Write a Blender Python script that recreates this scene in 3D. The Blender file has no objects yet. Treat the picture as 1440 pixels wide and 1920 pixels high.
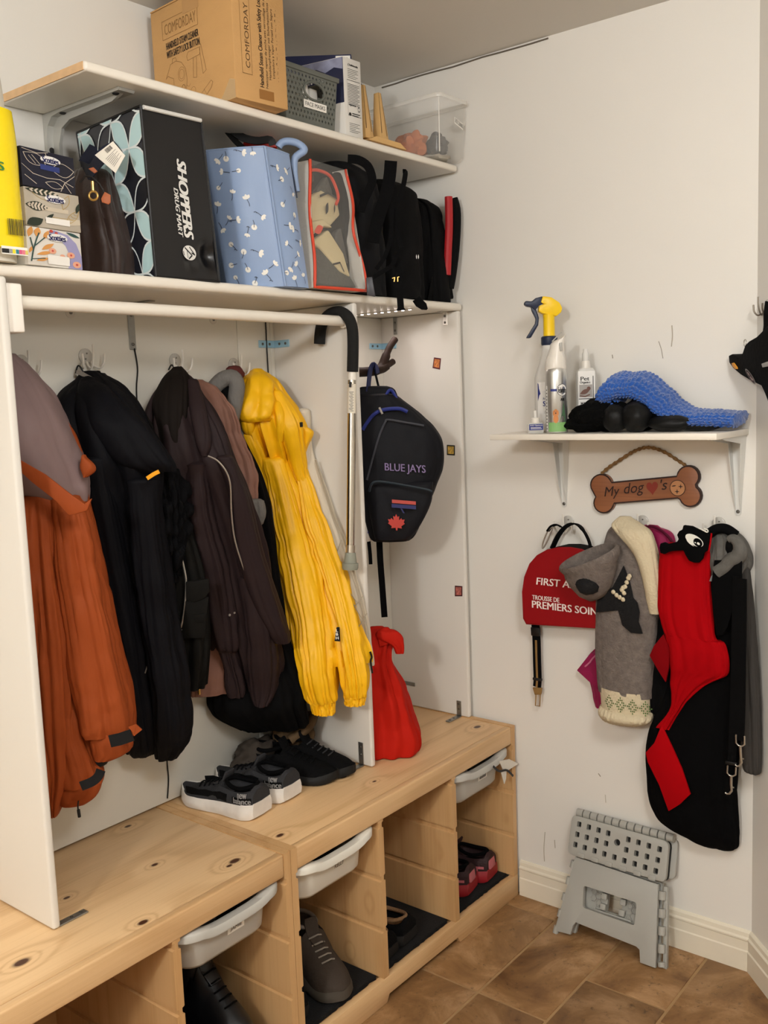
# A hallway mudroom: pine shoe benches, a white coat wardrobe, shelves of bags, and pet things on the right wall.
# Metres; X runs along the benches, Y into the back wall (y=0), Z up. The right wall is x=0.014.
import bpy, bmesh, math, random
from mathutils import Vector as V, Matrix, noise

S = bpy.context.scene
COL = S.collection
random.seed(7)

# ---------------------------------------------------------------- camera
cam_d = bpy.data.cameras.new('camera'); cam = bpy.data.objects.new('camera', cam_d); COL.objects.link(cam)
cam.location = (-2.3172, -1.851, 1.4859); cam.rotation_euler = (1.4488, 0.038, -0.8978)
cam_d.sensor_fit = 'HORIZONTAL'; cam_d.sensor_width = 36; cam_d.lens = 1803.11 / 1440 * 36; cam_d.clip_start = 0.02
S.camera = cam

# ---------------------------------------------------------------- world, lamps, exposure
wd = bpy.data.worlds.new('world'); S.world = wd; wd.use_nodes = True
wd.node_tree.nodes['Background'].inputs[0].default_value = (0.9, 0.85, 0.78, 1)
wd.node_tree.nodes['Background'].inputs[1].default_value = 0.05

def lamp(name, kind, loc, power, col, size=0.1, rot=(0, 0, 0)):
    d = bpy.data.lights.new(name, kind); d.energy = power; d.color = col
    if kind == 'AREA': d.shape = 'DISK'; d.size = size
    else: d.shadow_soft_size = size
    o = bpy.data.objects.new(name, d); COL.objects.link(o); o.location = loc; o.rotation_euler = rot
    return o
lamp('ceiling_bulb', 'POINT', (-3.85, -1.62, 2.17), 96, (1.0, 0.995, 0.985), 0.12)
lamp('fill_light', 'POINT', (-1.75, -2.05, 2.22), 50, (1.0, 0.995, 0.985), 0.2)  # added fill light, no known fitting at this spot

S.view_settings.view_transform = 'Standard'; S.view_settings.look = 'None'
S.view_settings.gamma = 1; S.view_settings.use_curve_mapping = False; S.view_settings.exposure = 0.06
S.cycles.max_bounces = 8; S.cycles.diffuse_bounces = 5; S.cycles.transparent_max_bounces = 16

# ---------------------------------------------------------------- materials
def lin(c):
    if isinstance(c, str): c = [int(c[i:i + 2], 16) / 255 for i in (0, 2, 4)]
    return tuple(x / 12.92 if x <= .04045 else ((x + .055) / 1.055) ** 2.4 for x in c) + (1,)
MATS = {}
def mat(name, col, rough=.6, bump=0, bscale=40, var=0, vscale=6, metal=0, sheen=0, trans=0, alpha=1, emit=0, spec=.5, coat=0, stretch=(1, 1, 1), weave=0, ior=1.45, rand=0, dist=.004):
    if name in MATS: return MATS[name]
    m = bpy.data.materials.new(name); m.use_nodes = True; MATS[name] = m
    nt = m.node_tree; N = nt.nodes; Lk = nt.links; b = N['Principled BSDF']
    c = lin(col); b.inputs['Base Color'].default_value = c; b.inputs['Roughness'].default_value = rough
    b.inputs['Metallic'].default_value = metal; b.inputs['Specular IOR Level'].default_value = spec; b.inputs['IOR'].default_value = ior
    if sheen: b.inputs['Sheen Weight'].default_value = sheen; b.inputs['Sheen Roughness'].default_value = .5
    if trans: b.inputs['Transmission Weight'].default_value = trans
    if coat: b.inputs['Coat Weight'].default_value = coat; b.inputs['Coat Roughness'].default_value = .15
    if alpha < 1: b.inputs['Alpha'].default_value = alpha
    if emit: b.inputs['Emission Color'].default_value = c; b.inputs['Emission Strength'].default_value = emit
    if bump or var or weave or rand:
        tc = N.new('ShaderNodeTexCoord'); mp = N.new('ShaderNodeMapping'); mp.inputs['Scale'].default_value = stretch
        Lk.new(tc.outputs['Object'], mp.inputs[0])
    last = None
    if var or rand:
        n = N.new('ShaderNodeTexNoise'); n.inputs['Scale'].default_value = vscale; n.inputs['Detail'].default_value = 4; Lk.new(mp.outputs[0], n.inputs[0])
        hs = N.new('ShaderNodeHueSaturation'); hs.inputs['Color'].default_value = c
        mr = N.new('ShaderNodeMapRange'); mr.inputs[1].default_value = .25; mr.inputs[2].default_value = .75; mr.inputs[3].default_value = 1 - var; mr.inputs[4].default_value = 1 + var
        Lk.new(n.outputs[0], mr.inputs[0])
        src = mr.outputs[0]
        if rand:
            oi = N.new('ShaderNodeObjectInfo'); m2 = N.new('ShaderNodeMapRange'); m2.inputs[3].default_value = 1 - rand; m2.inputs[4].default_value = 1 + rand
            Lk.new(oi.outputs['Random'], m2.inputs[0]); mu = N.new('ShaderNodeMath'); mu.operation = 'MULTIPLY'
            Lk.new(src, mu.inputs[0]); Lk.new(m2.outputs[0], mu.inputs[1]); src = mu.outputs[0]
        Lk.new(src, hs.inputs['Value']); Lk.new(hs.outputs[0], b.inputs['Base Color'])
    if bump:
        n = N.new('ShaderNodeTexNoise'); n.inputs['Scale'].default_value = bscale; n.inputs['Detail'].default_value = 5; Lk.new(mp.outputs[0], n.inputs[0])
        bp = N.new('ShaderNodeBump'); bp.inputs['Strength'].default_value = bump; bp.inputs['Distance'].default_value = dist
        Lk.new(n.outputs[0], bp.inputs['Height']); last = bp
    if weave:
        w = N.new('ShaderNodeTexVoronoi'); w.inputs['Scale'].default_value = weave; Lk.new(mp.outputs[0], w.inputs[0])
        bp = N.new('ShaderNodeBump'); bp.inputs['Strength'].default_value = .6; bp.inputs['Distance'].default_value = .25 / weave
        bp.invert = True; Lk.new(w.outputs[0], bp.inputs['Height'])
        if last: Lk.new(last.outputs[0], bp.inputs['Normal'])
        last = bp
    if last: Lk.new(last.outputs[0], b.inputs['Normal'])
    return m

def pine(name, col, knots=(), axis=0, seed=0.0, dark='a8773f', rough=.45):
    """Straight-grained pine: growth bands along `axis`, with knots given as (x, y, z, radius)."""
    m = bpy.data.materials.new(name); m.use_nodes = True
    nt = m.node_tree; N = nt.nodes; Lk = nt.links; b = N['Principled BSDF']; b.inputs['Roughness'].default_value = rough
    def nd(t, **k):
        n = N.new(t)
        for a, v in k.items(): setattr(n, a, v)
        return n
    def math_(op, a, bb=None, c=None):
        n = nd('ShaderNodeMath', operation=op)
        for i, v in enumerate((a, bb, c)):
            if v is None: continue
            if isinstance(v, (int, float)): n.inputs[i].default_value = v
            else: Lk.new(v, n.inputs[i])
        return n.outputs[0]
    tc = nd('ShaderNodeTexCoord'); geo = nd('ShaderNodeNewGeometry')
    pos = geo.outputs['Position']
    warp = None; dk = None
    for (kx, ky, kz, kr) in knots:
        kr *= .6
        vs = nd('ShaderNodeVectorMath', operation='SUBTRACT'); Lk.new(pos, vs.inputs[0]); vs.inputs[1].default_value = (kx, ky, kz)
        ms = nd('ShaderNodeVectorMath', operation='MULTIPLY'); Lk.new(vs.outputs[0], ms.inputs[0])
        sc = [1 / kr, 1 / kr, 1 / kr]; sc[axis] *= .62; ms.inputs[1].default_value = sc
        le = nd('ShaderNodeVectorMath', operation='LENGTH'); Lk.new(ms.outputs[0], le.inputs[0]); d = le.outputs['Value']
        g = math_('DIVIDE', 1.0, math_('ADD', 1.0, math_('MULTIPLY', math_('MULTIPLY', d, d), .22)))
        warp = g if warp is None else math_('ADD', warp, g)
        mr = nd('ShaderNodeMapRange'); mr.inputs[1].default_value = .75; mr.inputs[2].default_value = 1.25; mr.inputs[3].default_value = 1; mr.inputs[4].default_value = 0
        Lk.new(d, mr.inputs[0]); dk = mr.outputs[0] if dk is None else math_('MAXIMUM', dk, mr.outputs[0])
    mp = nd('ShaderNodeMapping'); s = [5, 5, 5]; s[axis] = .55; mp.inputs['Scale'].default_value = s; mp.inputs['Location'].default_value = (seed, seed * 1.7, seed * .6); Lk.new(pos, mp.inputs[0])
    n1 = nd('ShaderNodeTexNoise'); n1.inputs['Scale'].default_value = 1.1; n1.inputs['Detail'].default_value = 2; Lk.new(mp.outputs[0], n1.inputs[0])
    ph = math_('MULTIPLY', n1.outputs[0], 15.0)
    if warp is not None: ph = math_('ADD', ph, math_('MULTIPLY', warp, 9.0))
    band = math_('ADD', math_('MULTIPLY', math_('SINE', math_('MULTIPLY', ph, 2.2)), .5), .5)
    band = math_('POWER', band, 2.5)
    mp2 = nd('ShaderNodeMapping'); s2 = [160, 160, 160]; s2[axis] = 4; mp2.inputs['Scale'].default_value = s2; Lk.new(pos, mp2.inputs[0])
    n2 = nd('ShaderNodeTexNoise'); n2.inputs['Scale'].default_value = 1; n2.inputs['Detail'].default_value = 3; Lk.new(mp2.outputs[0], n2.inputs[0])
    fac = math_('ADD', math_('MULTIPLY', band, .30), math_('MULTIPLY', math_('SUBTRACT', n2.outputs[0], .5), .55))
    fac = nd('ShaderNodeClamp'); 
    f0 = math_('ADD', math_('MULTIPLY', band, .30), math_('MULTIPLY', math_('SUBTRACT', n2.outputs[0], .5), .55)); Lk.new(f0, fac.inputs[0])
    mx = nd('ShaderNodeMix', data_type='RGBA'); mx.inputs['A'].default_value = lin(col); mx.inputs['B'].default_value = lin(dark); Lk.new(fac.outputs[0], mx.inputs['Factor'])
    out = mx.outputs['Result']
    if dk is not None:
        m2 = nd('ShaderNodeMix', data_type='RGBA'); m2.inputs['B'].default_value = lin('4a2a1a'); Lk.new(dk, m2.inputs['Factor']); Lk.new(out, m2.inputs['A']); out = m2.outputs['Result']
    Lk.new(out, b.inputs['Base Color'])
    bp = nd('ShaderNodeBump'); bp.inputs['Strength'].default_value = .25; bp.inputs['Distance'].default_value = .002; Lk.new(n2.outputs[0], bp.inputs['Height']); Lk.new(bp.outputs[0], b.inputs['Normal'])
    return m

# ---------------------------------------------------------------- mesh building
def frame(o, u, v):
    """matrix taking (a, b, c) to o + a*u + b*v + c*n for unit u, v"""
    u = V(u).normalized(); v = V(v); v = (v - u * v.dot(u)).normalized(); n = u.cross(v)
    return Matrix(((u.x, v.x, n.x, o[0]), (u.y, v.y, n.y, o[1]), (u.z, v.z, n.z, o[2]), (0, 0, 0, 1)))

class MB:
    def __init__(s): s.v = []; s.f = []
    def add(s, vs, fs, M=None):
        k = len(s.v); s.v += [tuple(M @ V(p)) if M else tuple(p) for p in vs]; s.f += [tuple(i + k for i in f) for f in fs]; return s
    def box(s, x0, x1, y0, y1, z0, z1, M=None):
        return s.add([(x, y, z) for z in (z0, z1) for y in (y0, y1) for x in (x0, x1)], [(0, 2, 3, 1), (4, 5, 7, 6), (0, 1, 5, 4), (2, 6, 7, 3), (0, 4, 6, 2), (1, 3, 7, 5)], M)
    def hexa(s, p):  # 8 corners: bottom loop 0-3, top loop 4-7
        return s.add(p, [(3, 2, 1, 0), (4, 5, 6, 7), (0, 1, 5, 4), (1, 2, 6, 5), (2, 3, 7, 6), (3, 0, 4, 7)])
    def rings(s, R, cap0=True, cap1=True, M=None, closed=True):
        n = len(R[0]); k = len(s.v)
        for r in R: s.v += [tuple(M @ V(p)) if M else tuple(p) for p in r]
        for i in range(len(R) - 1):
            for j in range(n if closed else n - 1):
                a = k + i * n + j; b = k + i * n + (j + 1) % n; s.f.append((a, b, b + n, a + n))
        if cap0: s.f.append(tuple(k + j for j in reversed(range(n))))
        if cap1: s.f.append(tuple(k + (len(R) - 1) * n + j for j in range(n)))
        return s
    def tube(s, path, r, n=8, caps=True, flat=1.0, up=None, M=None):
        P = [V(p) for p in path]; R = []; u = V(up) if up else None
        for i, p in enumerate(P):
            t = (P[min(i + 1, len(P) - 1)] - P[max(i - 1, 0)]).normalized()
            if u is None: u = t.orthogonal()
            u = (u - t * u.dot(t)); u = u.normalized() if u.length > 1e-6 else t.orthogonal().normalized()
            w = t.cross(u); rr = r[i] if isinstance(r, (list, tuple)) else r
            R.append([p + u * (rr * flat * math.cos(a)) + w * (rr * math.sin(a)) for a in [2 * math.pi * j / n for j in range(n)]])
        return s.rings(R, caps, caps, M)
    def strap(s, path, width, thick, wdir, M=None):
        """a flat band along path, its width along wdir"""
        P = [V(p) for p in path]; w0 = V(wdir).normalized(); R = []
        for i, p in enumerate(P):
            t = (P[min(i + 1, len(P) - 1)] - P[max(i - 1, 0)]).normalized(); w = (w0 - t * w0.dot(t)).normalized(); n = t.cross(w)
            h = (width[i] if isinstance(width, (list, tuple)) else width) / 2
            R.append([p + w * h + n * thick / 2, p - w * h + n * thick / 2, p - w * h - n * thick / 2, p + w * h - n * thick / 2])
        return s.rings(R, M=M)
    def lathe(s, prof, n=24, M=None, cap0=True, cap1=True):
        return s.rings([[(r * math.cos(2 * math.pi * j / n), r * math.sin(2 * math.pi * j / n), z) for j in range(n)] for r, z in prof], cap0, cap1, M)
    def prism(s, poly, M, h0=0.0, h1=.01):
        """polygon in the frame's a,b plane, extruded from c=h0 to c=h1"""
        n = len(poly); A = sum(poly[i][0] * poly[(i + 1) % n][1] - poly[(i + 1) % n][0] * poly[i][1] for i in range(n))
        if A < 0: poly = poly[::-1]
        return s.rings([[(a, b, h0) for a, b in poly], [(a, b, h1) for a, b in poly]], M=M)
    def grid(s, fn, nu, nv):
        k = len(s.v)
        for j in range(nv + 1):
            for i in range(nu + 1): s.v.append(tuple(fn(i / nu, j / nv)))
        for j in range(nv):
            for i in range(nu):
                a = k + j * (nu + 1) + i; s.f.append((a, a + 1, a + nu + 2, a + nu + 1))
        return s

WM = {}
def root(name, label, cat, loc=(0, 0, 0), group=None, M=None):
    o = bpy.data.objects.new(name, None); COL.objects.link(o); o.empty_display_size = .05
    o.matrix_basis = M if M else Matrix.Translation(loc); WM[o.name] = o.matrix_basis.copy()
    o['label'] = label; o['category'] = cat
    if group: o['group'] = group
    return o
def obj(name, mb, m, parent=None, smooth=35, bevel=0, seg=2, label=None, cat=None, group=None, kind=None, local=False, sub=0, solid=0, loc=None):
    """link one mesh; vertices are in world space unless local (then in the parent's space)"""
    if isinstance(mb, tuple): vs, fs = mb
    else: vs, fs = mb.v, mb.f
    me = bpy.data.meshes.new(name)
    base = Matrix.Identity(4)
    if parent is not None: base = WM[parent.name]
    elif loc: base = Matrix.Translation(loc)
    if not local:
        inv = base.inverted(); vs = [tuple(inv @ V(p)) for p in vs]
    me.from_pydata(vs, [], fs)
    bm = bmesh.new(); bm.from_mesh(me)
    bmesh.ops.remove_doubles(bm, verts=bm.verts, dist=1e-6)
    if bevel:
        es = [e for e in bm.edges if len(e.link_faces) == 2 and e.calc_face_angle(0) > .6]
        bmesh.ops.bevel(bm, geom=es, offset=bevel, segments=seg, affect='EDGES', clamp_overlap=True, profile=.5)
    bmesh.ops.recalc_face_normals(bm, faces=bm.faces)
    if smooth:
        a = math.radians(smooth)
        for f in bm.faces: f.smooth = True
        for e in bm.edges: e.smooth = len(e.link_faces) == 2 and e.calc_face_angle(0) < a
    bm.to_mesh(me); bm.free()
    me.materials.append(m)
    o = bpy.data.objects.new(name, me); COL.objects.link(o)
    if parent is not None: o.parent = parent; WM[o.name] = base
    elif loc: o.location = loc; WM[o.name] = base
    else: WM[o.name] = Matrix.Identity(4)
    if label: o['label'] = label
    if cat: o['category'] = cat
    if group: o['group'] = group
    if kind: o['kind'] = kind
    if solid: md = o.modifiers.new('solid', 'SOLIDIFY'); md.thickness = solid; md.offset = 0
    if sub: md = o.modifiers.new('sub', 'SUBSURF'); md.levels = md.render_levels = sub
    return o
def copy_tree(o, parent=None):
    c = o.copy(); COL.objects.link(c); WM[c.name] = WM[o.name]
    if parent is not None: c.parent = parent
    for ch in list(o.children): copy_tree(ch, c)
    return c
def T(*p): return Matrix.Translation(p)
def RZ(a): return Matrix.Rotation(a, 4, 'Z')
def RX(a): return Matrix.Rotation(a, 4, 'X')
def RY(a): return Matrix.Rotation(a, 4, 'Y')

def spline(pts, n):
    """smooth resampling (Catmull-Rom) of a list of equal-length tuples to n samples"""
    P = [tuple(map(float, p)) for p in pts]; m = len(P) - 1; out = []
    for i in range(n):
        t = i / (n - 1) * m; k = min(int(t), m - 1); f = t - k
        p0, p1, p2, p3 = P[max(k - 1, 0)], P[k], P[k + 1], P[min(k + 2, m)]
        out.append(tuple(.5 * (2 * b + (c - a) * f + (2 * a - 5 * b + 4 * c - d) * f * f + (3 * b - a - 3 * c + d) * f ** 3) for a, b, c, d in zip(p0, p1, p2, p3)))
    return out
RH = V((.6237, -.7817, 0)); FH = V((.7817, .6237, 0))     # across and into the corner
WALLX = (V((0, -1, 0)), V((1, 0, 0)))                      # along the right wall, into it
WALLY = (V((1, 0, 0)), V((0, 1, 0)))
def cloth(rows, n=112, m=72, amp=.006, k=9, seed=1, ax=(RH, FH), ex=2.3, wr=.003, top=1, hem=.5, ramp=.25, twist=.6, zw=9, mb=None):
    """a hanging garment: cross-sections (x, y, z, half width, half depth) from top to bottom, with gathers and wrinkles"""
    u, nn = ax; rs = spline(rows, m); R = []; rnd = random.Random(seed); p1, p2, p3 = [rnd.uniform(0, 6.28) for _ in range(3)]
    for i, (x, y, z, w, d) in enumerate(rs):
        t = i / (m - 1); w = max(w, .004); d = max(d, .004); r = []
        g = min(1, t / ramp) if ramp else 1
        for j in range(n):
            a = 2 * math.pi * j / n; ca, sa = math.cos(a), math.sin(a)
            cx = math.copysign(abs(ca) ** (2 / ex), ca); sx = math.copysign(abs(sa) ** (2 / ex), sa)
            q = a + .35 * math.sin(2 * a + p3) 
            f = abs(math.cos(k * .5 * q + p1 + twist * t * 2 + .5 * math.sin(5 * t + p2))) * 1.0 - .6
            cx2, sx2 = ca * k * .22, sa * k * .22
            f += 1.5 * (min(.5, abs(noise.noise((cx2 + seed, sx2, z * 1.6 + t)) * 2.2)) - .25) + .8 * (min(.45, abs(noise.noise((cx2 * 2.1, sx2 * 2.1 + seed, z * 2.0)) * 2)) - .2)
            px, py, pz = x + u.x * w * cx + nn.x * d * sx, y + u.y * w * cx + nn.y * d * sx, z
            wn = (abs(noise.noise((px * zw * 1.5 + seed * 3.1 + pz * 4, py * zw * 1.5, pz * zw * 1.0))) - .22) * wr * 1.5 + (abs(noise.noise((px * 30 - pz * 9, py * 30 + seed, pz * 24))) - .2) * wr * .5
            dd = amp * g * f + wn
            lim = .45 * min(w, d); dd = max(-lim, min(lim, dd))
            nx = cx / w; ny = sx / d; ln = math.hypot(nx, ny) or 1
            r.append((px + (u.x * nx + nn.x * ny) / ln * dd, py + (u.y * nx + nn.y * ny) / ln * dd, pz + noise.noise((px * 11 + seed, py * 11, 0)) * .006 * (t if hem else 0)))
        R.append(r)
    def shrink(r, s, dz):
        c = [sum(p[q] for p in r) / len(r) for q in range(3)]
        return [(c[0] + (p[0] - c[0]) * s, c[1] + (p[1] - c[1]) * s, p[2] + dz) for p in r]
    if top: R = [shrink(R[0], .15, .006 * top), shrink(R[0], .7, .005 * top)] + R
    if hem: R = R + [shrink(R[-1], .93, .002), shrink(R[-1], .88, .03 * hem), shrink(R[-1], .2, .05 * hem)]
    mb = mb or MB(); return mb.rings(R)
def blob(c, r, n=20, m=14, seed=0, wr=.12, sc=3.0, M=None, flatz=None, mb=None):
    """a lumpy rounded mass with radii r"""
    R = []
    for i in range(m + 1):
        t = math.pi * i / m; ring = []
        for j in range(n):
            a = 2 * math.pi * j / n; d = V((math.sin(t) * math.cos(a), math.sin(t) * math.sin(a), -math.cos(t)))
            k = 1 + wr * noise.noise(d * sc + V((seed * 2.3, seed, -seed)))
            p = V((d.x * r[0] * k, d.y * r[1] * k, d.z * r[2] * k))
            if flatz is not None and p.z < flatz: p.z = flatz
            ring.append(V(c) + p if not M else M @ (V(c) + p))
        R.append(ring)
    mb = mb or MB(); return mb.rings(R)

# ---------------------------------------------------------------- flat print: 2-D shapes and lettering laid on real faces
def lens(p, q, w, n=7, bias=.5):
    p, q = V((p[0], p[1])), V((q[0], q[1])); d = q - p; nn = V((-d.y, d.x)).normalized()
    s = [math.sin(math.pi * (i / n) ** (math.log(.5) / math.log(bias) if bias != .5 else 1)) for i in range(n + 1)]
    a = [p + d * (i / n) + nn * w / 2 * s[i] for i in range(n + 1)]; b = [p + d * (i / n) - nn * w / 2 * s[i] for i in range(1, n)]
    return [tuple(x) for x in a] + [tuple(x) for x in reversed(b)]
def disc(c, r, n=14, ry=None): return [(c[0] + r * math.cos(2 * math.pi * i / n), c[1] + (ry or r) * math.sin(2 * math.pi * i / n)) for i in range(n)]
def rect(x0, x1, y0, y1): return [(x0, y0), (x1, y0), (x1, y1), (x0, y1)]
def strip(pts, w):
    P = [V((p[0], p[1])) for p in pts]; out = []
    for a, b in zip(P, P[1:]):
        d = b - a
        if d.length < 1e-7: continue
        d.normalize(); n = V((-d.y, d.x)) * w / 2; e = d * w * .3; out.append([tuple(a - e + n), tuple(b + e + n), tuple(b + e - n), tuple(a - e - n)])
    return out
def arc(c, r, a0, a1, n=12, ry=None): return [(c[0] + r * math.cos(a0 + (a1 - a0) * i / n), c[1] + (ry or r) * math.sin(a0 + (a1 - a0) * i / n)) for i in range(n + 1)]
def ink(polys, fn, mb=None):
    mb = mb or MB()
    for i, p in enumerate(polys):
        q = [V(fn(a, b)) for a, b in p]; n = V()
        for k in range(len(q)): n += (q[k] - q[0]).cross(q[(k + 1) % len(q)] - q[0])
        if n.length > 0: n = n.normalized() * (i % 10) * 2.5e-5
        mb.add([x + n for x in q], [tuple(range(len(p)))])
    return mb
_font = {}
def letters(txt, shear=0.0):
    key = (txt, shear)
    if key in _font: return _font[key]
    c = bpy.data.curves.new('lettering', 'FONT'); c.body = txt; c.size = 1; c.resolution_u = 3; c.shear = shear
    o = bpy.data.objects.new('lettering', c); COL.objects.link(o); dg = bpy.context.evaluated_depsgraph_get(); dg.update()
    me = bpy.data.meshes.new_from_object(o.evaluated_get(dg)); vs = [tuple(v.co) for v in me.vertices]; fs = [tuple(p.vertices) for p in me.polygons]
    bpy.data.objects.remove(o); bpy.data.curves.remove(c); bpy.data.meshes.remove(me)
    x0 = min(v[0] for v in vs); x1 = max(v[0] for v in vs); y0 = min(v[1] for v in vs); y1 = max(v[1] for v in vs)
    _font[key] = ([((v[0] - x0) / (x1 - x0), (v[1] - y0) / (y1 - y0)) for v in vs], fs); return _font[key]
def text(txt, fn, x0, x1, y0, y1, mb=None, shear=0.0, bold=0):
    """lettering filling the rectangle (x0..x1, y0..y1) of the surface map fn(a, b)"""
    vs, fs = letters(txt, shear); mb = mb or MB()
    p0 = V(fn(x0, y0)); n = (V(fn(x0 + (x1 - x0) * .1, y0)) - p0).cross(V(fn(x0, y0 + (y1 - y0) * .1)) - p0).normalized() * 4e-5
    for k, dx in enumerate((0,) if not bold else (-bold, bold, -bold / 2, bold / 2, 0)):
        mb.add([V(fn(x0 + (x1 - x0) * a + dx, y0 + (y1 - y0) * b)) + n * k for a, b in vs], fs)
    return mb
def on(M, c=.0006): return lambda a, b: M @ V((a, b, c))
def quadmap(p00, p10, p11, p01, off=.0008):
    """bilinear patch map from the unit square, lifted off the face"""
    p00, p10, p11, p01 = map(V, (p00, p10, p11, p01)); n = (p10 - p00).cross(p01 - p00).normalized() * off
    return lambda a, b: p00 * (1 - a) * (1 - b) + p10 * a * (1 - b) + p11 * a * b + p01 * (1 - a) * b + n
def barcode(x0, x1, y0, y1, seed=1, horizontal=False):
    r = random.Random(seed); out = []; x = x0
    while x < x1:
        w = r.choice((1, 1, 2, 3)) * (x1 - x0) / 60
        if x + w > x1: break
        out.append(rect(x, x + w, y0, y1)); x += w + r.choice((1, 1, 2)) * (x1 - x0) / 60
    return out

# ================================================================ materials
M_wall = mat('wall_paint', 'e4e1da', .55, bump=.08, bscale=220, var=.02, vscale=1.5, dist=.002)
M_ceil = mat('ceiling_paint', 'd6d3cc', .8, bump=.08, bscale=180, dist=.002)
M_trim = mat('trim_paint', 'e4dcc9', .35, bump=.05, bscale=60, var=.04, vscale=9, dist=.002)
M_white = mat('white_melamine', 'dcd8d0', .6, spec=.15, bump=.02, bscale=20, dist=.001)
M_whiteshelf = mat('white_shelf_foil', 'e8e2d6', .3)
M_backp = mat('hardboard_back', 'd9d6cc', .5)
M_grout = mat('grout', 'a8875f', .9, bump=.4, bscale=120)
M_zinc = mat('zinc', '9a9a96', .35, metal=.9, var=.1, vscale=40)
M_film = mat('blue_film_steel', '9cc3d6', .35, metal=.25)
M_screw = mat('screw_steel', '6f6c66', .4, metal=.8)
M_black = mat('black_plastic', '0d0d0d', .45)
M_paper = mat('label_paper', 'efece4', .6)
M_ink = mat('black_ink', '1b1a19', .6)
M_inkg = mat('grey_ink', '55524e', .6)
M_cord = mat('black_cord', '100f0f', .6)
M_clearhook = mat('clear_hook', 'f4f1ea', .12, trans=.55, ior=1.45)
M_hookw = mat('white_hook_plastic', 'ded9cf', .3)
M_raw = mat('raw_chipboard_edge', 'd8b184', .6, var=.08, vscale=50)
M_mat = mat('black_felt_mat', '0d0d0e', .95, bump=.6, bscale=300)

# travertine: brown mottling with pits
def travertine():
    m = bpy.data.materials.new('travertine'); m.use_nodes = True; nt = m.node_tree; N = nt.nodes; Lk = nt.links; b = N['Principled BSDF']
    tc = N.new('ShaderNodeTexCoord'); oi = N.new('ShaderNodeObjectInfo'); ad = N.new('ShaderNodeVectorMath'); ad.operation = 'ADD'
    geo = N.new('ShaderNodeNewGeometry'); sc = N.new('ShaderNodeVectorMath'); sc.operation = 'SCALE'; sc.inputs['Scale'].default_value = 9
    Lk.new(oi.outputs['Random'], sc.inputs[0]); Lk.new(geo.outputs['Position'], ad.inputs[0]); Lk.new(sc.outputs[0], ad.inputs[1])
    n1 = N.new('ShaderNodeTexNoise'); n1.inputs['Scale'].default_value = 5; n1.inputs['Detail'].default_value = 7; n1.inputs['Roughness'].default_value = .65; n1.inputs['Distortion'].default_value = .8; Lk.new(ad.outputs[0], n1.inputs[0])
    cr = N.new('ShaderNodeValToRGB'); e = cr.color_ramp.elements; e[0].position = .32; e[0].color = lin('6b4a2c'); e[1].position = .68; e[1].color = lin('b8926a')
    k = cr.color_ramp.elements.new(.5); k.color = lin('8f6a42'); Lk.new(n1.outputs[0], cr.inputs[0])
    n2 = N.new('ShaderNodeTexNoise'); n2.inputs['Scale'].default_value = 55; n2.inputs['Detail'].default_value = 5; n2.inputs['Roughness'].default_value = .7; Lk.new(ad.outputs[0], n2.inputs[0])
    r2 = N.new('ShaderNodeMapRange'); r2.inputs[1].default_value = .28; r2.inputs[2].default_value = .42; r2.inputs[3].default_value = .5; r2.inputs[4].default_value = 1; Lk.new(n2.outputs[0], r2.inputs[0])
    r3 = N.new('ShaderNodeMapRange'); r3.inputs[1].default_value = .64; r3.inputs[2].default_value = .74; r3.inputs[3].default_value = 1; r3.inputs[4].default_value = 1.3; Lk.new(n2.outputs[0], r3.inputs[0])
    mu = N.new('ShaderNodeMath'); mu.operation = 'MULTIPLY'; Lk.new(r2.outputs[0], mu.inputs[0]); Lk.new(r3.outputs[0], mu.inputs[1])
    m3 = N.new('ShaderNodeMapRange'); m3.inputs[3].default_value = .86; m3.inputs[4].default_value = 1.08; Lk.new(oi.outputs['Random'], m3.inputs[0])
    mv = N.new('ShaderNodeMath'); mv.operation = 'MULTIPLY'; Lk.new(mu.outputs[0], mv.inputs[0]); Lk.new(m3.outputs[0], mv.inputs[1])
    hs = N.new('ShaderNodeHueSaturation'); Lk.new(cr.outputs[0], hs.inputs['Color']); Lk.new(mv.outputs[0], hs.inputs['Value']); Lk.new(hs.outputs[0], b.inputs['Base Color'])
    b.inputs['Roughness'].default_value = .5
    bp = N.new('ShaderNodeBump'); bp.inputs['Strength'].default_value = .5; bp.inputs['Distance'].default_value = .002; Lk.new(mu.outputs[0], bp.inputs['Height']); Lk.new(bp.outputs[0], b.inputs['Normal'])
    return m
M_trav = travertine()

# ================================================================ the room
def struct(name, mb, m, parent=None, **k):
    o = obj(name, mb, m, parent, **k)
    if parent is None: o['kind'] = 'structure'
    return o
H = 2.387; XR = .014; C1 = (XR, -1.114); C2 = (-.66, -1.745)
floor = struct('floor', MB().box(-4.3, .1, -3.3, .1, -.05, -.003), M_grout)
tiles = []
def tile(x0, x1, y0, y1):
    g = .0035
    def ok(x, y): return x < XR + .3
    obj('tile', MB().box(x0 + g, min(x1 - g, .08), y0 + g, y1 - g, -.015, 0), M_trav, floor, bevel=.003, seg=2)
for x0, x1 in ((-.06, .1), (-.46, -.06), (-.86, -.46), (-1.26, -.86), (-1.66, -1.26), (-2.06, -1.66)): tile(x0, x1, -.598, -.19)
for x0, x1 in ((-.46, .1), (-.86, -.46), (-1.26, -.86), (-1.66, -1.26)): tile(x0, x1, -.79, -.598)
for x0, x1 in ((-.26, .1), (-.66, -.26), (-1.06, -.66), (-1.46, -1.06)): tile(x0, x1, -1.004, -.79)
for x0, x1 in ((-.31, .1), (-.71, -.31), (-1.11, -.71), (-1.51, -1.11)): tile(x0, x1, -1.41, -1.004)
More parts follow.
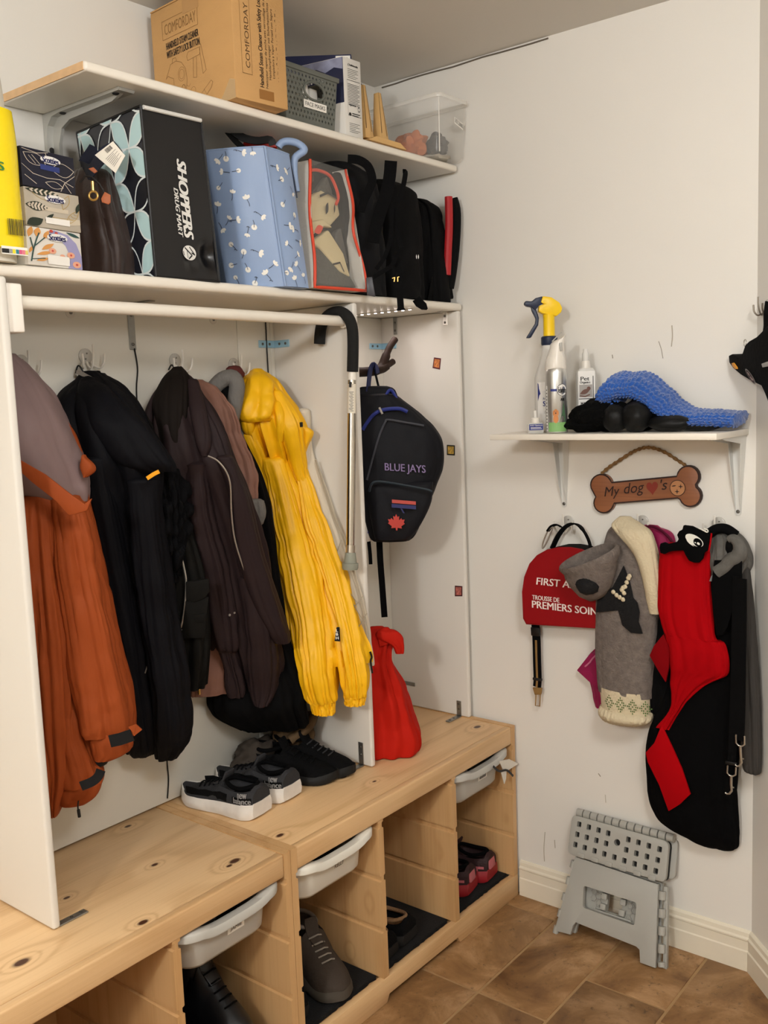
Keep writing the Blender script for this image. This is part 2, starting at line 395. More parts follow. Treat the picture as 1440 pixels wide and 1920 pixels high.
for x0, x1 in ((-.9, -.5), (-1.3, -.9), (-1.7, -1.3), (-2.1, -1.7)): tile(x0, x1, -1.82, -1.41)
struct('wall_back', MB().box(-4.3, XR + .1, 0, .1, 0, H), M_wall)
struct('wall_right', MB().box(XR, XR + .1, -1.114, 0, 0, H), M_wall)
struct('wall_corner', MB().prism([C1, C2, (C2[0] + .08, C2[1] - .08), (C1[0] + .1, C1[1] - .02)], Matrix.Identity(4), 0, H), M_wall)
M_far = mat('dim_hall_paint', 'b4b0a8', .7)
struct('wall_entry', MB().box(C2[0], C2[0] + .1, -3.3, C2[1], 0, H), M_far)
struct('wall_left', MB().box(-4.4, -4.3, -3.3, .1, 0, H), M_far)
struct('wall_front', MB().box(-4.3, C2[0], -3.4, -3.3, 0, H), M_far)
struct('ceiling', MB().box(-4.4, XR + .1, -3.4, .1, H, H + .08), M_ceil)
# two-step baseboard profile (distance off the wall, height)
PROF = [(0, 0), (.014, 0), (.014, .052), (.011, .055), (.011, .079), (.0135, .082), (.0135, .086), (.009, .090), (.008, .100), (.003, .105), (0, .105)]
def baseboard(name, a, b, nrm, m0, m1):
    d = (V(b) - V(a)).normalized(); R = []
    for p, mt in ((V(a), m0), (V(b), m1)):
        R.append([tuple((p + V(nrm) * o + d * (o * mt)).to_tuple()) + (h,) for o, h in PROF])
    struct(name, MB().rings(R), M_trim, smooth=20)
dd = (V(C2) - V(C1)).normalized(); nn = V((dd.y, -dd.x)); nn = nn if nn.x < 0 else -nn
t22 = math.tan(math.radians(22.5))
baseboard('baseboard_right', (XR, -.445), C1, (-1, 0), 0, -.42)
baseboard('baseboard_corner', C1, C2, tuple(nn), .42, 0)
# hairline crack and filler along the ceiling edge
struct('trim_1', MB().tube([(XR - .002, y, H - .006 + .004 * noise.noise((y * 9, 0, 0))) for y in [-.03 - .05 * i for i in range(12)]], .0022, 5), mat('cracked_caulk', '6b6358', .9))
struct('trim_2', MB().tube([(-.5 + .045 * i, -.003, H - .006 + .006 * noise.noise((i * .9, 3, 0))) for i in range(11)], .0022, 5), MATS['cracked_caulk'])

# ================================================================ pine shoe benches
P_top1 = pine('pine_bench_top_left', 'e3c092', [(-1.0286, -0.3727, .52, .014), (-1.0495, -0.379, .52, .008), (-1.2934, -0.4082, .52, .012), (-1.5004, -0.3365, .52, .016), (-1.1367, -0.2432, .52, .009), (-1.3246, -0.207, .52, .008), (-1.0541, -0.0406, .52, .009)], 0, 0.0)
P_top2 = pine('pine_bench_top_right', 'dfba8b', [(-0.0664, -0.3561, .52, .014), (-0.5608, -0.2713, .52, .011), (-0.8884, -0.3682, .52, .011), (-0.5382, -0.355, .52, .007)], 0, 3.1)
P_rail = pine('pine_rail', 'dab586', [], 0, 1.3)
P_side = pine('pine_side', 'cfa674', [(-.612, -.40, .25, .012), (-.303, -.4, .25, .008), (-.001, -.36, .36, .01), (-.001, -.42, .235, .006), (-.62, -.33, .1, .012)], 2, 2.2)
P_back = pine('pine_backboard', 'c79d6b', [], 0, 5.5)

def bench(x0, x1, walls, mtop, label, bins_z=None):
    r = root('shoe_bench', label, 'bench', ((x0 + x1) / 2, -.22, 0), 'pine shoe benches')
    t = .019; yf, yb = -.44, -.001
    top = MB().box(x0 + t, x1 - t, yf + .021, yb, .502, .5185); obj('bench_top', top, mtop, r, bevel=.002)
    obj('front_rail', MB().box(x0 + t, x1 - t, yf, yf + .0205, .468, .519), P_rail if mtop is P_top1 else P_rail, r, bevel=.004, seg=3)
    zc = (x0 + x1) / 2
    lo = [(x0, 0), (zc - .16, 0), (zc - .15, .018), (zc + .15, .018), (zc + .16, 0), (x1, 0), (x1, .064), (x0, .064)]
    obj('bottom_rail', MB().prism([(a - (0 if 0 else 0), b) for a, b in lo], Matrix(((1, 0, 0, 0), (0, 0, -1, yf - .001), (0, 1, 0, 0), (0, 0, 0, 1))), -.0185, 0), P_rail, r, bevel=.002)
    obj('bottom_board', MB().box(x0 + t, x1 - t, yf + .019, yb, .040, .055), P_back, r)
    obj('back_board', MB().box(x0 + t, x1 - t, yb - .006, yb - .0005, .056, .5), P_back, r)
    # sides and dividers: boards with bin grooves routed across them
    for i, wx in enumerate(walls):
        first, last = i == 0, i == len(walls) - 1
        zt = .520 if (first or last) else .4995; a, b = wx, wx + t
        gz = [.190, .322, .456]; g = .006; gd = .0055
        z0 = 0.0645
        prof = [(a, z0)]
        def side(x, inward, do):
            pts = []
            for z in gz:
                if do: pts += [(x, z - g - .002), (x + inward * gd, z - g), (x + inward * gd, z + g), (x, z + g + .002)]
            return pts
        L_ = side(a, +1, not first); R_ = side(b, -1, not last)
        poly = [(a, z0), (b, z0)] + R_ + [(b, zt), (a, zt)] + L_[::-1]
        yy = yf + (0 if (first or last) else .001)
        obj('side_board' if (first or last) else 'divider', MB().rings([[(px, yy, pz) for px, pz in poly], [(px, yb - .007, pz) for px, pz in poly]]), P_side, r, smooth=20)
    return r
bench(-1.880, -.9315, [-1.880, -1.571, -1.2535, -.9505], P_top1, 'left pine shoe bench under the left side panel, holding the JAMIE bin')
bench(-.9300, .0012, [-.9300, -.6310, -.3215, -.0178], P_top2, 'right pine shoe bench touching the right wall, with a bin labelled KELLY')

# felt mats in the bays
for i, (a, b, lab) in enumerate(((-.908, -.634, 'black felt mat under the brown hiking shoes'), (-.609, -.325, 'black felt mat under the black slippers in the middle bay'), (-.300, -.021, 'black felt mat under the red running shoes'), (-1.232, -.953, 'black felt mat under the black boots, below the JAMIE bin'))):
    n = 26; top = [(a + (b - a) * k / n, -.413 + .004 * noise.noise((k * .9, i * 5, 0))) for k in range(n + 1)]
    obj('floor_mat', MB().prism(top + [(b, -.03), (a, -.03)], T(0, 0, .0556), 0, .011), M_mat, label=lab, cat='mat', group='felt mats in the bench bays', loc=((a + b) / 2, -.2, .056))

# ================================================================ storage bins (rimmed, front edge dipped)
M_bin_w = mat('white_bin_plastic', 'dedbd0', .4, spec=.4)
M_bin_g = mat('grey_translucent_bin', 'b9b7b0', .35, spec=.45)
def bin_(xl, xr, m, label, txt, plate, dy=0.0):
    yf, yb = -.447 + dy, -.05; r = root('storage_bin', label, 'bin', ((xl + xr) / 2, yf, .36), 'plastic bins in the shoe benches')
    cx = (xl + xr) / 2; hw = (xr - xl) / 2; cy = (yf + yb) / 2; hd = (yb - yf) / 2
    def loop(w, d, z, rad, dip=0, yo=0):
        pts = []
        for qx, qy, a0 in ((1, 1, 0), (-1, 1, 90), (-1, -1, 180), (1, -1, 270)):
            for k in range(7):
                a = math.radians(a0 + 15 * k); x = cx + qx * (w - rad) + rad * math.cos(a); y = cy + yo + qy * (d - rad) + rad * math.sin(a); pts.append([x, y, z])
        out = []
        for i, p in enumerate(pts):
            out.append(p)
            q = pts[(i + 1) % len(pts)]
            if abs(p[0] - q[0]) > .05:
                for k in range(1, 16): out.append([p[0] + (q[0] - p[0]) * k / 16, p[1], z])
        for p in out:
            if p[1] < cy: p[2] -= dip * max(0, 1 - (abs(p[0] - cx) / (hw * .66)) ** 4)
        return [tuple(p) for p in out]
    bw, bd = hw - .022, hd - .022
    z1 = .4625; dp = .011
    R = [loop(bw - .03, bd - .03, .364, .02), loop(bw - .016, bd - .014, .366, .035), loop(bw - .008, bd - .006, .376, .04), loop(bw, bd, z1 - .018, .045, dp), loop(bw + .001, bd + .001, z1 - .0175, .045, dp), loop(bw - .002, bd - .002, z1 - .018, .045, dp), loop(bw - .011, bd - .009, .379, .04), loop(bw - .03, bd - .03, .368, .02)]
    obj('body', MB().rings(R), m, r, smooth=50)
    rim = [loop(hw - .001, hd, z1 - .018, .05, dp), loop(hw - .0005, hd + .0005, z1 - .004, .05, dp), loop(hw - .004, hd - .003, z1, .048, dp), loop(bw - .002, bd - .001, z1 - .001, .045, dp), loop(bw - .003, bd - .002, z1 - .018, .045, dp), loop(bw + .0012, bd + .0012, z1 - .0178, .045, dp), loop(hw - .004, hd - .003, z1 - .0172, .05, dp)]
    obj('rim', MB().rings(rim + [rim[0]], False, False), m, r, smooth=50)
    yl = cy - bd; fn = lambda a, b: V((a, yl + .0052 * (1 - (b - .366) / .08) - .0012, b))
    px, pz, w, h = cx + .012, .413, .046, .016
    if plate: obj('name_label', ink([rect(px - w / 2, px + w / 2, pz - h / 2, pz + h / 2)], fn), M_paper, r, smooth=0)
    fn2 = lambda a, b: fn(a, b) + V((0, -.0007, 0)); px0 = px - cx
    if not txt: obj('lettering', ink([rect(px + .004 * k, px + .004 * k + .0028, pz - h * (.22 + .06 * (k % 2)), pz + h * (.2 + .08 * (k % 3 == 0))) for k in range(-4, 4)], lambda a, b: V((a, yl + .0052 * (1 - (b - .366) / .08) - .002, b))), M_inkg, r, smooth=0)
    else: obj('lettering', text(txt, lambda a, b: V((a, yl + .0052 * (1 - (b - .366) / .08) - .002, b)), px - w * .36, px + w * .36, pz - h * .3, pz + h * .3, shear=.15), M_ink, r, smooth=0)
    return r
_b = bin_
def bin2(xl, xr, m, label, txt, plate, dy=0.0):
    r = _b(xl, xr, m, label, txt, plate, dy)
    return r
bin2(-1.2335, -.9515, M_bin_g, 'grey bin with a white label reading JAMIE, in the left bench', 'JAMIE', True)
bin2(-.9105, -.6315, M_bin_w, 'white bin lettered KELLY, in the first bay of the right bench', 'KELLY', False)
bin2(-.3025, -.0195, M_bin_g, 'grey bin overfull with black and white things, beside the right wall', '', True)

# ================================================================ coat wardrobe on the benches
wr = root('coat_wardrobe', 'open white coat wardrobe standing on the two pine benches', 'wardrobe', (-.7, -.15, .52))
ZB, ZS = .5205, 1.712
for a, b, y0 in ((-1.411, -1.395, -.297), (-.476, -.460, -.297), (-.0195, -.0035, -.297)):
    obj('side_panel', MB().box(a, b, y0, -.0015, ZB, ZS - .0003), M_white, wr, bevel=.0055, seg=4)
obj('top_board', MB().box(-2.0, .001, -.2995, -.0015, ZS, 1.7335), M_whiteshelf, wr, bevel=.008, seg=4)
for a, b in ((-1.3945, -.6085), (-.6070, -.4905), (-.4895, -.4765), (-.4595, -.0205)):
    obj('back_panel', MB().box(a, b, -.019, -.0015, ZB + .004, ZS - .001), M_backp, wr, bevel=.001)
def plate(mb, m=M_zinc, holes=(), label=None):
    p = obj('angle_plate', mb, m, wr, bevel=.0008, seg=1, label=label)
    for c, n in holes:
        M = frame(c, V(n).orthogonal(), V(n).cross(V(n).orthogonal())); 
        obj('screw_head', MB().lathe([(.0035, -.0005), (.0035, .001), (.002, .0018)], 10, M), M_screw, p)
    return p
# flat plates in the top corners (still under blue film), strap plates, foot brackets
plate(MB().box(-.5355, -.478, -.0215, -.0195, 1.618, 1.637).box(-.4785, -.4765, -.075, -.0195, 1.618, 1.637), M_film, [((-.522, -.022, 1.6275), (0, -1, 0)), ((-.497, -.022, 1.6275), (0, -1, 0)), ((-.479, -.04, 1.6275), (-1, 0, 0)), ((-.479, -.062, 1.6275), (-1, 0, 0))], 'blue filmed corner plate on the left of the middle panel')
plate(MB().box(-.081, -.0225, -.0215, -.0195, 1.620, 1.637).box(-.0225, -.0205, -.075, -.0195, 1.620, 1.637), M_film, [((-.068, -.022, 1.6285), (0, -1, 0)), ((-.045, -.022, 1.6285), (0, -1, 0)), ((-.023, -.05, 1.6285), (-1, 0, 0))], 'blue filmed corner plate behind the wooden hook')
plate(MB().box(-.9415, -.9235, -.0215, -.0195, 1.608, 1.711).box(-.9415, -.9235, -.10, -.0195, 1.7095, 1.7115), M_zinc, [((-.9325, -.022, 1.685), (0, -1, 0)), ((-.9325, -.022, 1.62), (0, -1, 0))])
plate(MB().box(-.0225, -.0200, -.080, -.066, 1.660, 1.711), M_zinc, [((-.0227, -.073, 1.695), (-1, 0, 0)), ((-.0227, -.073, 1.672), (-1, 0, 0))])
plate(MB().box(-.0225, -.0200, -.262, -.246, 1.674, 1.711).box(-.05, -.0200, -.262, -.246, 1.7095, 1.7115), mat('bright_bracket', 'd8d5cd', .3, metal=.5), [((-.0227, -.254, 1.700), (-1, 0, 0)), ((-.0227, -.254, 1.682), (-1, 0, 0))])
for xs, s, up in ((-1.395, 1, .0), (-.476, -1, .06), (-.0195, -1, .045)):
    yy = -0.2851 if s > 0 else -.262
    mb = MB().box(min(xs, xs + s * .062), max(xs, xs + s * .062), yy - .008, yy + .008, .5195, .5225)
    if up: mb.box(min(xs, xs + s * .0025), max(xs, xs + s * .0025), yy - .008, yy + .008, .5225, .5225 + up)
    hs = [((xs + s * .03, yy, .5225), (0, 0, 1)), ((xs + s * .05, yy, .5225), (0, 0, 1))]
    if up: hs += [((xs + s * .0025, yy, .5225 + up * .8), (s, 0, 0)), ((xs + s * .0025, yy, .5225 + up * .45), (s, 0, 0))]
    plate(mb, M_zinc, hs)
plate(MB().box(-.0225, -.0200, -.10, -.045, .585, .597), M_zinc, [((-.0227, -.06, .591), (-1, 0, 0))])
for px in (-1.089, -0.6855):
    w = obj('screw_washer', MB().lathe([(.012, 0), (.012, .0012), (.005, .002)], 20, T(px, -.019, 1.685) @ RX(math.pi / 2)), mat('clear_washer', 'cfcac0', .3), wr)
    obj('screw_head', MB().lathe([(.004, .002), (.004, .0032), (.002, .004)], 10, T(px, -.019, 1.685) @ RX(math.pi / 2)), M_screw, w)
# lamp cord running down the back panels
obj('lamp_cord', MB().tube(spline([(-0.9296,-0.0215,1.6114),(-0.9245,-0.0215,1.5667),(-0.931,-0.0215,1.5244),(-0.9331,-0.0215,1.4818),(-0.9401,-0.0215,1.3103),(-0.9185,-0.0215,1.0551),(-0.9085,-0.0215,0.7923),(-0.9166,-0.0215,0.6348),(-0.9162,-0.0215,0.5808),(-0.9233,-0.0215,0.5333)], 40), .0018, 6), M_cord, label='thin black cord running down the back of the wardrobe', cat='cord', loc=(-.93, -.02, .53))
obj('lamp_cord', MB().tube(spline([(-0.507,-0.0215,1.7103),(-0.5067,-0.0215,1.6623),(-0.5073,-0.0215,1.6278),(-0.507,-0.0215,1.5517),(-0.5092,-0.0215,1.468)], 20), .0018, 6), M_cord, label='short black cord passing behind the blue plate above the yellow raincoat', cat='cord', loc=(-.52, -.02, 1.5))
# closet rod
rd = root('closet_rod', 'white round closet rod across the top of the wardrobe', 'rod', (-.93, -.27, 1.67))
obj('rod', MB().tube([(-1.3935, -.272, 1.6715), (-.4775, -.272, 1.6685)], .0125, 24), M_whiteshelf, rd)
obj('end_socket', MB().box(-1.3945, -1.363, -.290, -.25, 1.617, 1.702), mat('white_socket', 'f4efe6', .4), rd, bevel=.004, seg=3, label='tall white rod socket')
obj('end_socket', MB().tube([(-.4768, -.272, 1.6685), (-.468 - .02, -.272, 1.6685)], .017, 24), M_whiteshelf, rd)
# LED strip under the top board
ld = root('light_strip', 'short strip of small white lights under the wardrobe top board', 'light', (-.2, -.17, 1.71))
obj('tape', MB().box(-.206, -.198, -.272, -.06, 1.7095, 1.7117), M_white, ld)
M_led = mat('led_lit', 'fff0e6', .5, emit=7)
for k in range(9): obj('diode', MB().box(-.2045, -.1995, -.268 + k * .024, -.262 + k * .024, 1.7078, 1.7096), M_led, ld, smooth=0)
lamp('strip_glow', 'AREA', (-.2, -.165, 1.700), .28, (1.0, .84, .80), .12)

# ================================================================ upper shelf with its bracket
us = root('wall_shelf', 'long white upper shelf under the ceiling, holding the cardboard box', 'shelf', (-.6, -.15, 2.1))
obj('board', MB().box(-1.2035, .001, -.2955, -.0012, 2.0935, 2.112), M_whiteshelf, us, bevel=.006, seg=4)
obj('raw_end', MB().box(-1.2047, -1.2030, -.289, -.0015, 2.0955, 2.1105), M_raw, us, label='bare tan end of the shelf board')
br = root('shelf_bracket', 'large grey steel bracket under the left end of the upper shelf', 'bracket', (-1.07, -.1, 2.0))
M_brk = mat('grey_bracket_paint', 'b9b8b2', .4, metal=.3)
bx0, bx1 = -1.108, -1.072
prof = [(-.0015, 2.0928), (-.262, 2.0928), (-.266, 2.090), (-.262, 2.0865), (-.062, 2.0865), (-.034, 2.083), (-.018, 2.068), (-.012, 2.046), (-.010, 1.90), (-.0015, 1.90)]
obj('flange', MB().rings([[(bx0, y, z) for y, z in prof], [(bx1, y, z) for y, z in prof]]), M_brk, br, smooth=30)
obj('web', MB().rings([[(x, y, z) for y, z in [(-.01, 2.087), (-.25, 2.087), (-.22, 2.077), (-.075, 2.072), (-.045, 2.06), (-.032, 2.03), (-.028, 1.92), (-.01, 1.905)]] for x in (-1.0935, -1.0865)]), M_brk, br, smooth=30)
for c, n in (((-1.098, -.0105, 2.02), (0, -1, 0)), ((-1.098, -.24, 2.0862), (0, 0, -1)), ((-1.098, -.06, 2.0862), (0, 0, -1))):
    obj('screw_head', MB().lathe([(.007, -.001), (.007, .001), (.0045, .0022)], 12, frame(c, V(n).orthogonal(), V(n).cross(V(n).orthogonal()))), M_ink, br)

# ================================================================ things on the upper shelf (z = 2.1125)
ZT = 2.1128
M_card = mat('cardboard', 'c69a62', .75, bump=.12, bscale=160, var=.05, vscale=5, stretch=(1, 1, 4))
M_cardd = mat('cardboard_print', '5d4226', .7)
M_cardl = mat('cardboard_light_print', '8f6a3c', .7)
M_tape = mat('clear_tape', 'd9c49a', .15, alpha=.45)
# cardboard carton: near bottom corner K overhangs the front of the shelf
K = V((-.852, -.3185, ZT)); E1 = V((.144, -.0115, 0)); E2 = V((.0215, .288, 0)); HB = .246
r = root('carton', 'large brown cardboard carton of a steam cleaner on the upper shelf', 'box', K + E1 / 2 + E2 / 2)
p = [K, K + E1, K + E1 + E2, K + E2]
obj('body', MB().hexa(p + [q + V((0, 0, HB)) for q in p]), M_card, r, bevel=.003, seg=2)
obj('closing_flap', MB().hexa([q + V((0, 0, HB + .0005)) for q in (K, K + E1, K + E1 + E2 * .49, K + E2 * .49)] + [q + V((0, 0, HB + .004)) for q in (K, K + E1, K + E1 + E2 * .49, K + E2 * .49)]), M_card, r, bevel=.001)
obj('closing_flap', MB().hexa([q + V((0, 0, HB + .0005)) for q in (K + E2 * .51, K + E1 + E2 * .51, K + E1 + E2, K + E2)] + [q + V((0, 0, HB + .004)) for q in (K + E2 * .51, K + E1 + E2 * .51, K + E1 + E2, K + E2)]), M_card, r, bevel=.001)
FL = quadmap(K + E2, K, K + V((0, 0, HB)), K + E2 + V((0, 0, HB)), .0006)      # wide side (a: left to right)
FR = quadmap(K, K + E1, K + E1 + V((0, 0, HB)), K + V((0, 0, HB)), .0006)      # narrow side
t_ = MB(); text('HANDHELD STEAM CLEANER', FL, .19, .60, .625, .685, t_, bold=.0016); text('WITH SAFETY LOCK BUTTON', FL, .19, .61, .55, .61, t_, bold=.0016)
obj('lettering', t_, mat('carton_ink', '2a1c10', .7), r, smooth=0)
obj('lettering', text('COMFORDAY', FL, .18, .58, .755, .845), M_cardl, r, smooth=0)
obj('print', ink(strip([(.15, .72), (.60, .72), (.60, .88), (.15, .88), (.15, .72)], .004), FL), M_cardl, r, smooth=0)
# line drawings: steamer body, brush heads, hose, nozzle
dr = []
dr += strip([(.19, .40), (.16, .38), (.2, .44), (.23, .49), (.30, .50), (.37, .47), (.42, .40), (.43, .30), (.41, .22), (.36, .19), (.27, .16), (.26, .22), (.26, .36), (.22, .38), (.19, .40)], .004) + strip([(.25, .49), (.26, .53), (.30, .53), (.31, .50)], .004)
dr += strip(arc((.365, .37), .045, 0, 6.3, 18, .06), .003) + strip(arc((.365, .37), .03, 0, 6.3, 14, .042), .003) + strip(arc((.38, .245), .022, 0, 6.3, 14, .03), .006) + strip([(.42, .26), (.45, .24), (.47, .26)], .003)
dr += strip([(.44, .50), (.45, .46), (.60, .47), (.61, .53), (.46, .53), (.44, .50)], .004) + strip([(.52, .46), (.51, .30), (.55, .29), (.56, .46)], .004) + strip([(.60, .55), (.62, .55), (.67, .32), (.63, .30), (.60, .52)], .004)
dr += strip([(.52, .04), (.54, .10), (.64, .17), (.72, .22), (.74, .20), (.72, .16), (.60, .07), (.52, .04)], .004) + strip([(.63, .17), (.66, .12)], .003) + strip(arc((.70, .03), .04, .3, 3.0, 10, .05), .004) + strip(arc((.70, .03), .025, .3, 3.0, 10, .03), .003)
dr += strip(arc((.50, .19), .03, 0, 6.3, 12, .035), .003) + strip(arc((.36, .10), .05, -.6, 2.6, 12, .05), .003) + strip(arc((.24, .07), .03, 0, 3.1, 10), .003)
obj('print', ink(dr, FL), M_cardl, r, smooth=0)
ROT = lambda a, b: FR(b, a)                                                     # lettering that climbs the narrow side
t_ = MB(); text('Handheld Steam Cleaner with Safety Lock Button', lambda a, b: FR(1 - b, a), .14, 1.02, .44, .54, t_, bold=.0012)
ZR = lambda a, b: FR(1 - b, a)
text('Nettoyeur vapeur de poche avec verrouillage de securite', ZR, .14, .98, .37, .425, t_); text('Handdampfreiniger mit Sicherheitsschloss', ZR, .22, .86, .30, .355, t_)
text('Limpiadora a Vapor Portatil con Seguro', ZR, .24, .82, .23, .285, t_); text('. . ~ . ^ ~ . = . . ~ ~ . ^ = .', ZR, .22, .82, .17, .205, t_)
obj('lettering', t_, MATS['carton_ink'], r, smooth=0)
obj('lettering', text('COMFORDAY', ZR, .27, .80, .71, .79), M_cardd, r, smooth=0)
obj('print', ink(strip([(.22, .68), (.88, .68), (.88, .86), (.22, .86), (.22, .68)], .006) , ZR), M_cardl, r, smooth=0)
obj('print', ink([rect(.04, .12, .28, .56)] , ZR), mat('carton_stamp', '94652f', .7), r, smooth=0)
obj('tape', ink([[(.80, .0), (1, .0), (1, .15), (.94, .17), (.86, .06)]], lambda a, b: FL(a, b) + V((-.0006, 0, 0))), M_tape, r, smooth=0, label='torn strip of clear tape at the bottom corner')
obj('tape', ink([rect(.42, .62, .86, 1.0)], FL), mat('brown_tape', 'b98f5c', .3), r, smooth=0)

# woven grey basket
M_bask = mat('grey_basket_plastic', '63665f', .5)
BX0, BX1, BY0, BY1 = -.672, -.492, -.288, -.060; BH = .122
r = root('basket', 'grey woven plastic basket labelled FACE MASKS on the upper shelf', 'basket', ((BX0 + BX1) / 2, -.17, ZT))
def lattice(p00, p10, p11, p01, nu, nv, hole=None):
    """a wall of diamond holes in staggered rows between four corners"""
    mb = MB(); q = quadmap(p00, p10, p11, p01, 0); cu, cv = 1 / nu, 1 / nv
    for j in range(nv):
        off = .5 * (j % 2)
        for i in range(-1, nu + 1):
            u0, u1 = max(0, (i + off) * cu), min(1, (i + 1 + off) * cu); v0, v1 = j * cv, (j + 1) * cv
            if u1 - u0 < .01: continue
            um, vm = (u0 + u1) / 2, (v0 + v1) / 2
            if hole and hole(um, vm): continue
            if u1 - u0 < cu * .9 or j in (0, nv - 1): mb.add([q(u0, v0), q(u1, v0), q(u1, v1), q(u0, v1)], [(0, 1, 2, 3)]); continue
            a, b = cu * .24, cv * .36
            mb.add([q(u0, v0), q(u1, v0), q(u1, v1), q(u0, v1), q(um, vm - b), q(um + a, vm), q(um, vm + b), q(um - a, vm)], [(0, 1, 4), (1, 5, 4), (1, 2, 5), (2, 6, 5), (2, 3, 6), (3, 7, 6), (3, 0, 7), (0, 4, 7)])
    return mb
tp = .008
bl = [V((BX0 + tp, BY0 + tp, ZT)), V((BX1 - tp, BY0 + tp, ZT)), V((BX1 - tp, BY1 - tp, ZT)), V((BX0 + tp, BY1 - tp, ZT))]
tl = [V((BX0, BY0, ZT + BH)), V((BX1, BY0, ZT + BH)), V((BX1, BY1, ZT + BH)), V((BX0, BY1, ZT + BH))]
oval = lambda u, v: ((u - .55) / .2) ** 2 + ((v - .63) / .16) ** 2 < 1
for i in range(4):
    j = (i + 1) % 4
    obj('woven_side', lattice(bl[i], bl[j], tl[j], tl[i], (15, 18)[i % 2], 11, oval if i == 0 else None), M_bask, r, solid=.0022, smooth=0)
obj('rim', MB().rings([[c + V((dx * s, dy * s, dz)) for c, (dx, dy) in zip(tl, ((-1, -1), (1, -1), (1, 1), (-1, 1)))] for s, dz in ((0, -.010), (.004, -.010), (.005, .001), (-.003, .002), (-.003, -.01))], False, False), M_bask, r, bevel=.0015)
obj('base', MB().hexa(bl + [c + V((0, 0, .004)) for c in bl]), M_bask, r)
BF = quadmap(bl[0], bl[1], tl[1], tl[0], .003)
obj('handle_ring', MB().tube([BF(.55 + .2 * math.cos(a), .63 + .16 * math.sin(a)) for a in [i * math.pi / 16 for i in range(33)]], .0028, 8), M_bask, r)
obj('name_label', ink([rect(.33, .79, .30, .44)], quadmap(bl[0], bl[1], tl[1], tl[0], .0045)), M_paper, r, smooth=0)
obj('lettering', text('FACE MASKS', quadmap(bl[0], bl[1], tl[1], tl[0], .0052), .36, .76, .335, .41), M_ink, r, smooth=0)
mk = root('mask_packet', 'white folded paper packets inside the grey basket, seen through its handle hole', 'packet', (-.58, -.2, ZT + .01))
for i, (x, w, l) in enumerate(((-.622, .022, -.03), (-.592, .012, .02), (-.575, .010, -.02), (-.555, .026, .03))):
    obj('fold', MB().box(x, x + w, -.270 + .004 * i, -.16, ZT + .01, ZT + .108 - .004 * i, None), M_paper, mk, bevel=.003)

# traction-spike carton with a white narrow side
M_boxw = mat('white_carton', 'd9d6cf', .5); M_navy = mat('navy_print', '262a44', .4); M_photo = mat('slate_print', '4a4a58', .45, var=.35, vscale=30)
A = V((-.4615, -.2845, ZT)); B = V((-.3985, -.2865, ZT)); D = V((-.045, .155, 0)); hh = .183
r = root('ice_cleat_box', 'narrow navy and white carton lettered spikes on the upper shelf', 'box', A + D / 2)
q0 = [A, B, B + D, A + D]
obj('body', MB().hexa(q0 + [A + V((0, 0, hh)), B + V((0, 0, hh)), B + D + V((0, 0, hh - .006)), A + D + V((0, 0, hh - .006))]), M_boxw, r, bevel=.0015)
FA = quadmap(A + D, A, A + V((0, 0, hh)), A + D + V((0, 0, hh - .006)), .0007); FB = quadmap(A, B, B + V((0, 0, hh)), A + V((0, 0, hh)), .0007)
obj('print', ink([[(0, .30), (.9, .42), (.995, .42), (.995, .99), (0, .99)]], FA), M_navy, r, smooth=0)
FA2 = lambda a, b: FA(a, b) + V((-.0005, -.0002, 0)); FA3 = lambda a, b: FA(a, b) + V((-.001, -.0004, 0))
obj('print', ink([[(0, .99), (0, .88), (.2, .90), (.4, .86), (.55, .90), (.7, .83), (.85, .88), (.99, .84), (.99, .99)]], FA2), mat('mountain_print', '8d90a8', .45, var=.3, vscale=40), r, smooth=0)
obj('print', ink([[(.05, .45), (.5, .40), (.75, .47), (.75, .66), (.4, .68), (.05, .60)]], FA2), M_photo, r, smooth=0)
obj('print', ink([rect(.02, .60, .62, .665)], FA2), M_paper, r, smooth=0)
obj('lettering', text('iceopikes', FA3, .04, .72, .69, .79, bold=.004) if 0 else text('spikes', FA3, .22, .72, .69, .80, bold=.004), M_paper, r, smooth=0)
t_ = ink(sum([strip([(.22, y), (.22 + .6 * w, y)], .005) for y, w in [(.86 - .022 * i, (1, .9, 1, .7, .95, .8)[i % 6]) for i in range(6)] + [(.17 - .022 * i, (1, .8, .95, .6)[i % 4]) for i in range(6)]], []), FB)
ink(sum([strip([(.2, .67 - .02 * i), (.86 - .1 * (i % 3 == 2), .67 - .02 * i)], .006) for i in range(14)], []), FB, t_)
ink(strip(rect(.17, .91, .27, .72) + [(.17, .27)], .006), FB, t_); ink([disc((.28, .285), .07, 14, .022)], FB, t_); ink(strip([(.4, .30), (.85, .30)], .012) + strip([(.4, .275), (.75, .275)], .01), FB, t_)
ink(strip(arc((.8, .37), .06, 0, 6.3, 14, .028), .012), FB, t_); text('epoca', FB, .24, .62, .385, .415, t_, bold=.006); text('( kahtoola', FB, .26, .82, .895, .93, t_, bold=.008)
obj('lettering', t_, M_ink, r, smooth=0)
r = root('navy_carton', 'thin navy carton with a white corner label, standing behind the spikes carton', 'box', (-.40, -.12, ZT))
A2 = V((-.487, -.10, ZT)); B2 = V((-.374, -.238, ZT)); D2 = V((.018, .014, 0)); h2 = .219
obj('body', MB().hexa([A2, B2, B2 + D2, A2 + D2] + [q + V((0, 0, h2)) for q in (A2, B2, B2 + D2, A2 + D2)]), mat('navy_carton_paint', '2b3052', .45), r, bevel=.001)
FN = quadmap(A2, B2, B2 + V((0, 0, h2)), A2 + V((0, 0, h2)), .0006); FN2 = quadmap(A2, B2, B2 + V((0, 0, h2)), A2 + V((0, 0, h2)), .0012)
obj('corner_label', ink([rect(.78, .985, .88, .985)], FN), M_paper, r, smooth=0)
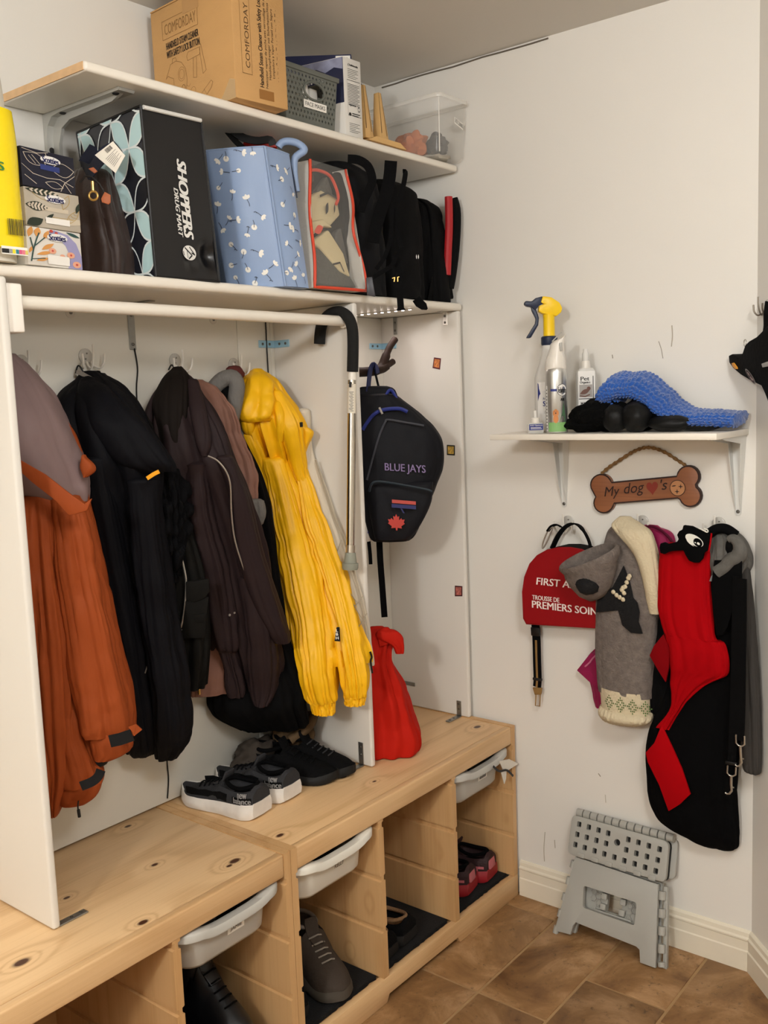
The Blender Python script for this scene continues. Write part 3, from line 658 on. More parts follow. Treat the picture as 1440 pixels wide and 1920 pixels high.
obj('lettering', ink([disc((.93, .935), .035, 14, .03)], FN2, text('H', FN2, .80, .865, .905, .965)), M_ink, r, smooth=0)

# tan stand with two tapered uprights
M_mdf = mat('tan_fibreboard', 'd3aa6e', .55, var=.04, vscale=20, bump=.05, bscale=90); M_groove = mat('dark_groove', '3a2616', .8)
r = root('rack_stand', 'tan board stand with two tapered uprights, beside the clear bin', 'stand', (-.33, -.22, ZT))
yA, yB = -.2985, -.15
obj('base', MB().rings([[(-.392, y, ZT), (-.36, y, ZT + .013), (-.262, y, ZT + .013), (-.236, y, ZT)] for y in (yA, yB)]), M_mdf, r, bevel=.0008, smooth=0)
for xx, h, w in ((-.376, .146, .034), (-.314, .140, .034)):
    u = obj('upright', MB().hexa([V((xx, yA + .022, ZT + .012)), V((xx + w, yA + .022, ZT + .012)), V((xx + w, yA + .050, ZT + .012)), V((xx, yA + .050, ZT + .012)), V((xx + .018, yA + .04, ZT + h)), V((xx + .029, yA + .04, ZT + h)), V((xx + .029, yA + .056, ZT + h)), V((xx + .018, yA + .056, ZT + h))]), M_mdf, r, bevel=.0015)
    f = quadmap((xx, yA + .022, ZT + .012), (xx + w, yA + .022, ZT + .012), (xx + .029, yA + .04, ZT + h), (xx + .018, yA + .04, ZT + h), .0006)
    obj('groove', ink(strip([(.80, .15), (.86, .97)], .05) + strip([(.13, .2), (.02, .97)], .08), f), M_groove, u, smooth=0)

# clear shoe-cleaning bin, lip around the top
M_clear = mat('clear_plastic', 'e9e7e0', .12, alpha=.13, spec=.8)
r = root('clear_bin', 'clear plastic bin labelled SHOE CLEANING at the right end of the upper shelf', 'bin', (-.07, -.2, ZT))
def loop(x0, x1, y0, y1, z, rad):
    out = []
    for cx, cy, a0 in ((x1 - rad, y1 - rad, 0), (x0 + rad, y1 - rad, 90), (x0 + rad, y0 + rad, 180), (x1 - rad, y0 + rad, 270)):
        for k in range(5): a = math.radians(a0 + 22.5 * k); out.append((cx + rad * math.cos(a), cy + rad * math.sin(a), z))
    return out
x0, x1, y0, y1 = -.132, .0115, -.333, -.040
B_ = lambda o, z, rad=.014, i=0: loop(x0 + o, x1 - o * .2 - i, y0 + o, y1 - o, z, rad)
R_ = [B_(.03, ZT + .0005, .03), B_(.016, ZT + .004, .03), B_(.012, ZT + .014, .022), B_(.004, ZT + .150, .014), B_(-.004, ZT + .151, .016, .008), B_(-.004, ZT + .158, .016, .008), B_(.003, ZT + .159, .014), B_(.006, ZT + .150, .014), B_(.0145, ZT + .015, .02), B_(.03, ZT + .003, .03)]
obj('shell', MB().rings(R_), M_clear, r, smooth=40)
obj('lip', MB().rings([B_(-.0045, ZT + .149, .016, .008), B_(-.0055, ZT + .1545, .016, .008), B_(-.0045, ZT + .1595, .016, .008), B_(.002, ZT + .1595, .014), B_(.002, ZT + .158, .014)], False, False), mat('clear_plastic_edge', 'efece4', .15, alpha=.5, spec=.8), r, smooth=40)
obj('corner_edge', MB().tube([(x0 + .012, y0 + .012, ZT + .012), (x0 + .0065, y0 + .0065, ZT + .15)], .0016, 6), mat('bright_edge', 'f4f1ea', .2, alpha=.8), r)
fb = lambda a, b: V((x0 + .004 + (x1 - x0 - .01) * a, y0 + .0035 + .008 * (1 - b), ZT + .16 * b))
obj('name_label', ink([[(.56, .60), (.88, .53), (.88, .63), (.56, .70)]], fb), M_paper, r, smooth=0)
obj('lettering', text('SHOE CLEANING', lambda a, b: fb(.575 + .29 * a, .615 - .065 * a + .07 * b) + V((0, -.0006, 0)), 0, 1, 0, 1), M_ink, r, smooth=0)
tag = [('cleaning_cloth', 'crumpled orange cloth inside the clear bin', 'cloth', (-.07, -.19, ZT + .052), (.036, .05, .038), mat('orange_cloth', 'c9703a', .85, bump=.3, bscale=60), 3, .5),
       ('shoe_brush', 'dark grey brush bundle inside the clear bin', 'brush', (-.055, -.268, ZT + .045), (.024, .03, .036), mat('charcoal_cloth', '3c3f44', .7, bump=.4, bscale=80), 5, .35),
       ('polish_tin', 'pale rag and tins at the bottom of the clear bin', 'rag', (-.05, -.235, ZT + .014), (.045, .065, .010), mat('pale_rag', 'b9b1a2', .8), 8, .3)]
for nm, lb, ct, c, rr, mm, sd, wv in tag:
    obj(nm, blob(c, rr, 26, 18, sd, wv, 2.6), mm, label=lb, cat=ct, loc=c)

# ================================================================ things on the wardrobe's top board (z = 1.734)
ZL = 1.7338
# yellow-wrapped paper pack at the far left, clear film bunched on top
M_yel = mat('yellow_film', 'f4da06', .25, bump=.15, bscale=14, coat=.3, dist=.01); M_roll = mat('paper_roll', 'cfcabd', .85, bump=.5, bscale=60); M_filmc = mat('crumpled_film', 'ece8df', .1, trans=.6, alpha=.55, bump=1, bscale=30, dist=.02)
r = root('paper_pack', 'yellow wrapped pack of paper rolls at the far left of the shelf', 'package', (-1.52, -.16, ZL))
def pillow(x0, x1, y0, y1, z0, z1, ex, seed, wob=.004, n=48, m=26):
    R = []; cx, cy = (x0 + x1) / 2, (y0 + y1) / 2; w, d = (x1 - x0) / 2, (y1 - y0) / 2
    for i in range(m + 1):
        t = i / m; z = z0 + (z1 - z0) * t; s = 1 - .06 * (max(0, abs(t - .45) - .3) / .55) ** 2
        R.append([])
        for j in range(n):
            a = 2 * math.pi * j / n; ca, sa = math.cos(a), math.sin(a)
            x = cx + w * s * math.copysign(abs(ca) ** (2 / ex), ca); y = cy + d * s * math.copysign(abs(sa) ** (2 / ex), sa)
            k = wob * noise.noise((x * 14, y * 14, z * 14 + seed)); R[-1].append((x + k, y + k, z))
    return MB().rings(R)
obj('rolls', pillow(-1.76, -1.366, -.318, -.03, ZL + .0005, ZL + .305, 9, 1, .003), M_roll, r)
obj('wrap', pillow(-1.765, -1.357, -.328, -.028, ZL + .022, ZL + .250, 10, 2, .004), M_yel, r)
obj('wrap', pillow(-1.45, -1.345, -.172, -.028, ZL + .04, ZL + .25, 6, 5, .005), M_yel, r)
obj('clear_film', pillow(-1.52, -1.345, -.25, -.04, ZL + .235, ZL + .305, 3, 9, .02), M_filmc, r)
fy = lambda a, b: V((a, -.3308, b))
xb0, xb1 = -1.4052, -1.3713
obj('barcode', ink(barcode(xb0, xb1, 1.7761, 1.8026, 4), fy), M_ink, r, smooth=0)
obj('print', ink([rect(-1.4204, -1.3723, 1.7434, 1.7567)], fy), M_paper, r, smooth=0)
for k, c in enumerate(('1a1a18', '9a9a98', 'e6d92a', '2f7f8f', 'd2587f', 'e07a8a', 'd8c86a')):
    w_ = 0.0485; xa = -1.42 + w_ * (0, .28, .40, .53, .65, .77, .89)[k]
    obj('colour_patch', ink([rect(xa, xa + w_ * (.27, .11, .11, .11, .11, .11, .1)[k], 1.7452, 1.7523)], lambda a, b: fy(a, b) + V((0, -.0006, 0))), mat('swatch_%d' % k, c, .5), r, smooth=0)
obj('lettering', text('S', fy, -1.4142, -1.4035, 1.8797, 1.8936, bold=.001), mat('green_ink', '2d7a3c', .5), r, smooth=0)

# three tissue boxes
def tissue(z0, x0, x1, ang, yf, label, base, art):
    """art: list of (material, polygons in 0..1, 0..1)"""
    w = x1 - x0; h = .066; d = .115
    M = T(x0, yf, z0) @ RZ(ang); r = root('tissue_box', label, 'tissue box', group='stacked tissue boxes', M=M)
    obj('carton', MB().box(0, w, 0, d, 0, h), base, r, bevel=.0015, local=True)
    lift = .0006
    for m, polys in art:
        obj('print', ink(polys, lambda a, b: V((a * w, -lift, b * h))), m, r, smooth=0, local=True); lift += .00035
    t_ = text('Scotties', lambda a, b: V((a * w, -lift, b * h)), .39, .69, .70, .86, bold=.006)
    obj('print', ink([disc((.54, .78), .19, 18, .105)], lambda a, b: V((a * w, -lift + .0003, b * h))), mat('logo_white', 'e8e6e2', .5), r, smooth=0, local=True)
    obj('lettering', t_, mat('logo_navy', '1d2356', .5), r, smooth=0, local=True)
    return r, (lambda a, b: V((a * w, -lift - .0004, b * h)))
M_cream = mat('leaf_line_cream', 'cbbfae', .5); M_dkg = mat('leaf_dark_green', '2a3328', .5); M_gold = mat('leaf_gold', 'b99f66', .5); M_sand = mat('sand_print', 'c9bda8', .5)
M_orng = mat('leaf_orange', 'd99a55', .5); M_teal = mat('stem_teal', '2f4f4c', .5); M_lav = mat('lavender_print', '9a97bf', .5); M_peach = mat('flower_peach', 'e3a78a', .5); M_redd = mat('berry_red', 'c2483a', .5); M_wht = mat('print_white', 'ece9e2', .5)
def outline(p, q, w): pl = lens(p, q, w); return strip(pl + [pl[0]], .012)
def clipc(polys): return [[(min(max(a, .005), .995), min(max(b, .005), .995)) for a, b in p] for p in polys]
def ribs(p, q, w, n=7, lw=.035):
    p, q = V(p), V(q); d = q - p; nn = V((-d.y, d.x)).normalized(); out = []
    for i in range(1, n):
        c = p + d * (i / n); e = w * .36 * math.sin(math.pi * i / n)
        for s in (1, -1): out += strip([tuple(c), tuple(c + nn * s * e + d * .06)], lw)
    return out
# bottom: white with orange leaves and a lavender arch
art = [(M_lav, clipc([[(.5, .98), (.75, .9), (.9, .7), (.99, .35), (.99, .0), (.72, 0), (.78, .3), (.70, .6), (.55, .8), (.4, .9)]])),
       (M_orng, clipc([lens((.03, .72), (.10, 1.0), .10), lens((.17, .75), (.22, 1.0), .12), lens((.3, .7), (.4, .95), .09), lens((.25, .42), (.48, .62), .10), lens((.15, .28), (.45, .40), .09), lens((.14, .12), (.38, .22), .09), lens((.02, .3), (.1, .5), .06)])),
       (M_teal, clipc(strip([(.05, .1), (.1, .4), (.16, .65), (.22, .85)], .025) + strip([(.1, .4), (.06, .7)], .022) + strip([(.13, .5), (.32, .75)], .022) + strip([(.06, .15), (.3, .2)], .02) + [lens((.72, .97), (.98, .86), .08)])),
       (M_peach, [disc((.44, .42), .07, 10, .08), disc((.78, .36), .075, 10, .085), disc((.88, .12), .08, 10, .09), disc((.62, .3), .05, 10, .06)]),
       (M_redd, [disc((.44, .94), .035, 10, .04), disc((.53, .9), .03, 10, .04), disc((.44, .42), .02, 8, .03), disc((.78, .36), .02, 8, .03), disc((.88, .12), .025, 8, .03)]),
       (M_wht, [rect(.34, .74, .06, .30)])]
tissue(ZL + .0006, -1.3545, -1.2345, .12, -.302, 'white tissue box with orange leaves, bottom of the stack', mat('tissue_white', 'dedad2', .5), art)
art = [(M_sand, clipc([rect(.34, .78, .45, .56), [(.5, .3), (.99, .34), (.99, .2), (.6, .1)]])),
       (M_gold, clipc(outline((.1, .95), (.5, .72), .16) + outline((.68, .55), (.8, .95), .12) + outline((.72, .15), (.98, .6), .14) + strip([(.4, .3), (.9, .32)], .012) + ribs((.72, .15), (.98, .6), .14, 6, .012))),
       (M_dkg, clipc([lens((.02, .95), (.62, .90), .20), lens((.0, .55), (.40, .52), .24), lens((.0, .02), (.30, .22), .22), lens((.92, .5), (1.0, .8), .08), lens((.33, .18), (.5, .4), .08)])),
       (M_cream, clipc(ribs((.02, .95), (.62, .90), .2) + ribs((.0, .55), (.40, .52), .24))),
       (M_wht, [rect(.34, .78, .12, .28)])]
tissue(ZL + .0678, -1.3515, -1.2325, .10, -.300, 'beige tissue box with dark green leaves, middle of the stack', mat('tissue_beige', 'b9b0a0', .5), art)
art = [(M_cream, clipc(outline((.05, .85), (.45, .62), .30) + outline((.55, .55), (.98, .62), .36) + outline((.42, .18), (.75, .12), .18) + strip([(.0, .55), (.2, .35), (.45, .3), (.7, .33), (.95, .2)], .014) + strip([(.03, .95), (.3, .9), (.5, .97)], .014) + strip([(.05, .28), (.25, .1)], .014) + strip([(.78, .25), (.99, .5)], .014) + strip([(.78, .25), (.7, .02)], .012) + strip([(.78, .25), (.9, .02)], .012) + strip([(.14, .8), (.26, .62)], .01) + strip([(.2, .83), (.34, .62)], .01) + strip([(.45, .95), (.52, .7)], .01))),
       (mat('blue_banner', '2b3a7a', .5), [rect(.34, .70, .50, .64)])]
tissue(ZL + .1350, -1.3535, -1.2350, .14, -.302, 'navy tissue box with pale leaf outlines, top of the stack', mat('tissue_navy', '15172a', .4), art)

# brown nylon pouch with leather tabs
M_brn = mat('brown_nylon', '2c1912', .5, bump=.3, bscale=35, sheen=.2, dist=.006); M_lea = mat('tan_leather', 'a0562e', .55); M_brass = mat('brass', 'c9a25c', .3, metal=.9)
r = root('nylon_bag', 'dark brown nylon bag with tan leather tabs beside the tissue boxes', 'bag', (-1.17, -.2, ZL))
rw = [(-1.0857,-0.1195,1.9654,0.0191,0.02),(-1.0873,-0.1385,1.9514,0.0375,0.04),(-1.0943,-0.1513,1.9147,0.0449,0.06),(-1.0974,-0.1584,1.8713,0.0497,0.07),(-1.0963,-0.1633,1.8287,0.0546,0.075),(-1.0927,-0.1649,1.7865,0.0576,0.075),(-1.0927,-0.1616,1.7592,0.0555,0.07)]
rw[-1] = rw[-1][:2] + (ZL + .001,) + rw[-1][3:]
obj('body', cloth(rw, amp=.006, k=7, seed=4, hem=0, ex=2.6), M_brn, r, smooth=60)
def patch(name, pts, m, par, th=.002, **k):
    """thin plate through world points (a fan outline), thickened toward the room"""
    P_ = [V(p) for p in pts]; nrm = (P_[1] - P_[0]).cross(P_[2] - P_[0]).normalized(); nrm = nrm if nrm.dot(FH) < 0 else -nrm
    return obj(name, MB().rings([[p for p in P_], [p + nrm * th for p in P_]]), m, par, bevel=th * .3, **k)
patch('leather_tab', [(-1.1865,-0.2919,1.8679),(-1.1816,-0.298,1.8802),(-1.175,-0.3063,1.874),(-1.1757,-0.3055,1.8605),(-1.1783,-0.3022,1.8568),(-1.1856,-0.293,1.8611)], M_lea, r, .003)
patch('leather_tab', [(-1.1792,-0.2486,1.9303),(-1.1727,-0.2566,1.9329),(-1.1681,-0.2625,1.9248),(-1.172,-0.2575,1.9211)], M_lea, r, .004)
zc_ = V((-1.1994,-0.2858,1.873))
zp = obj('zip_pull', MB().tube([zc_ + RH * (0.008 * math.cos(a)) + V((0, 0, .008 * math.sin(a))) for a in [i * math.pi / 10 for i in range(21)]], .0022, 8).tube([zc_ + V((0, 0, .009)), zc_ + V((0, 0, .026))], .003, 8), M_brass, r, label='round brass zip pull')
obj('zip', MB().tube([(-1.2089,-0.2609,1.8997),(-1.2021,-0.2694,1.9108),(-1.1947,-0.2786,1.9084),(-1.1866,-0.2887,1.8954),(-1.1812,-0.2956,1.8787)], .002, 6), mat('dark_zip', '171210', .5), r)

# insulated shopper: petal print on the long side, black front
M_pet = mat('dark_print_cloth', '1b1d26', .35, coat=.2, var=.2, vscale=7, bump=.06, bscale=12, dist=.01); M_aqua = mat('aqua_petal', 'b4d3d6', .4); M_blk = mat('black_laminate', '101013', .33, coat=.15, bump=.12, bscale=9, dist=.012); M_linew = mat('white_line', 'd6dede', .4)
A0 = V((-1.068, -.288, ZL)); B0 = V((-.912, -.300, ZL)); D0 = V((.012, .205, 0)); A1 = V((-1.081, -.291, 2.056)); B1 = V((-.930, -.292, 2.058)); D1 = V((-.004, .205, -.012))
r = root('cooler_bag', 'tall black and aqua petal print shopping bag lettered SHOPPERS DRUG MART', 'bag', (A0 + B0 + D0) / 2)
def bilin(p00, p10, p11, p01, bulge, n): return lambda a, b: quadmap(p00, p10, p11, p01, 0)(a, b) + V(n) * (bulge * math.sin(math.pi * min(max(a, 0), 1)) * math.sin(math.pi * min(max(b, 0), 1)))
Wl = bilin(A0 + D0, A0, A1, A1 + D1, .008, (-1, 0, 0)); Wf = bilin(A0, B0, B1, A1, -.006, (0, -1, 0)); Wr = bilin(B0, B0 + D0, B1 + D1, B1, .004, (1, 0, 0)); Wb = bilin(B0 + D0, A0 + D0, A1 + D1, B1 + D1, .004, (0, 1, 0)); Wt = bilin(A1, B1, B1 + D1, A1 + D1, .006, (0, 0, 1))
obj('petal_side', MB().grid(Wl, 10, 16), M_pet, r); mbb = MB().grid(Wr, 8, 12).grid(Wb, 8, 12).grid(Wt, 8, 8).hexa([A0, B0, B0 + D0, A0 + D0] + [q + V((0, 0, .004)) for q in (A0, B0, B0 + D0, A0 + D0)])
obj('shell', mbb, M_blk, r); obj('front', MB().grid(lambda a, b: Wf(a, b) + V((0, .018 * math.exp(-((a - .9) / .12) ** 2 - ((b - .16) / .07) ** 2) + .006 * math.exp(-((a - .6) / .1) ** 2 - ((b - .1) / .05) ** 2), 0)), 24, 40), M_blk, r)
edge = MB()
for a, b in ((A0, A1), (B0, B1), (A0, B0), (A0 + D0, A1 + D1), (A1, A1 + D1)): edge.tube([a, a.lerp(b, .5), b], .0028, 8)
obj('piping', edge, M_blk, r); obj('piping', MB().tube([Wf(t, 1.0) + V((0, -.003, -.002)) for t in (.03, .5, .98)], .0042, 8), mat('white_binding', 'd9d9d4', .5), r, label='white binding along the top of the front')
SL = 2.0 / .9
def lift(W, n, k=.0012): return lambda a, b: W(a, b) + V(n) * k
fl = lift(Wl, (-1, -.1, 0)); fl2 = lift(Wl, (-1, -.1, 0), .0017)
pet, lines = [], []
def inside(p): return [(min(max(a, 0.0), 1.0), min(max(b, 0.0), 1.0)) for a, b in p]
ca, cb = .50, .235                                          # repeat across and up the face
def node(i, j): return (.30 + i * ca + (ca / 2 if j % 2 else 0), .03 + j * cb * .80)
for i in range(-2, 3):
    for j in range(-1, 6):
        for di in (0, 1):
            i2 = i + di - (0 if j % 2 else 1)
            full = (i + 2 * j) % 3 == 0 or (i2 + 2 * (j + 1)) % 3 == 0
            pl_ = lens(node(i, j), node(i2, j + 1), .15, 9)
            if max(a for a, b in pl_) < .02 or min(a for a, b in pl_) > .98 or max(b for a, b in pl_) < .02 or min(b for a, b in pl_) > .98: continue
            lp = inside(pl_)
            if full: pet.append(lp)
            lines += [q for q in ([(min(max(a, 0), 1), min(max(b, 0), 1)) for a, b in x] for x in strip(pl_ + [pl_[0]], .012)) if max(a for a, b in q) - min(a for a, b in q) > .001 and max(b for a, b in q) - min(b for a, b in q) > .001]
obj('print', ink(pet, fl), M_aqua, r, smooth=0); obj('print', ink(lines, fl2), M_linew, r, smooth=0)
ff = lambda a, b: Wf(1 - b, 1 - a) + V((0, -.0016, 0)); ff = lambda a, b: Wf(b, 1 - a) + V((0, -.0016, 0))     # lettering runs down the front
t_ = MB(); text('SHOPPERS', ff, .27, .745, .52, .665, t_, shear=.25, bold=.006); text('DRUG MART', ff, .445, .74, .43, .50, t_, shear=.25, bold=.002)
obj('lettering', t_, mat('white_print', 'dcdbd6', .45), r, smooth=0)
lg = ink([disc((.835, .565), .046, 24, .105)], ff)
obj('print', lg, MATS['white_print'], r, smooth=0)
ff2 = lambda a, b: ff(a, b) + V((0, -.0006, 0))
obj('print', ink(strip([(.805, .50), (.85, .60), (.872, .545)], .010) + strip([(.80, .575), (.845, .645), (.835, .60)], .009) + strip([(.815, .53), (.865, .53)], .007) + strip([(.83, .47), (.85, .475)], .01), ff2), M_blk, r, smooth=0)
hp = [Wl(.30, .86), Wl(.32, .72) + V((-.035, 0, 0)), Wl(.50, .66) + V((-.05, 0, 0)), Wl(.66, .74) + V((-.04, 0, 0)), Wl(.68, .80) + V((-.004, 0, 0))]
obj('handle', MB().strap(spline([tuple(x) for x in hp], 24), .032, .002, (.2, .4, 1)), mat('navy_webbing', '14182c', .7, bump=.2, bscale=200), r, smooth=50)
tg = [(-1.1562,-0.2397,1.961),(-1.1333,-0.2683,1.9852),(-1.1199,-0.2851,1.9578),(-1.1328,-0.2689,1.926)]
hang = patch('swing_tag', tg, mat('tag_card', 'e2dccf', .6), r, .0012, label='cream swing tag with a barcode')
ft = quadmap(tg[0], tg[3], tg[2], tg[1], .0022); ft = quadmap(tg[3], tg[2], tg[1], tg[0], .002)
fq = lambda a, b: V(tg[0]).lerp(V(tg[1]), a).lerp(V(tg[3]).lerp(V(tg[2]), a), 1 - b) - FH * .0022
obj('lettering', ink(barcode(.45, .8, .72, .92, 3) + sum([strip([(.2, .6 - .07 * i), (.85 - .2 * (i % 2), .6 - .07 * i)], .015) for i in range(7)], []), fq), M_inkg, hang, smooth=0)

# pale blue floral tote
M_tote = mat('blue_faux_leather', '8da3c6', .42, bump=.05, bscale=180, var=.04, vscale=4); M_flw = mat('white_petal', 'ece9e0', .5); M_stem = mat('dark_stem', '3d4658', .5)
r = root('tote_bag', 'pale blue tote with small white flowers, hanging slightly over the shelf edge', 'bag', (-.72, -.2, ZL))
c_ = {'fl': (-.757, -.222), 'fr': (-.737, -.310), 'rr': (-.662, -.322), 'bl': (-.70, -.10)}
b00, b10, b20 = V((-.800, -.205, ZL)), V((-.731, -.314, ZL)), V((-.658, -.318, ZL)); b30 = V((-.655, -.12, ZL)); b40 = V((-.74, -.10, ZL))
t00, t10, t20 = V((-0.8328,-0.195,2.0304)), V((-0.7695,-0.31,2.0291)), V((-0.6831,-0.3,2.0282)); t30 = V((-.69, -.11, 2.015)); t40 = V((-.80, -.09, 2.015))
def smoothside(p00, p10, p11, p01, nrm, bul):
    return lambda a, b: quadmap(p00, p10, p11, p01, 0)(a, b) + V(nrm) * bul * math.sin(math.pi * a) * (.3 + .7 * math.sin(math.pi * min(1, b * 1.1)))
tL = smoothside(b00, b10, t10, t00, (-.85, -.52, 0), .014); tR = smoothside(b10, b20, t20, t10, (.05, -1, 0), .008)
tB = smoothside(b20, b30, t30, t20, (1, 0, 0), .006); tC = smoothside(b30, b40, t40, t30, (0, 1, 0), .004); tD = smoothside(b40, b00, t00, t40, (-1, .4, 0), .004)
mb = MB()
for f in (tL, tR, tB, tC, tD): mb.grid(f, 14, 18)
mb.add([b00, b10, b20, b30, b40], [(4, 3, 2, 1, 0)])
obj('body', mb, M_tote, r, smooth=50, solid=.003)
obj('piping', MB().tube([tL(1, t / 12) + V((-.001, -.003, 0)) for t in range(13)], .0028, 8), M_tote, r); obj('piping', MB().tube([tL(t / 10, 1) for t in range(11)] + [tR(t / 8, 1) for t in range(9)], .0026, 8), M_tote, r)
fl_, st_ = MB(), MB(); rnd = random.Random(5)
for F_, spots in ((tL, [(.20, .93), (.33, .93), (.62, .97), (.25, .84), (.52, .84), (.8, .97), (.12, .73), (.36, .68), (.60, .63), (.05, .60), (.80, .51), (.22, .50), (.36, .49), (.07, .44), (.52, .39), (.65, .43), (.19, .32), (.40, .26), (.66, .25), (.13, .17), (.42, .13), (.88, .16), (.73, .09), (.17, .08), (.5, .03)]), (tR, [(.3, .87), (.75, .87), (.45, .79), (.85, .71), (.3, .6), (.75, .54), (.4, .45), (.62, .43), (.28, .31), (.8, .34), (.62, .24), (.55, .16), (.3, .14), (.8, .08), (.4, .05), (.12, .10)])):
    sx = 1.0 if F_ is tL else 1.5
    nrm = (V((-.85, -.52, 0)) if F_ is tL else V((.05, -1, 0))) * .0026
    for (a, b) in spots:
        th = rnd.uniform(0, 6.28); k = rnd.uniform(.85, 1.15)
        fn = lambda x, y, a=a, b=b: F_(min(max(a + x * sx * .95, .0), 1.0), min(max(b + y * .42, .0), 1)) + nrm
        if rnd.random() < .3: ink([disc((0, 0), .048 * k, 9, .045 * k)], fn, fl_)
        else:
            for q in (-.75, 0, .75): ink([lens((0, 0), (.085 * k * math.cos(th + q), .085 * k * math.sin(th + q)), .05 * k, 5, .6)], fn, fl_)
        fn2 = lambda x, y, fn=fn: fn(x, y) + nrm * .3
        e = (-.12 * math.cos(th), -.12 * math.sin(th)); ink(strip([(0, 0), (e[0] * .6 + .01, e[1] * .6), e], .010), fn2, st_)
        if rnd.random() < .4: ink([lens(e, (e[0] + .03, e[1] - .03), .014, 4), lens(e, (e[0] - .035, e[1] - .01), .014, 4)], fn2, st_)
obj('flower_print', fl_, M_flw, r, smooth=0, kind='stuff'); obj('stem_print', st_, M_stem, r, smooth=0, kind='stuff')
hl = [(-0.677,-0.2637,2.052),(-0.6722,-0.2697,2.0611),(-0.663,-0.2812,2.064),(-0.651,-0.2963,2.0598),(-0.6422,-0.3073,2.0499),(-0.641,-0.3089,2.0416),(-0.6488,-0.2991,2.0339),(-0.6552,-0.291,2.0226),(-0.6563,-0.2897,1.9874),(-0.6543,-0.2921,1.9519)]
obj('handle', MB().tube(spline(hl, 30), .0085, 10), M_tote, r, smooth=50)
obj('handle_edge', MB().tube(spline([(-0.674,-0.2912,2.0289),(-0.6698,-0.2965,1.996),(-0.6669,-0.3001,1.9666),(-0.6648,-0.3027,1.9359)], 10), .0016, 6), M_stem, r)
bs = root('black_bag', 'black bag with long straps and a red flap behind the blue tote', 'bag', (-.72, -.06, ZL))
obj('body', pillow(-.86, -.63, -.088, -.022, ZL + .0005, ZL + .315, 4, 3, .006), mat('black_nylon', '0f0f10', .55, bump=.2, bscale=60), bs)
obj('strap', MB().strap(spline([(-0.7535,-0.1256,2.1479),(-0.745,-0.1362,2.1298),(-0.7309,-0.154,2.0996),(-0.7166,-0.1719,2.0716),(-0.7041,-0.1875,2.0543)], 16), .016, .003, (.8, 0, .5)), M_black, bs, smooth=50)
obj('strap', MB().strap(spline([(-0.7502,-0.1272,2.1471),(-0.7329,-0.1489,2.1202),(-0.7111,-0.1762,2.0871),(-0.6885,-0.2045,2.0751),(-0.6693,-0.2286,2.0763),(-0.6644,-0.2348,2.0641)], 18), .018, .003, (.5, -.2, 1)), M_black, bs, smooth=50)
obj('red_flap', MB().hexa([V(q) for q in [(-0.6712,-0.1361,2.0763),(-0.6179,-0.203,2.0731)]] + [V(q) + FH * .02 for q in [(-0.6179,-0.203,2.0731),(-0.6712,-0.1361,2.0763)]] + [V(q) for q in [(-0.6606,-0.1493,2.1083),(-0.6236,-0.1958,2.0904)]] + [V(q) + FH * .02 for q in [(-0.6236,-0.1958,2.0904),(-0.6606,-0.1493,2.1083)]]), mat('red_nylon', 'c0281c', .5), bs, bevel=.004)

# clear vinyl pouch with red trim
M_redt = mat('red_vinyl_trim', 'd2452a', .45); M_wcan = mat('white_canvas', 'c9c5bc', .75, bump=.2, bscale=150); M_vin = mat('clear_vinyl', 'e6e4de', .08, alpha=.13, coat=.6, bump=.5, bscale=18, dist=.01)
r = root('vinyl_pouch', 'clear vinyl bag with red trim and white sides, right of the blue tote', 'bag', (-.55, -.2, ZL))
tl_, tr_, br_, bl_ = V((-.606, -.290, 2.0313)), V((-.461, -.282, 2.0331)), V((-.462, -.3295, ZL + .004)), V((-.636, -.318, ZL + .004))
bk = V((-.01, .20, 0))
vf = lambda a, b: quadmap(bl_, br_, tr_, tl_, 0)(a, b) + V((.010 * math.sin(b * 9) * a * (1 - b) - .012 * a * math.exp(-((b - .5) / .15) ** 2), -.004 * math.sin(3 * a + 8 * b), 0))
obj('window', MB().grid(vf, 14, 22), M_vin, r, smooth=60)
obj('trim', MB().tube([vf(0, 1 - t / 20) for t in range(21)] + [vf(t / 10, 0) for t in range(1, 11)] + [vf(1, t / 20) for t in range(1, 21)], .0038, 8), M_redt, r, smooth=60)
obj('side', MB().grid(lambda a, b: quadmap(bl_ + bk, bl_, tl_ + V((0, 0, -.001)), tl_ + bk * .45 + V((-.0, 0, -.0)), 0)(a, b), 6, 10), M_wcan, r, solid=.002)
obj('side', MB().grid(lambda a, b: quadmap(br_, br_ + bk, tr_ + bk, tr_, 0)(a, b), 6, 10), M_wcan, r, solid=.002)
obj('back', MB().grid(lambda a, b: quadmap(br_ + bk, bl_ + bk, tl_ + bk, tr_ + bk, 0)(a, b), 6, 10).add([bl_, br_, br_ + bk, bl_ + bk], [(0, 1, 2, 3)]), M_wcan, r, solid=.002)
lt = root('folded_linens', 'cream printed cloths folded inside the red trimmed vinyl bag', 'cloth', (-.55, -.24, ZL + .01))
M_crm = mat('cream_linen', 'c9b990', .8, bump=.3, bscale=40); M_gryc = mat('grey_fleece', '4a4942', .9, bump=.8, bscale=120)
fz = lambda a, b, k: quadmap(bl_, br_, tr_, tl_, 0)(a, b) + V((0, .016 + k, 0))
def slab(poly, m, k, name='cloth_fold', th=.02, par=lt):
    P_ = [fz(a, b, k) for a, b in poly]; return obj(name, MB().rings([P_, [p + V((0, th, 0)) for p in P_]]), m, par, bevel=.005, seg=3)
slab([(.05, .03), (.93, .03), (.80, .14), (.55, .30), (.06, .33)], M_gryc, .0); slab([(.06, .36), (.45, .48), (.72, .30), (.80, .11), (.60, .15), (.45, .22), (.22, .32)], M_crm, -.004)
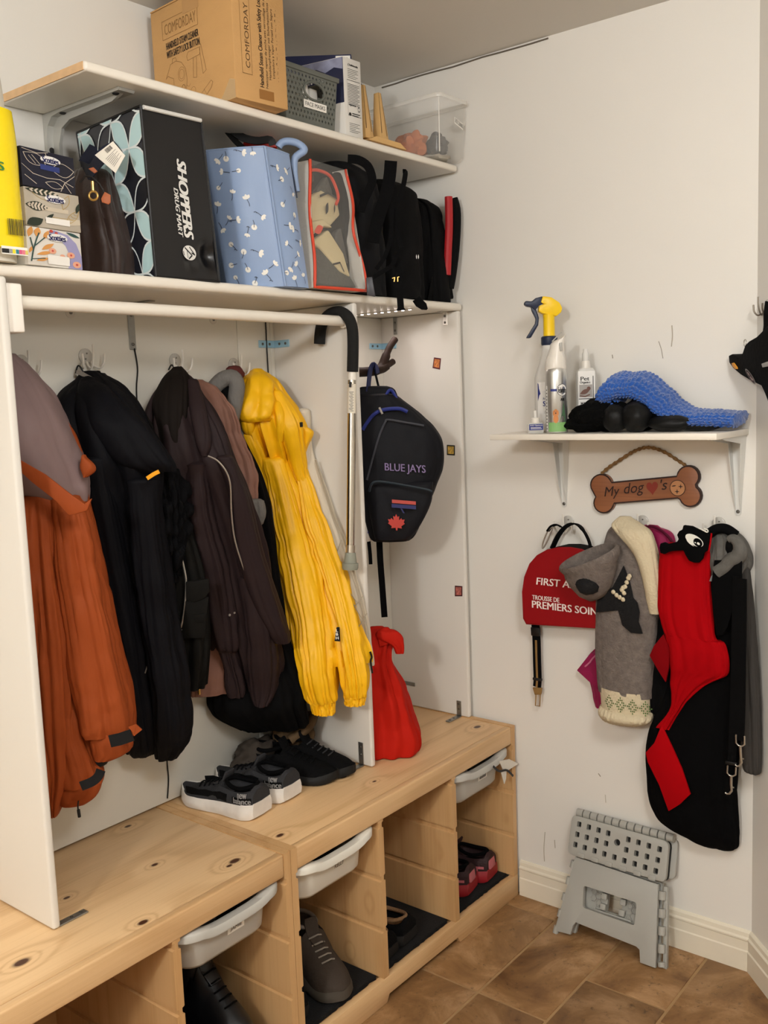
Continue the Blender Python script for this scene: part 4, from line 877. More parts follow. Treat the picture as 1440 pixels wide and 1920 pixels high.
slab([(.05, .50), (.55, .52), (.80, .62), (.78, .76), (.40, .80), (.06, .70)], M_crm, .002); slab([(.05, .40), (.35, .50), (.55, .50), (.35, .56), (.05, .52)], M_crm, -.006)
slab([(.3, .78), (.62, .93), (.72, .80), (.6, .72)], M_gryc, .004); slab([(.06, .82), (.30, .86), (.30, .96), (.06, .96)], mat('dark_cloth', '3a2c2a', .8), .006); slab([(.55, .30), (.68, .48), (.80, .52), (.86, .22), (.72, .30)], mat('dark_knit', '4a4844', .9), .004)
obj('print', ink([lens((.1, .44), (.30, .49), .07)], lambda a, b: fz(a, b, -.008)), M_redt, lt, smooth=0)
obj('print', ink([lens((.40, .60), (.48, .70), .06), lens((.6, .62), (.64, .70), .03)] + strip([(.3, .74), (.5, .78), (.7, .75)], .02) + strip([(.45, .2), (.6, .22), (.66, .15)], .015), lambda a, b: fz(a, b, -.006)), M_ink, lt, smooth=0)
obj('red_cord', MB().tube(spline([tuple(fz(a, b, -.002)) for a, b in ((.1, .93), (.35, .95), (.65, .92), (.78, .78), (.70, .70))], 20), .004, 6), M_redt, lt)

# black backpacks packed at the right end
M_bp = mat('black_pack_cloth', '070708', .8, spec=.15, bump=.3, bscale=30, dist=.006); M_bp2 = mat('navy_black_cloth', '0a0b0f', .75, spec=.2, bump=.2, bscale=24, dist=.006); M_web = mat('black_webbing', '09090a', .85, spec=.1, bump=.3, bscale=250)
def pack(name, label, x0, x1, y0, y1, z1, m, seed, ex=3.4, lean=0):
    r = root(name, label, 'backpack', ((x0 + x1) / 2, (y0 + y1) / 2, ZL)); rows = []
    for t in (0, .03, .12, .3, .5, .7, .88, 1):
        s = 1 - .45 * (1 - t) ** 9 * (1 if t < .1 else .6) - .03 * t; z = z1 + (ZL + .001 - z1) * t
        rows.append(((x0 + x1) / 2 + lean * (1 - t), (y0 + y1) / 2 + .012 * (1 - t), z, (x1 - x0) / 2 * s, (y1 - y0) / 2 * s))
    obj('body', cloth(rows, amp=.006, k=6, seed=seed, ex=ex, wr=.007, hem=0, ramp=.1, ax=WALLY), m, r, smooth=60); return r
p1 = pack('backpack', 'large black backpack with hanging straps beside the red trimmed bag', -.482, -.312, -.305, -.045, 2.066, M_bp2, 11)
p2 = pack('backpack', 'middle black backpack between the strapped pack and the red edged one', -.308, -.125, -.300, -.045, 2.050, M_bp, 12)
p3 = pack('backpack', 'small black backpack with a red side stripe, nearest the right wall', -.122, -.030, -.292, -.045, 2.022, M_bp, 13)
obj('red_panel', MB().tube(spline([(-0.0486,-0.2967,2.0197),(-0.0491,-0.2962,1.9467),(-0.0523,-0.2922,1.8747),(-0.0553,-0.2883,1.8082)], 14), .011, 10), mat('red_pack_cloth', 'a81a20', .55), p3)
obj('side_pad', MB().tube(spline([(-0.0232,-0.2935,2.0178),(-0.0184,-0.2996,1.9785),(-0.0218,-0.2953,1.8917),(-0.0288,-0.2865,1.8161),(-0.0342,-0.2797,1.7753)], 16), .014, 10), M_bp, p3)
obj('loose_corner', MB().hexa([V((-0.1444,-0.28,1.7286)), V((0.1129,-0.25,1.7607)), V((0.1457,-0.24,1.7712)), V((-0.0336,-0.2,1.744)), V((-0.1152,-0.28,1.8063)), V((0.0213,-0.25,1.8115)), V((0.0651,-0.22,1.8176)), V((-0.0035,-0.2,1.815))]), M_bp, p3, bevel=.006)
def st(par, pts, w, th=.003, wd=RH, m=M_web, name='strap'): return obj(name, MB().strap(spline(pts, 26), w, th, wd), m, par, smooth=50)
st(p1, [(-0.5139,-0.3307,2.0405),(-0.4982,-0.3504,2.0371),(-0.4844,-0.3676,2.0217),(-0.4788,-0.3746,1.9932),(-0.4825,-0.37,1.9727),(-0.4928,-0.3572,1.9414),(-0.4981,-0.3505,1.9171)], .020)
st(p1, [(-0.4176,-0.3851,2.0413),(-0.421,-0.3809,2.0006),(-0.4284,-0.3716,1.9574),(-0.4374,-0.3604,1.9204),(-0.4447,-0.3512,1.8831),(-0.4487,-0.3462,1.8519)], .030, .007)
st(p1, [(-0.3906,-0.3989,2.0182),(-0.3867,-0.4039,2.013),(-0.3942,-0.3944,1.9647),(-0.4065,-0.379,1.9214),(-0.402,-0.3847,1.8705),(-0.3962,-0.3919,1.8397)], .012)
st(p1, [(-0.4095,-0.3833,1.8218),(-0.4069,-0.3865,1.7936),(-0.4061,-0.3875,1.7553),(-0.4048,-0.3891,1.7038),(-0.4044,-0.3897,1.6884)], [.016] * 22 + [.018, .02, .022, .022], .004)
st(p1, [(-0.4595,-0.3507,1.7682),(-0.443,-0.3714,1.7824),(-0.4297,-0.388,1.7968),(-0.4244,-0.3946,1.8166)], .010); st(p1, [(-0.4166,-0.3824,1.9323),(-0.4196,-0.3786,1.8695),(-0.4297,-0.3659,1.8195),(-0.4442,-0.3477,1.7887)], .010)
bu = obj('buckle', MB().hexa([V(q) for q in [(-0.4843,-0.3487,1.7251),(-0.4715,-0.3647,1.7205)]] + [V(q) + FH * .012 for q in [(-0.4715,-0.3647,1.7205),(-0.4843,-0.3487,1.7251)]] + [V(q) for q in [(-0.4848,-0.348,1.7667),(-0.4752,-0.3601,1.7674)]] + [V(q) + FH * .012 for q in [(-0.4752,-0.3601,1.7674),(-0.4848,-0.348,1.7667)]]), mat('grey_plastic_buckle', '34343a', .4), p1, bevel=.002)
obj('logo_print', ink(strip([(.25, 0), (.35, 1), (.0, .8)], .16) + strip([(.8, .0), (.8, 1), (1.0, 1.1)], .16), lambda a, b: V((-0.4246,-0.3822,1.7571)) + RH * (a * .016) + V((0, 0, b * .010))), M_brass, p1, smooth=0)
obj('logo_print', ink([lens((0, 0), (0, 1), .25, 5), lens((.5, 0), (.5, 1), .25, 5)], lambda a, b: V((-0.2889,-0.357,1.8246)) + RH * (a * .010) + V((0, 0, b * .012))), MATS['white_print'], p2, smooth=0)
obj('loose_strap_end', MB().strap([(-0.2918,-0.3533,1.7258),(-0.2869,-0.3594,1.7147),(-0.2794,-0.3688,1.7049),(-0.2744,-0.3751,1.6978)], [.022, .024, .02, .004], .003, (.6, -.4, .7)), M_web, p2, smooth=40)

# ================================================================ coat hooks and coats
def wall_hook(name, label, c, out, group='coat hooks in the wardrobe', s=1.0, m=None, m2=None):
    """clear plate with a tall prong and two side prongs"""
    out = V(out); side = V((0, 0, 1)).cross(out).normalized(); c = V(c); r = root(name, label, 'hook', c, group)
    M = frame(c, side, (0, 0, 1)); M = M if (M @ V((0, 0, 1)) - c).dot(out) > 0 else frame(c, -side, (0, 0, 1))
    obj('back_plate', MB().lathe([(.017 * s, 0), (.017 * s, .0025), (.014 * s, .004)], 20, M), m or M_clearhook, r)
    for q in (-1, 0, 1):
        p = [(q * .010, -.012, .004), (q * .016, -.022, .010), (q * .022, -.026, .022), (q * .026, -.014 + .014 * (q == 0), .030), (q * .028, .004 + .02 * (q == 0), .031)]
        obj('prong', MB().tube([M @ V((a * s, b * s, d * s)) for a, b, d in spline(p, 12)], .0024 * s, 8), m2 or M_hookw, r)
    for a in (.006, -.006): obj('screw_head', MB().lathe([(.002, .003), (.002, .005)], 8, M @ T(a * .3, a, 0)), M_screw, r)
    return r
for i, (x, z, lb) in enumerate(((-1.215, 1.578, 'white hook behind the orange and mauve jacket'), (-1.0601, 1.5925, 'white hook holding the black softshell jacket'), (-0.8136, 1.5841, 'white hook holding the dark brown coat'), (-0.6265, 1.574, 'white hook beside the yellow raincoat hood'))):
    wall_hook('coat_hook', lb, (x, -.0192, z), (0, -1, 0))

def fab(name, col, rough=.75, bump=.25, bscale=45, sheen=0, var=.06, **k): return mat(name, col, rough, bump=bump, bscale=bscale, sheen=sheen, var=var, vscale=8, dist=.008, stretch=(1, 1, .35), spec=.12, **k)
M_or = fab('orange_shell', '92441f', .6); M_mv = fab('mauve_shell', '84706f', .55, .12); M_bs = fab('black_softshell', '0d0d11', .7); M_bf = fab('black_fur', '08080a', .9, 1.0, 70); M_ol = fab('olive_black', '131210', .75)
M_br = fab('charcoal_brown', '291f20', .6, .2, 30); M_pk = fab('pink_puffer', '8a6558', .5, .35, 22); M_bk = fab('black_wool', '070708', .9); M_gf = fab('grey_fleece_hood', '6f6c68', .95, .5, 120); M_yr = mat('yellow_raincoat', 'edb407', .5, bump=.2, bscale=26, var=.03, vscale=6, dist=.006)
M_cq = fab('cream_quilt', 'cfc6b4', .7, .2, 40); M_kh = fab('khaki_canvas', '5d4a35', .8, .5, 30); M_yl2 = mat('yellow_bind', 'f0a51a', .5); M_zipm = mat('zip_metal', 'b9b4ac', .35, metal=.8); M_velc = mat('velcro_black', '0e0e0f', .95)
def tb(name, pts, rad, m, par, n=30, **k): return obj(name, MB().tube(spline(pts, n), rad, 6), m, par, **k)

# orange jacket with mauve yoke and hood
r = root('jacket', 'orange jacket with a mauve hood hanging beside the left side panel', 'jacket', (-1.2, -.1, 1.55), 'coats hanging in the wardrobe')
kw = 1
obj('body', cloth([(-1.2818,-0.0539,1.5662,0.0317,0.0238),(-1.2647,-0.0825,1.4913,0.0631,0.0473),(-1.2518,-0.0998,1.3949,0.0821,0.0616),(-1.2436,-0.1034,1.2866,0.0861,0.0646),(-1.2318,-0.1103,1.1429,0.0936,0.0702),(-1.222,-0.1157,1.0074,0.0995,0.0747),(-1.2105,-0.1201,0.8914,0.1044,0.0783),(-1.2089,-0.1197,0.8043,0.104,0.078)], amp=0.0145, k=9, seed=21, wr=0.0070), M_or, r, smooth=70)
obj('hood', cloth([(-1.2706,-0.0774,1.5881,0.0105,0.03),(-1.2679,-0.0809,1.565,0.0274,0.05),(-1.2688,-0.0916,1.5122,0.058,0.085),(-1.2663,-0.1017,1.4594,0.0755,0.1),(-1.2625,-0.1103,1.4064,0.0883,0.1),(-1.2558,-0.1179,1.3635,0.0918,0.09),(-1.2427,-0.1323,1.3253,0.0777,0.075),(-1.2209,-0.1584,1.2993,0.0394,0.05)], amp=0.0072, k=4, seed=22, wr=0.0070), M_mv, r, smooth=70, label='mauve hood hanging over the shoulders')
obj('hood_lining', MB().rings([[V(p) for p in [(-1.3493,-0.2102,1.391),(-1.321,-0.247,1.3615),(-1.2956,-0.2805,1.3252),(-1.2795,-0.3015,1.3043),(-1.2702,-0.3127,1.3147),(-1.2775,-0.3052,1.2912),(-1.2923,-0.2873,1.2852),(-1.2998,-0.278,1.2846),(-1.312,-0.2606,1.3113),(-1.3374,-0.2271,1.3477),(-1.3497,-0.2109,1.3682)]], [V(p) + FH * .006 for p in [(-1.3493,-0.2102,1.391),(-1.321,-0.247,1.3615),(-1.2956,-0.2805,1.3252),(-1.2795,-0.3015,1.3043),(-1.2702,-0.3127,1.3147),(-1.2775,-0.3052,1.2912),(-1.2923,-0.2873,1.2852),(-1.2998,-0.278,1.2846),(-1.312,-0.2606,1.3113),(-1.3374,-0.2271,1.3477),(-1.3497,-0.2109,1.3682)]]]), M_or, r, bevel=.002, label='orange underside of the hood rim')
obj('collar', cloth([(-1.2221,-0.2258,1.3856,0.0052,0.01),(-1.2181,-0.2304,1.3708,0.0145,0.012),(-1.218,-0.2303,1.3583,0.0135,0.012),(-1.2216,-0.2254,1.347,0.0042,0.008)], amp=0.0014, k=3, seed=3, hem=0, m=12, n=24), M_or, r, smooth=60)
sl = [(-1.2436,-0.1817,1.3111,0.0314,0.03),(-1.2363,-0.1897,1.2364,0.0379,0.045),(-1.2306,-0.196,1.1287,0.0424,0.05),(-1.2247,-0.2022,1.0194,0.0491,0.05),(-1.2157,-0.2078,0.9076,0.0539,0.05),(-1.2123,-0.2101,0.8489,0.0541,0.05),(-1.21,-0.2122,0.8262,0.0504,0.045)]
obj('sleeve', cloth(sl, amp=0.0072, k=8, seed=23, wr=0.0070, ramp=.1), M_or, r, smooth=70)
cf = obj('cuff', cloth([(-1.2079,-0.2214,0.8363,0.0438,0.035),(-1.2065,-0.2228,0.8125,0.0411,0.036),(-1.2055,-0.224,0.7899,0.038,0.034),(-1.2153,-0.2118,0.7759,0.019,0.03)], amp=0.0029, k=5, seed=24, m=14), M_or, r, smooth=70)
obj('cuff_strap', MB().strap([(-1.2517,-0.2849,0.8337),(-1.2392,-0.3006,0.8373),(-1.2239,-0.3198,0.845)], .024, .003, (0, 0, 1)), M_velc, r); obj('cuff_tab', MB().strap([(-1.2243,-0.3195,0.8537),(-1.2209,-0.3239,0.8578),(-1.2166,-0.329,0.8489)], .020, .003, (0, 0, 1)), M_or, r)
obj('inner_cuff', cloth([(-1.2146,-0.2001,0.7845,0.0163,0.03),(-1.2142,-0.2006,0.7709,0.0158,0.028),(-1.2164,-0.1978,0.7596,0.0109,0.02)], amp=.001, m=10, n=30, seed=2), M_velc, r, smooth=60)
obj('front_panel', cloth([(-1.285,-0.1504,1.3144,0.0338,0.03),(-1.2839,-0.1517,1.1876,0.0409,0.045),(-1.2822,-0.1541,1.0803,0.0401,0.05),(-1.2802,-0.1543,0.9711,0.0383,0.05),(-1.2802,-0.1501,0.86,0.0343,0.05),(-1.2822,-0.1467,0.7592,0.0259,0.04),(-1.2882,-0.1391,0.6917,0.013,0.03),(-1.292,-0.1344,0.6577,0.0054,0.015)], amp=0.0116, k=7, seed=25, wr=0.0084, ramp=.1), M_or, r, smooth=70)
obj('sleeve', cloth([(-1.2594,-0.1655,0.9124,0.0241,0.03),(-1.2582,-0.1644,0.8338,0.0308,0.04),(-1.2538,-0.1697,0.7773,0.039,0.042),(-1.2514,-0.1728,0.7432,0.0412,0.042),(-1.2509,-0.1734,0.725,0.0391,0.04)], amp=0.0058, k=6, seed=26, wr=0.0056), M_or, r, smooth=70)
obj('cuff', cloth([(-1.2515,-0.1789,0.739,0.0385,0.036),(-1.2529,-0.1771,0.7164,0.0401,0.036),(-1.2579,-0.1709,0.6974,0.038,0.034),(-1.2625,-0.165,0.6852,0.0272,0.028)], amp=0.0014, k=4, seed=27, m=14), M_or, r, smooth=70)
obj('cuff_strap', MB().strap(spline([(-1.3044,-0.2564,0.7543),(-1.2911,-0.2731,0.7621),(-1.2829,-0.2834,0.7724),(-1.279,-0.2882,0.7851)], 12), .018, .003, (.1, -.1, 1)), M_velc, r)
tb('drawcord', [(-1.298,-0.2331,0.716),(-1.2992,-0.2316,0.7051),(-1.2991,-0.2318,0.6941)], .0016, M_cord, r, 6); tb('cord_end', [(-1.2989,-0.232,0.6985),(-1.2983,-0.2328,0.683)], .0032, M_cord, r, 4)

# black softshell
r = root('jacket', 'black softshell jacket with a yellow hem tab, next to the orange jacket', 'jacket', (-1.07, -.1, 1.56), 'coats hanging in the wardrobe')
obj('body', cloth([(-1.0685,-0.0431,1.5547,0.0208,0.0129),(-1.0787,-0.0604,1.5359,0.0406,0.0252),(-1.0974,-0.09,1.5025,0.0745,0.0462),(-1.0994,-0.1094,1.4517,0.0967,0.06),(-1.0858,-0.1217,1.3719,0.1109,0.0688),(-1.0651,-0.1079,1.2662,0.0951,0.0589),(-1.0453,-0.1031,1.1457,0.0896,0.0555),(-1.0179,-0.0955,0.9583,0.0808,0.0501),(-1.0062,-0.0973,0.8317,0.0829,0.0514),(-0.9924,-0.0876,0.7249,0.0718,0.0445),(-1.002,-0.0547,0.6854,0.034,0.0211)], amp=0.0130, k=8, seed=31, wr=0.0056), M_bs, r, smooth=70)
obj('collar_lining', MB().strap(spline([(-1.0987,-0.039,1.5574),(-1.0924,-0.0469,1.5547),(-1.0849,-0.0564,1.5475),(-1.0773,-0.0659,1.5413)], 10), .009, .003, (0, 0, 1)), fab('taupe_lining', '8d857c'), r)
tb('hanging_loop', [(-1.094,-0.0299,1.5555),(-1.0904,-0.0344,1.5712),(-1.0863,-0.0395,1.5664),(-1.0827,-0.0441,1.5525)], .0018, M_cord, r, 14)
obj('shoulder_flap', cloth([(-1.0894,-0.066,1.5403,0.0171,0.02),(-1.1015,-0.1134,1.5131,0.0363,0.03),(-1.1054,-0.174,1.4512,0.0566,0.035),(-1.0861,-0.2024,1.395,0.0612,0.035),(-1.0687,-0.2201,1.3607,0.0558,0.03),(-1.0506,-0.2336,1.3417,0.0328,0.015)], amp=0.0043, k=4, seed=32, m=30), M_bs, r, smooth=70)
obj('hem_tab', MB().strap([(-1.1041,-0.2641,1.3351),(-1.098,-0.2777,1.3435),(-1.0926,-0.2882,1.3486)], .008, .003, (0, -.2, 1)), M_yl2, r, label='yellow tab')
obj('sleeve', cloth([(-1.142,-0.1451,1.3765,0.0302,0.03),(-1.1165,-0.1238,1.2728,0.0365,0.045),(-1.0848,-0.1128,1.0942,0.0387,0.05),(-1.0611,-0.1041,0.9088,0.0413,0.05),(-1.0431,-0.0983,0.7801,0.0359,0.048),(-1.025,-0.0791,0.7144,0.0292,0.045),(-1.0169,-0.0648,0.6898,0.0215,0.035)], amp=0.0072, k=6, seed=33, wr=0.0070), M_bs, r, smooth=70)
obj('sleeve', cloth([(-1.071,-0.2052,1.3272,0.0361,0.03),(-1.048,-0.1879,1.2105,0.0301,0.045),(-1.0256,-0.1664,1.0292,0.0396,0.05),(-1.0064,-0.1653,0.8677,0.0385,0.05),(-0.996,-0.1536,0.7765,0.0396,0.05),(-0.987,-0.137,0.723,0.0376,0.045),(-0.9787,-0.111,0.6794,0.0233,0.04)], amp=0.0072, k=6, seed=34, wr=0.0070), M_bs, r, smooth=70)
tb('piping', [(-1.0538,-0.1705,0.9705),(-1.0548,-0.1674,0.9465),(-1.0579,-0.1615,0.9226),(-1.0618,-0.155,0.9023)], .0016, M_zipm, r, 14)

# black and olive parka with fur edge
r = root('parka', 'black and olive parka with a fur edge, between the softshell and brown coat', 'coat', (-.98, -.08, 1.56), 'coats hanging in the wardrobe')
obj('body', cloth([(-1.0402,-0.0318,1.555,0.0082,0.0037),(-1.041,-0.0477,1.5405,0.0274,0.0123),(-1.0354,-0.0661,1.5016,0.0495,0.0223),(-1.0258,-0.0764,1.4488,0.0619,0.0279),(-1.0059,-0.0983,1.342,0.0882,0.0397),(-0.9858,-0.0992,1.2447,0.0893,0.0402),(-0.9539,-0.1032,1.0818,0.0941,0.0423),(-0.9399,-0.0981,0.941,0.088,0.0396),(-0.9293,-0.0846,0.8215,0.0718,0.0323)], amp=0.0116, k=7, seed=41), M_ol, r, smooth=70)
obj('yoke', cloth([(-1.0395,-0.0419,1.5499,0.0128,0.02),(-1.0363,-0.0672,1.5247,0.0302,0.03),(-1.028,-0.0887,1.4719,0.0482,0.035),(-1.0237,-0.095,1.4368,0.0523,0.035),(-1.0023,-0.1243,1.3656,0.0467,0.03)], amp=.003, seed=42, m=26), M_bs, r, smooth=70)
obj('fur_edge', cloth([(-0.9934,-0.1712,1.3423,0.0312,0.03),(-0.9878,-0.1665,1.2951,0.0407,0.045),(-0.9789,-0.1609,1.2231,0.0399,0.045),(-0.9728,-0.1533,1.1501,0.0308,0.04),(-0.9706,-0.1434,1.0885,0.0209,0.03)], amp=0.0116, k=13, seed=43, wr=0.0224, zw=22), M_bf, r, smooth=70)
tb('zip', [(-0.972,-0.1866,1.1644),(-0.9646,-0.1886,1.1276),(-0.9595,-0.1878,1.0907),(-0.9587,-0.1784,1.0412),(-0.9604,-0.1672,0.9977),(-0.9632,-0.1593,0.9765)], .0022, M_zipm, r)
tb('zip_pull', [(-0.9639,-0.1622,0.9794),(-0.9648,-0.1584,0.9669),(-0.966,-0.1554,0.9594)], [.0035, .0055] + [.004] * 4 if 0 else .0048, mat('silver_pull', 'd8d3c9', .3, metal=.7), r, 6)
pf = [(-0.9595,-0.1878,1.0907),(-0.9281,-0.2286,1.0961),(-0.9252,-0.2261,1.0664),(-0.9311,-0.2156,1.0519),(-0.9447,-0.1965,1.0429),(-0.9568,-0.1824,1.0486)]
patch('pocket_flap', pf, M_ol, r, .006); patch('pocket_flap', [(-0.9464,-0.1848,1.0127),(-0.9258,-0.2117,1.0165),(-0.9262,-0.2065,0.9939),(-0.9395,-0.1893,0.9922)], M_ol, r, .005); patch('pocket', [(-0.9575,-0.1756,1.0456),(-0.9238,-0.2199,1.0534),(-0.9252,-0.1984,0.9571),(-0.9567,-0.1588,0.9577)], M_ol, r, .005)

# pink puffer behind the brown coat
r = root('puffer_jacket', 'dusty pink puffer jacket mostly hidden behind the brown coat', 'jacket', (-.80, -.05, 1.56), 'coats hanging in the wardrobe')
pr_ = spline([(-0.7734,-0.0441,1.5322,0.0224,0.012),(-0.7787,-0.0583,1.5141,0.0415,0.012),(-0.7764,-0.0758,1.4628,0.0643,0.012),(-0.7697,-0.0805,1.3987,0.0704,0.012),(-0.7595,-0.0909,1.321,0.0836,0.0134),(-0.7665,-0.0926,1.2182,0.0857,0.0137),(-0.7892,-0.0889,0.9721,0.0811,0.013),(-0.808,-0.08,0.8285,0.0696,0.012),(-0.8086,-0.0706,0.7706,0.0576,0.012)], 60)
pr_ = [(x, y, z, w * (1 + .035 * abs(math.sin(i * .75))), d * (1 + .16 * abs(math.sin(i * .75)))) for i, (x, y, z, w, d) in enumerate(pr_)]
obj('body', cloth(pr_, amp=0.0058, k=7, seed=51, m=120, wr=0.0070), M_pk, r, smooth=70)
obj('sleeve', cloth([(-0.8519,-0.0867,0.9325,0.0267,0.02),(-0.8589,-0.0818,0.8746,0.0242,0.03),(-0.8589,-0.0795,0.8084,0.0192,0.03),(-0.8578,-0.0778,0.7826,0.0128,0.025)], amp=.004, seed=52, k=8, m=24), M_pk, r, smooth=70)
tb('zip', [(-0.8887,-0.1082,0.8844),(-0.8834,-0.1154,0.8661),(-0.8821,-0.1147,0.8333),(-0.8799,-0.1126,0.7973)], .003, M_brass, r)
# long black coat at the back
r = root('coat', 'long black coat hanging lowest behind the brown coat', 'coat', (-.72, -.08, 1.4), 'coats hanging in the wardrobe')
obj('body', cloth([(-0.727,-0.0644,1.4353,0.039,0.04),(-0.7083,-0.0843,1.2902,0.0689,0.04),(-0.7032,-0.0918,1.1573,0.0792,0.04),(-0.7171,-0.1091,0.8918,0.1028,0.04),(-0.71,-0.1236,0.7691,0.1213,0.0437),(-0.7039,-0.1215,0.7118,0.1186,0.0427),(-0.6297,-0.0976,0.6404,0.0872,0.04)], amp=0.0130, k=7, seed=55), M_bk, r, smooth=70)
obj('shirt_tail', cloth([(-0.7203,-0.1637,1.2418,0.0257,0.02),(-0.7174,-0.1673,1.2093,0.0231,0.02),(-0.7175,-0.1673,1.1833,0.0142,0.012)], amp=.003, seed=7, m=14), M_gf, r, smooth=60, label='pale grey hem showing behind the collar')

# charcoal brown coat
r = root('coat', 'charcoal brown coat with a curved zip line, left of the yellow raincoat', 'coat', (-.82, -.1, 1.56), 'coats hanging in the wardrobe')
obj('body', cloth([(-0.8623,-0.088,1.5537,0.0147,0.0097),(-0.8791,-0.1029,1.5363,0.0316,0.0209),(-0.8993,-0.1249,1.4904,0.0565,0.0373),(-0.905,-0.1453,1.4305,0.0796,0.0525),(-0.8934,-0.1564,1.3457,0.0921,0.0608),(-0.851,-0.1575,1.2437,0.0934,0.0616),(-0.8061,-0.1528,1.1115,0.0881,0.0581),(-0.7736,-0.1431,0.975,0.0771,0.0509),(-0.7427,-0.1385,0.8613,0.0719,0.0475),(-0.7182,-0.1266,0.7718,0.0584,0.0386)], amp=0.0159, k=9, seed=61, wr=0.0070), M_br, r, smooth=70)
obj('hood', cloth([(-0.8646,-0.0906,1.5609,0.0141,0.02),(-0.8846,-0.1078,1.5362,0.0303,0.04),(-0.9171,-0.1307,1.4789,0.0418,0.05),(-0.9316,-0.142,1.3962,0.0309,0.045),(-0.9212,-0.1492,1.3358,0.012,0.02)], amp=.004, seed=62, k=5, m=30), fab('dark_hood', '17120f', .8), r, smooth=70)
obj('collar_flap', cloth([(-0.8727,-0.1485,1.5309,0.0132,0.012),(-0.8996,-0.1914,1.4769,0.0165,0.016),(-0.9126,-0.2171,1.4185,0.0175,0.018),(-0.9124,-0.221,1.3858,0.0129,0.018),(-0.9131,-0.222,1.3694,0.007,0.012)], amp=0.0014, k=2, seed=63, m=26), M_br, r, smooth=70)
obj('sleeve', cloth([(-0.9162,-0.1961,1.3481,0.0277,0.03),(-0.8903,-0.1709,1.2366,0.0326,0.045),(-0.8438,-0.1532,1.0796,0.0398,0.045),(-0.8028,-0.1342,0.9146,0.0307,0.045),(-0.7942,-0.1302,0.8791,0.0199,0.03),(-0.7654,-0.1196,0.7968,0.0222,0.035),(-0.7603,-0.1172,0.7653,0.0184,0.03)], amp=.006, seed=64, k=6, wr=0.0084), M_br, r, smooth=70)
obj('front_panel', cloth([(-0.8883,-0.2586,1.3609,0.0193,0.02),(-0.8564,-0.2622,1.2728,0.0214,0.03),(-0.8228,-0.245,1.1584,0.0292,0.035),(-0.7766,-0.2396,1.0249,0.0324,0.038),(-0.7426,-0.2453,0.9416,0.0253,0.035),(-0.7292,-0.2474,0.9077,0.0191,0.025)], amp=.003, seed=65, k=4), M_br, r, smooth=70)
tb('zip', [(-0.9353,-0.2579,1.3679),(-0.9238,-0.2747,1.3568),(-0.9101,-0.2846,1.3328),(-0.8986,-0.2829,1.3014),(-0.8856,-0.2671,1.2406),(-0.8685,-0.2536,1.1777),(-0.8445,-0.2487,1.1128),(-0.8118,-0.2482,1.0325),(-0.7909,-0.2471,0.9778),(-0.774,-0.252,0.9429)], .0019, M_zipm, r, 40)
obj('sleeve', cloth([(-0.7984,-0.2281,1.0784,0.034,0.03),(-0.764,-0.2105,0.9419,0.0336,0.04),(-0.7452,-0.1947,0.8567,0.036,0.04),(-0.7258,-0.1728,0.7815,0.0314,0.038),(-0.7307,-0.1667,0.7439,0.0177,0.03)], amp=.004, seed=66, k=6), M_br, r, smooth=70)
tb('hanging_loop', [(-0.8484,-0.037,1.5608),(-0.8432,-0.0435,1.5729),(-0.8374,-0.0507,1.5602),(-0.8293,-0.0608,1.5671),(-0.8224,-0.0695,1.5444)], .002, M_cord, r, 16)
obj('button', MB().lathe([(.003, 0), (.003, .002)], 10, T(*(-0.8467,-0.1964,0.9923)) @ RX(1.57)), M_zipm, r); obj('button', MB().lathe([(.0025, 0), (.0025, .002)], 10, T(*(-0.8407,-0.2066,0.9973)) @ RX(1.57)), M_zipm, r)

# grey fleece hood and maroon collar on the next hook
r = root('hooded_jacket', 'grey fleece hood folded over, just left of the yellow hood', 'jacket', (-.65, -.05, 1.55), 'coats hanging in the wardrobe')
hd = MB(); hd.tube(spline([(-0.7349,-0.0437,1.4943),(-0.726,-0.0549,1.5157),(-0.7123,-0.0721,1.5355),(-0.6975,-0.0906,1.5397),(-0.6917,-0.0979,1.5214),(-0.6944,-0.0945,1.4918),(-0.7006,-0.0867,1.4533),(-0.7067,-0.0791,1.4212)], 26), [.02] * 26, 12)
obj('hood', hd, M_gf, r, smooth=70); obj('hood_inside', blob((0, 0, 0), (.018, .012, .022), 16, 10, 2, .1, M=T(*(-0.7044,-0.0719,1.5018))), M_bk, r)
obj('body', cloth([(-0.6607,-0.024,1.5062,0.0214,0.02),(-0.6504,-0.0369,1.4187,0.0202,0.03),(-0.6331,-0.0585,1.3097,0.0203,0.03),(-0.6209,-0.0739,1.1724,0.0204,0.03)], amp=.004, seed=68, k=5, m=24), M_gf, r, smooth=70)
obj('collar', blob((0, 0, 0), (.030, .014, .020), 16, 10, 3, .2, M=T(*(-0.6505,-0.0481,1.5515))), fab('maroon_cloth', '5b2f2c'), r)

# cream quilted jacket against the middle panel
r = root('quilted_jacket', 'cream quilted jacket behind the yellow raincoat, against the middle panel', 'jacket', (-.53, -.1, 1.45), 'coats hanging in the wardrobe')
obj('body', cloth([(-0.4975,-0.1301,1.4515,0.0172,0.02),(-0.5027,-0.1259,1.3416,0.0297,0.02),(-0.5247,-0.1213,1.2741,0.0696,0.02),(-0.5339,-0.137,1.1924,0.0853,0.02),(-0.5426,-0.1756,1.0712,0.0991,0.0218),(-0.5427,-0.2236,0.937,0.0992,0.0218),(-0.5393,-0.2427,0.8203,0.0939,0.0207),(-0.523,-0.2636,0.8011,0.0668,0.02)], amp=0.0043, k=6, seed=71, wr=0.0042), M_cq, r, smooth=70)
qs = MB()
for a, b in (((640,1085),(668,1122)), ((668,1122),(690,1165)), ((655,1150),(682,1125)), ((662,1175),(690,1150)), ((655,1135),(690,1195)), ((622,1040),(650,1085)), ((612,985),(640,1030))):
    pass
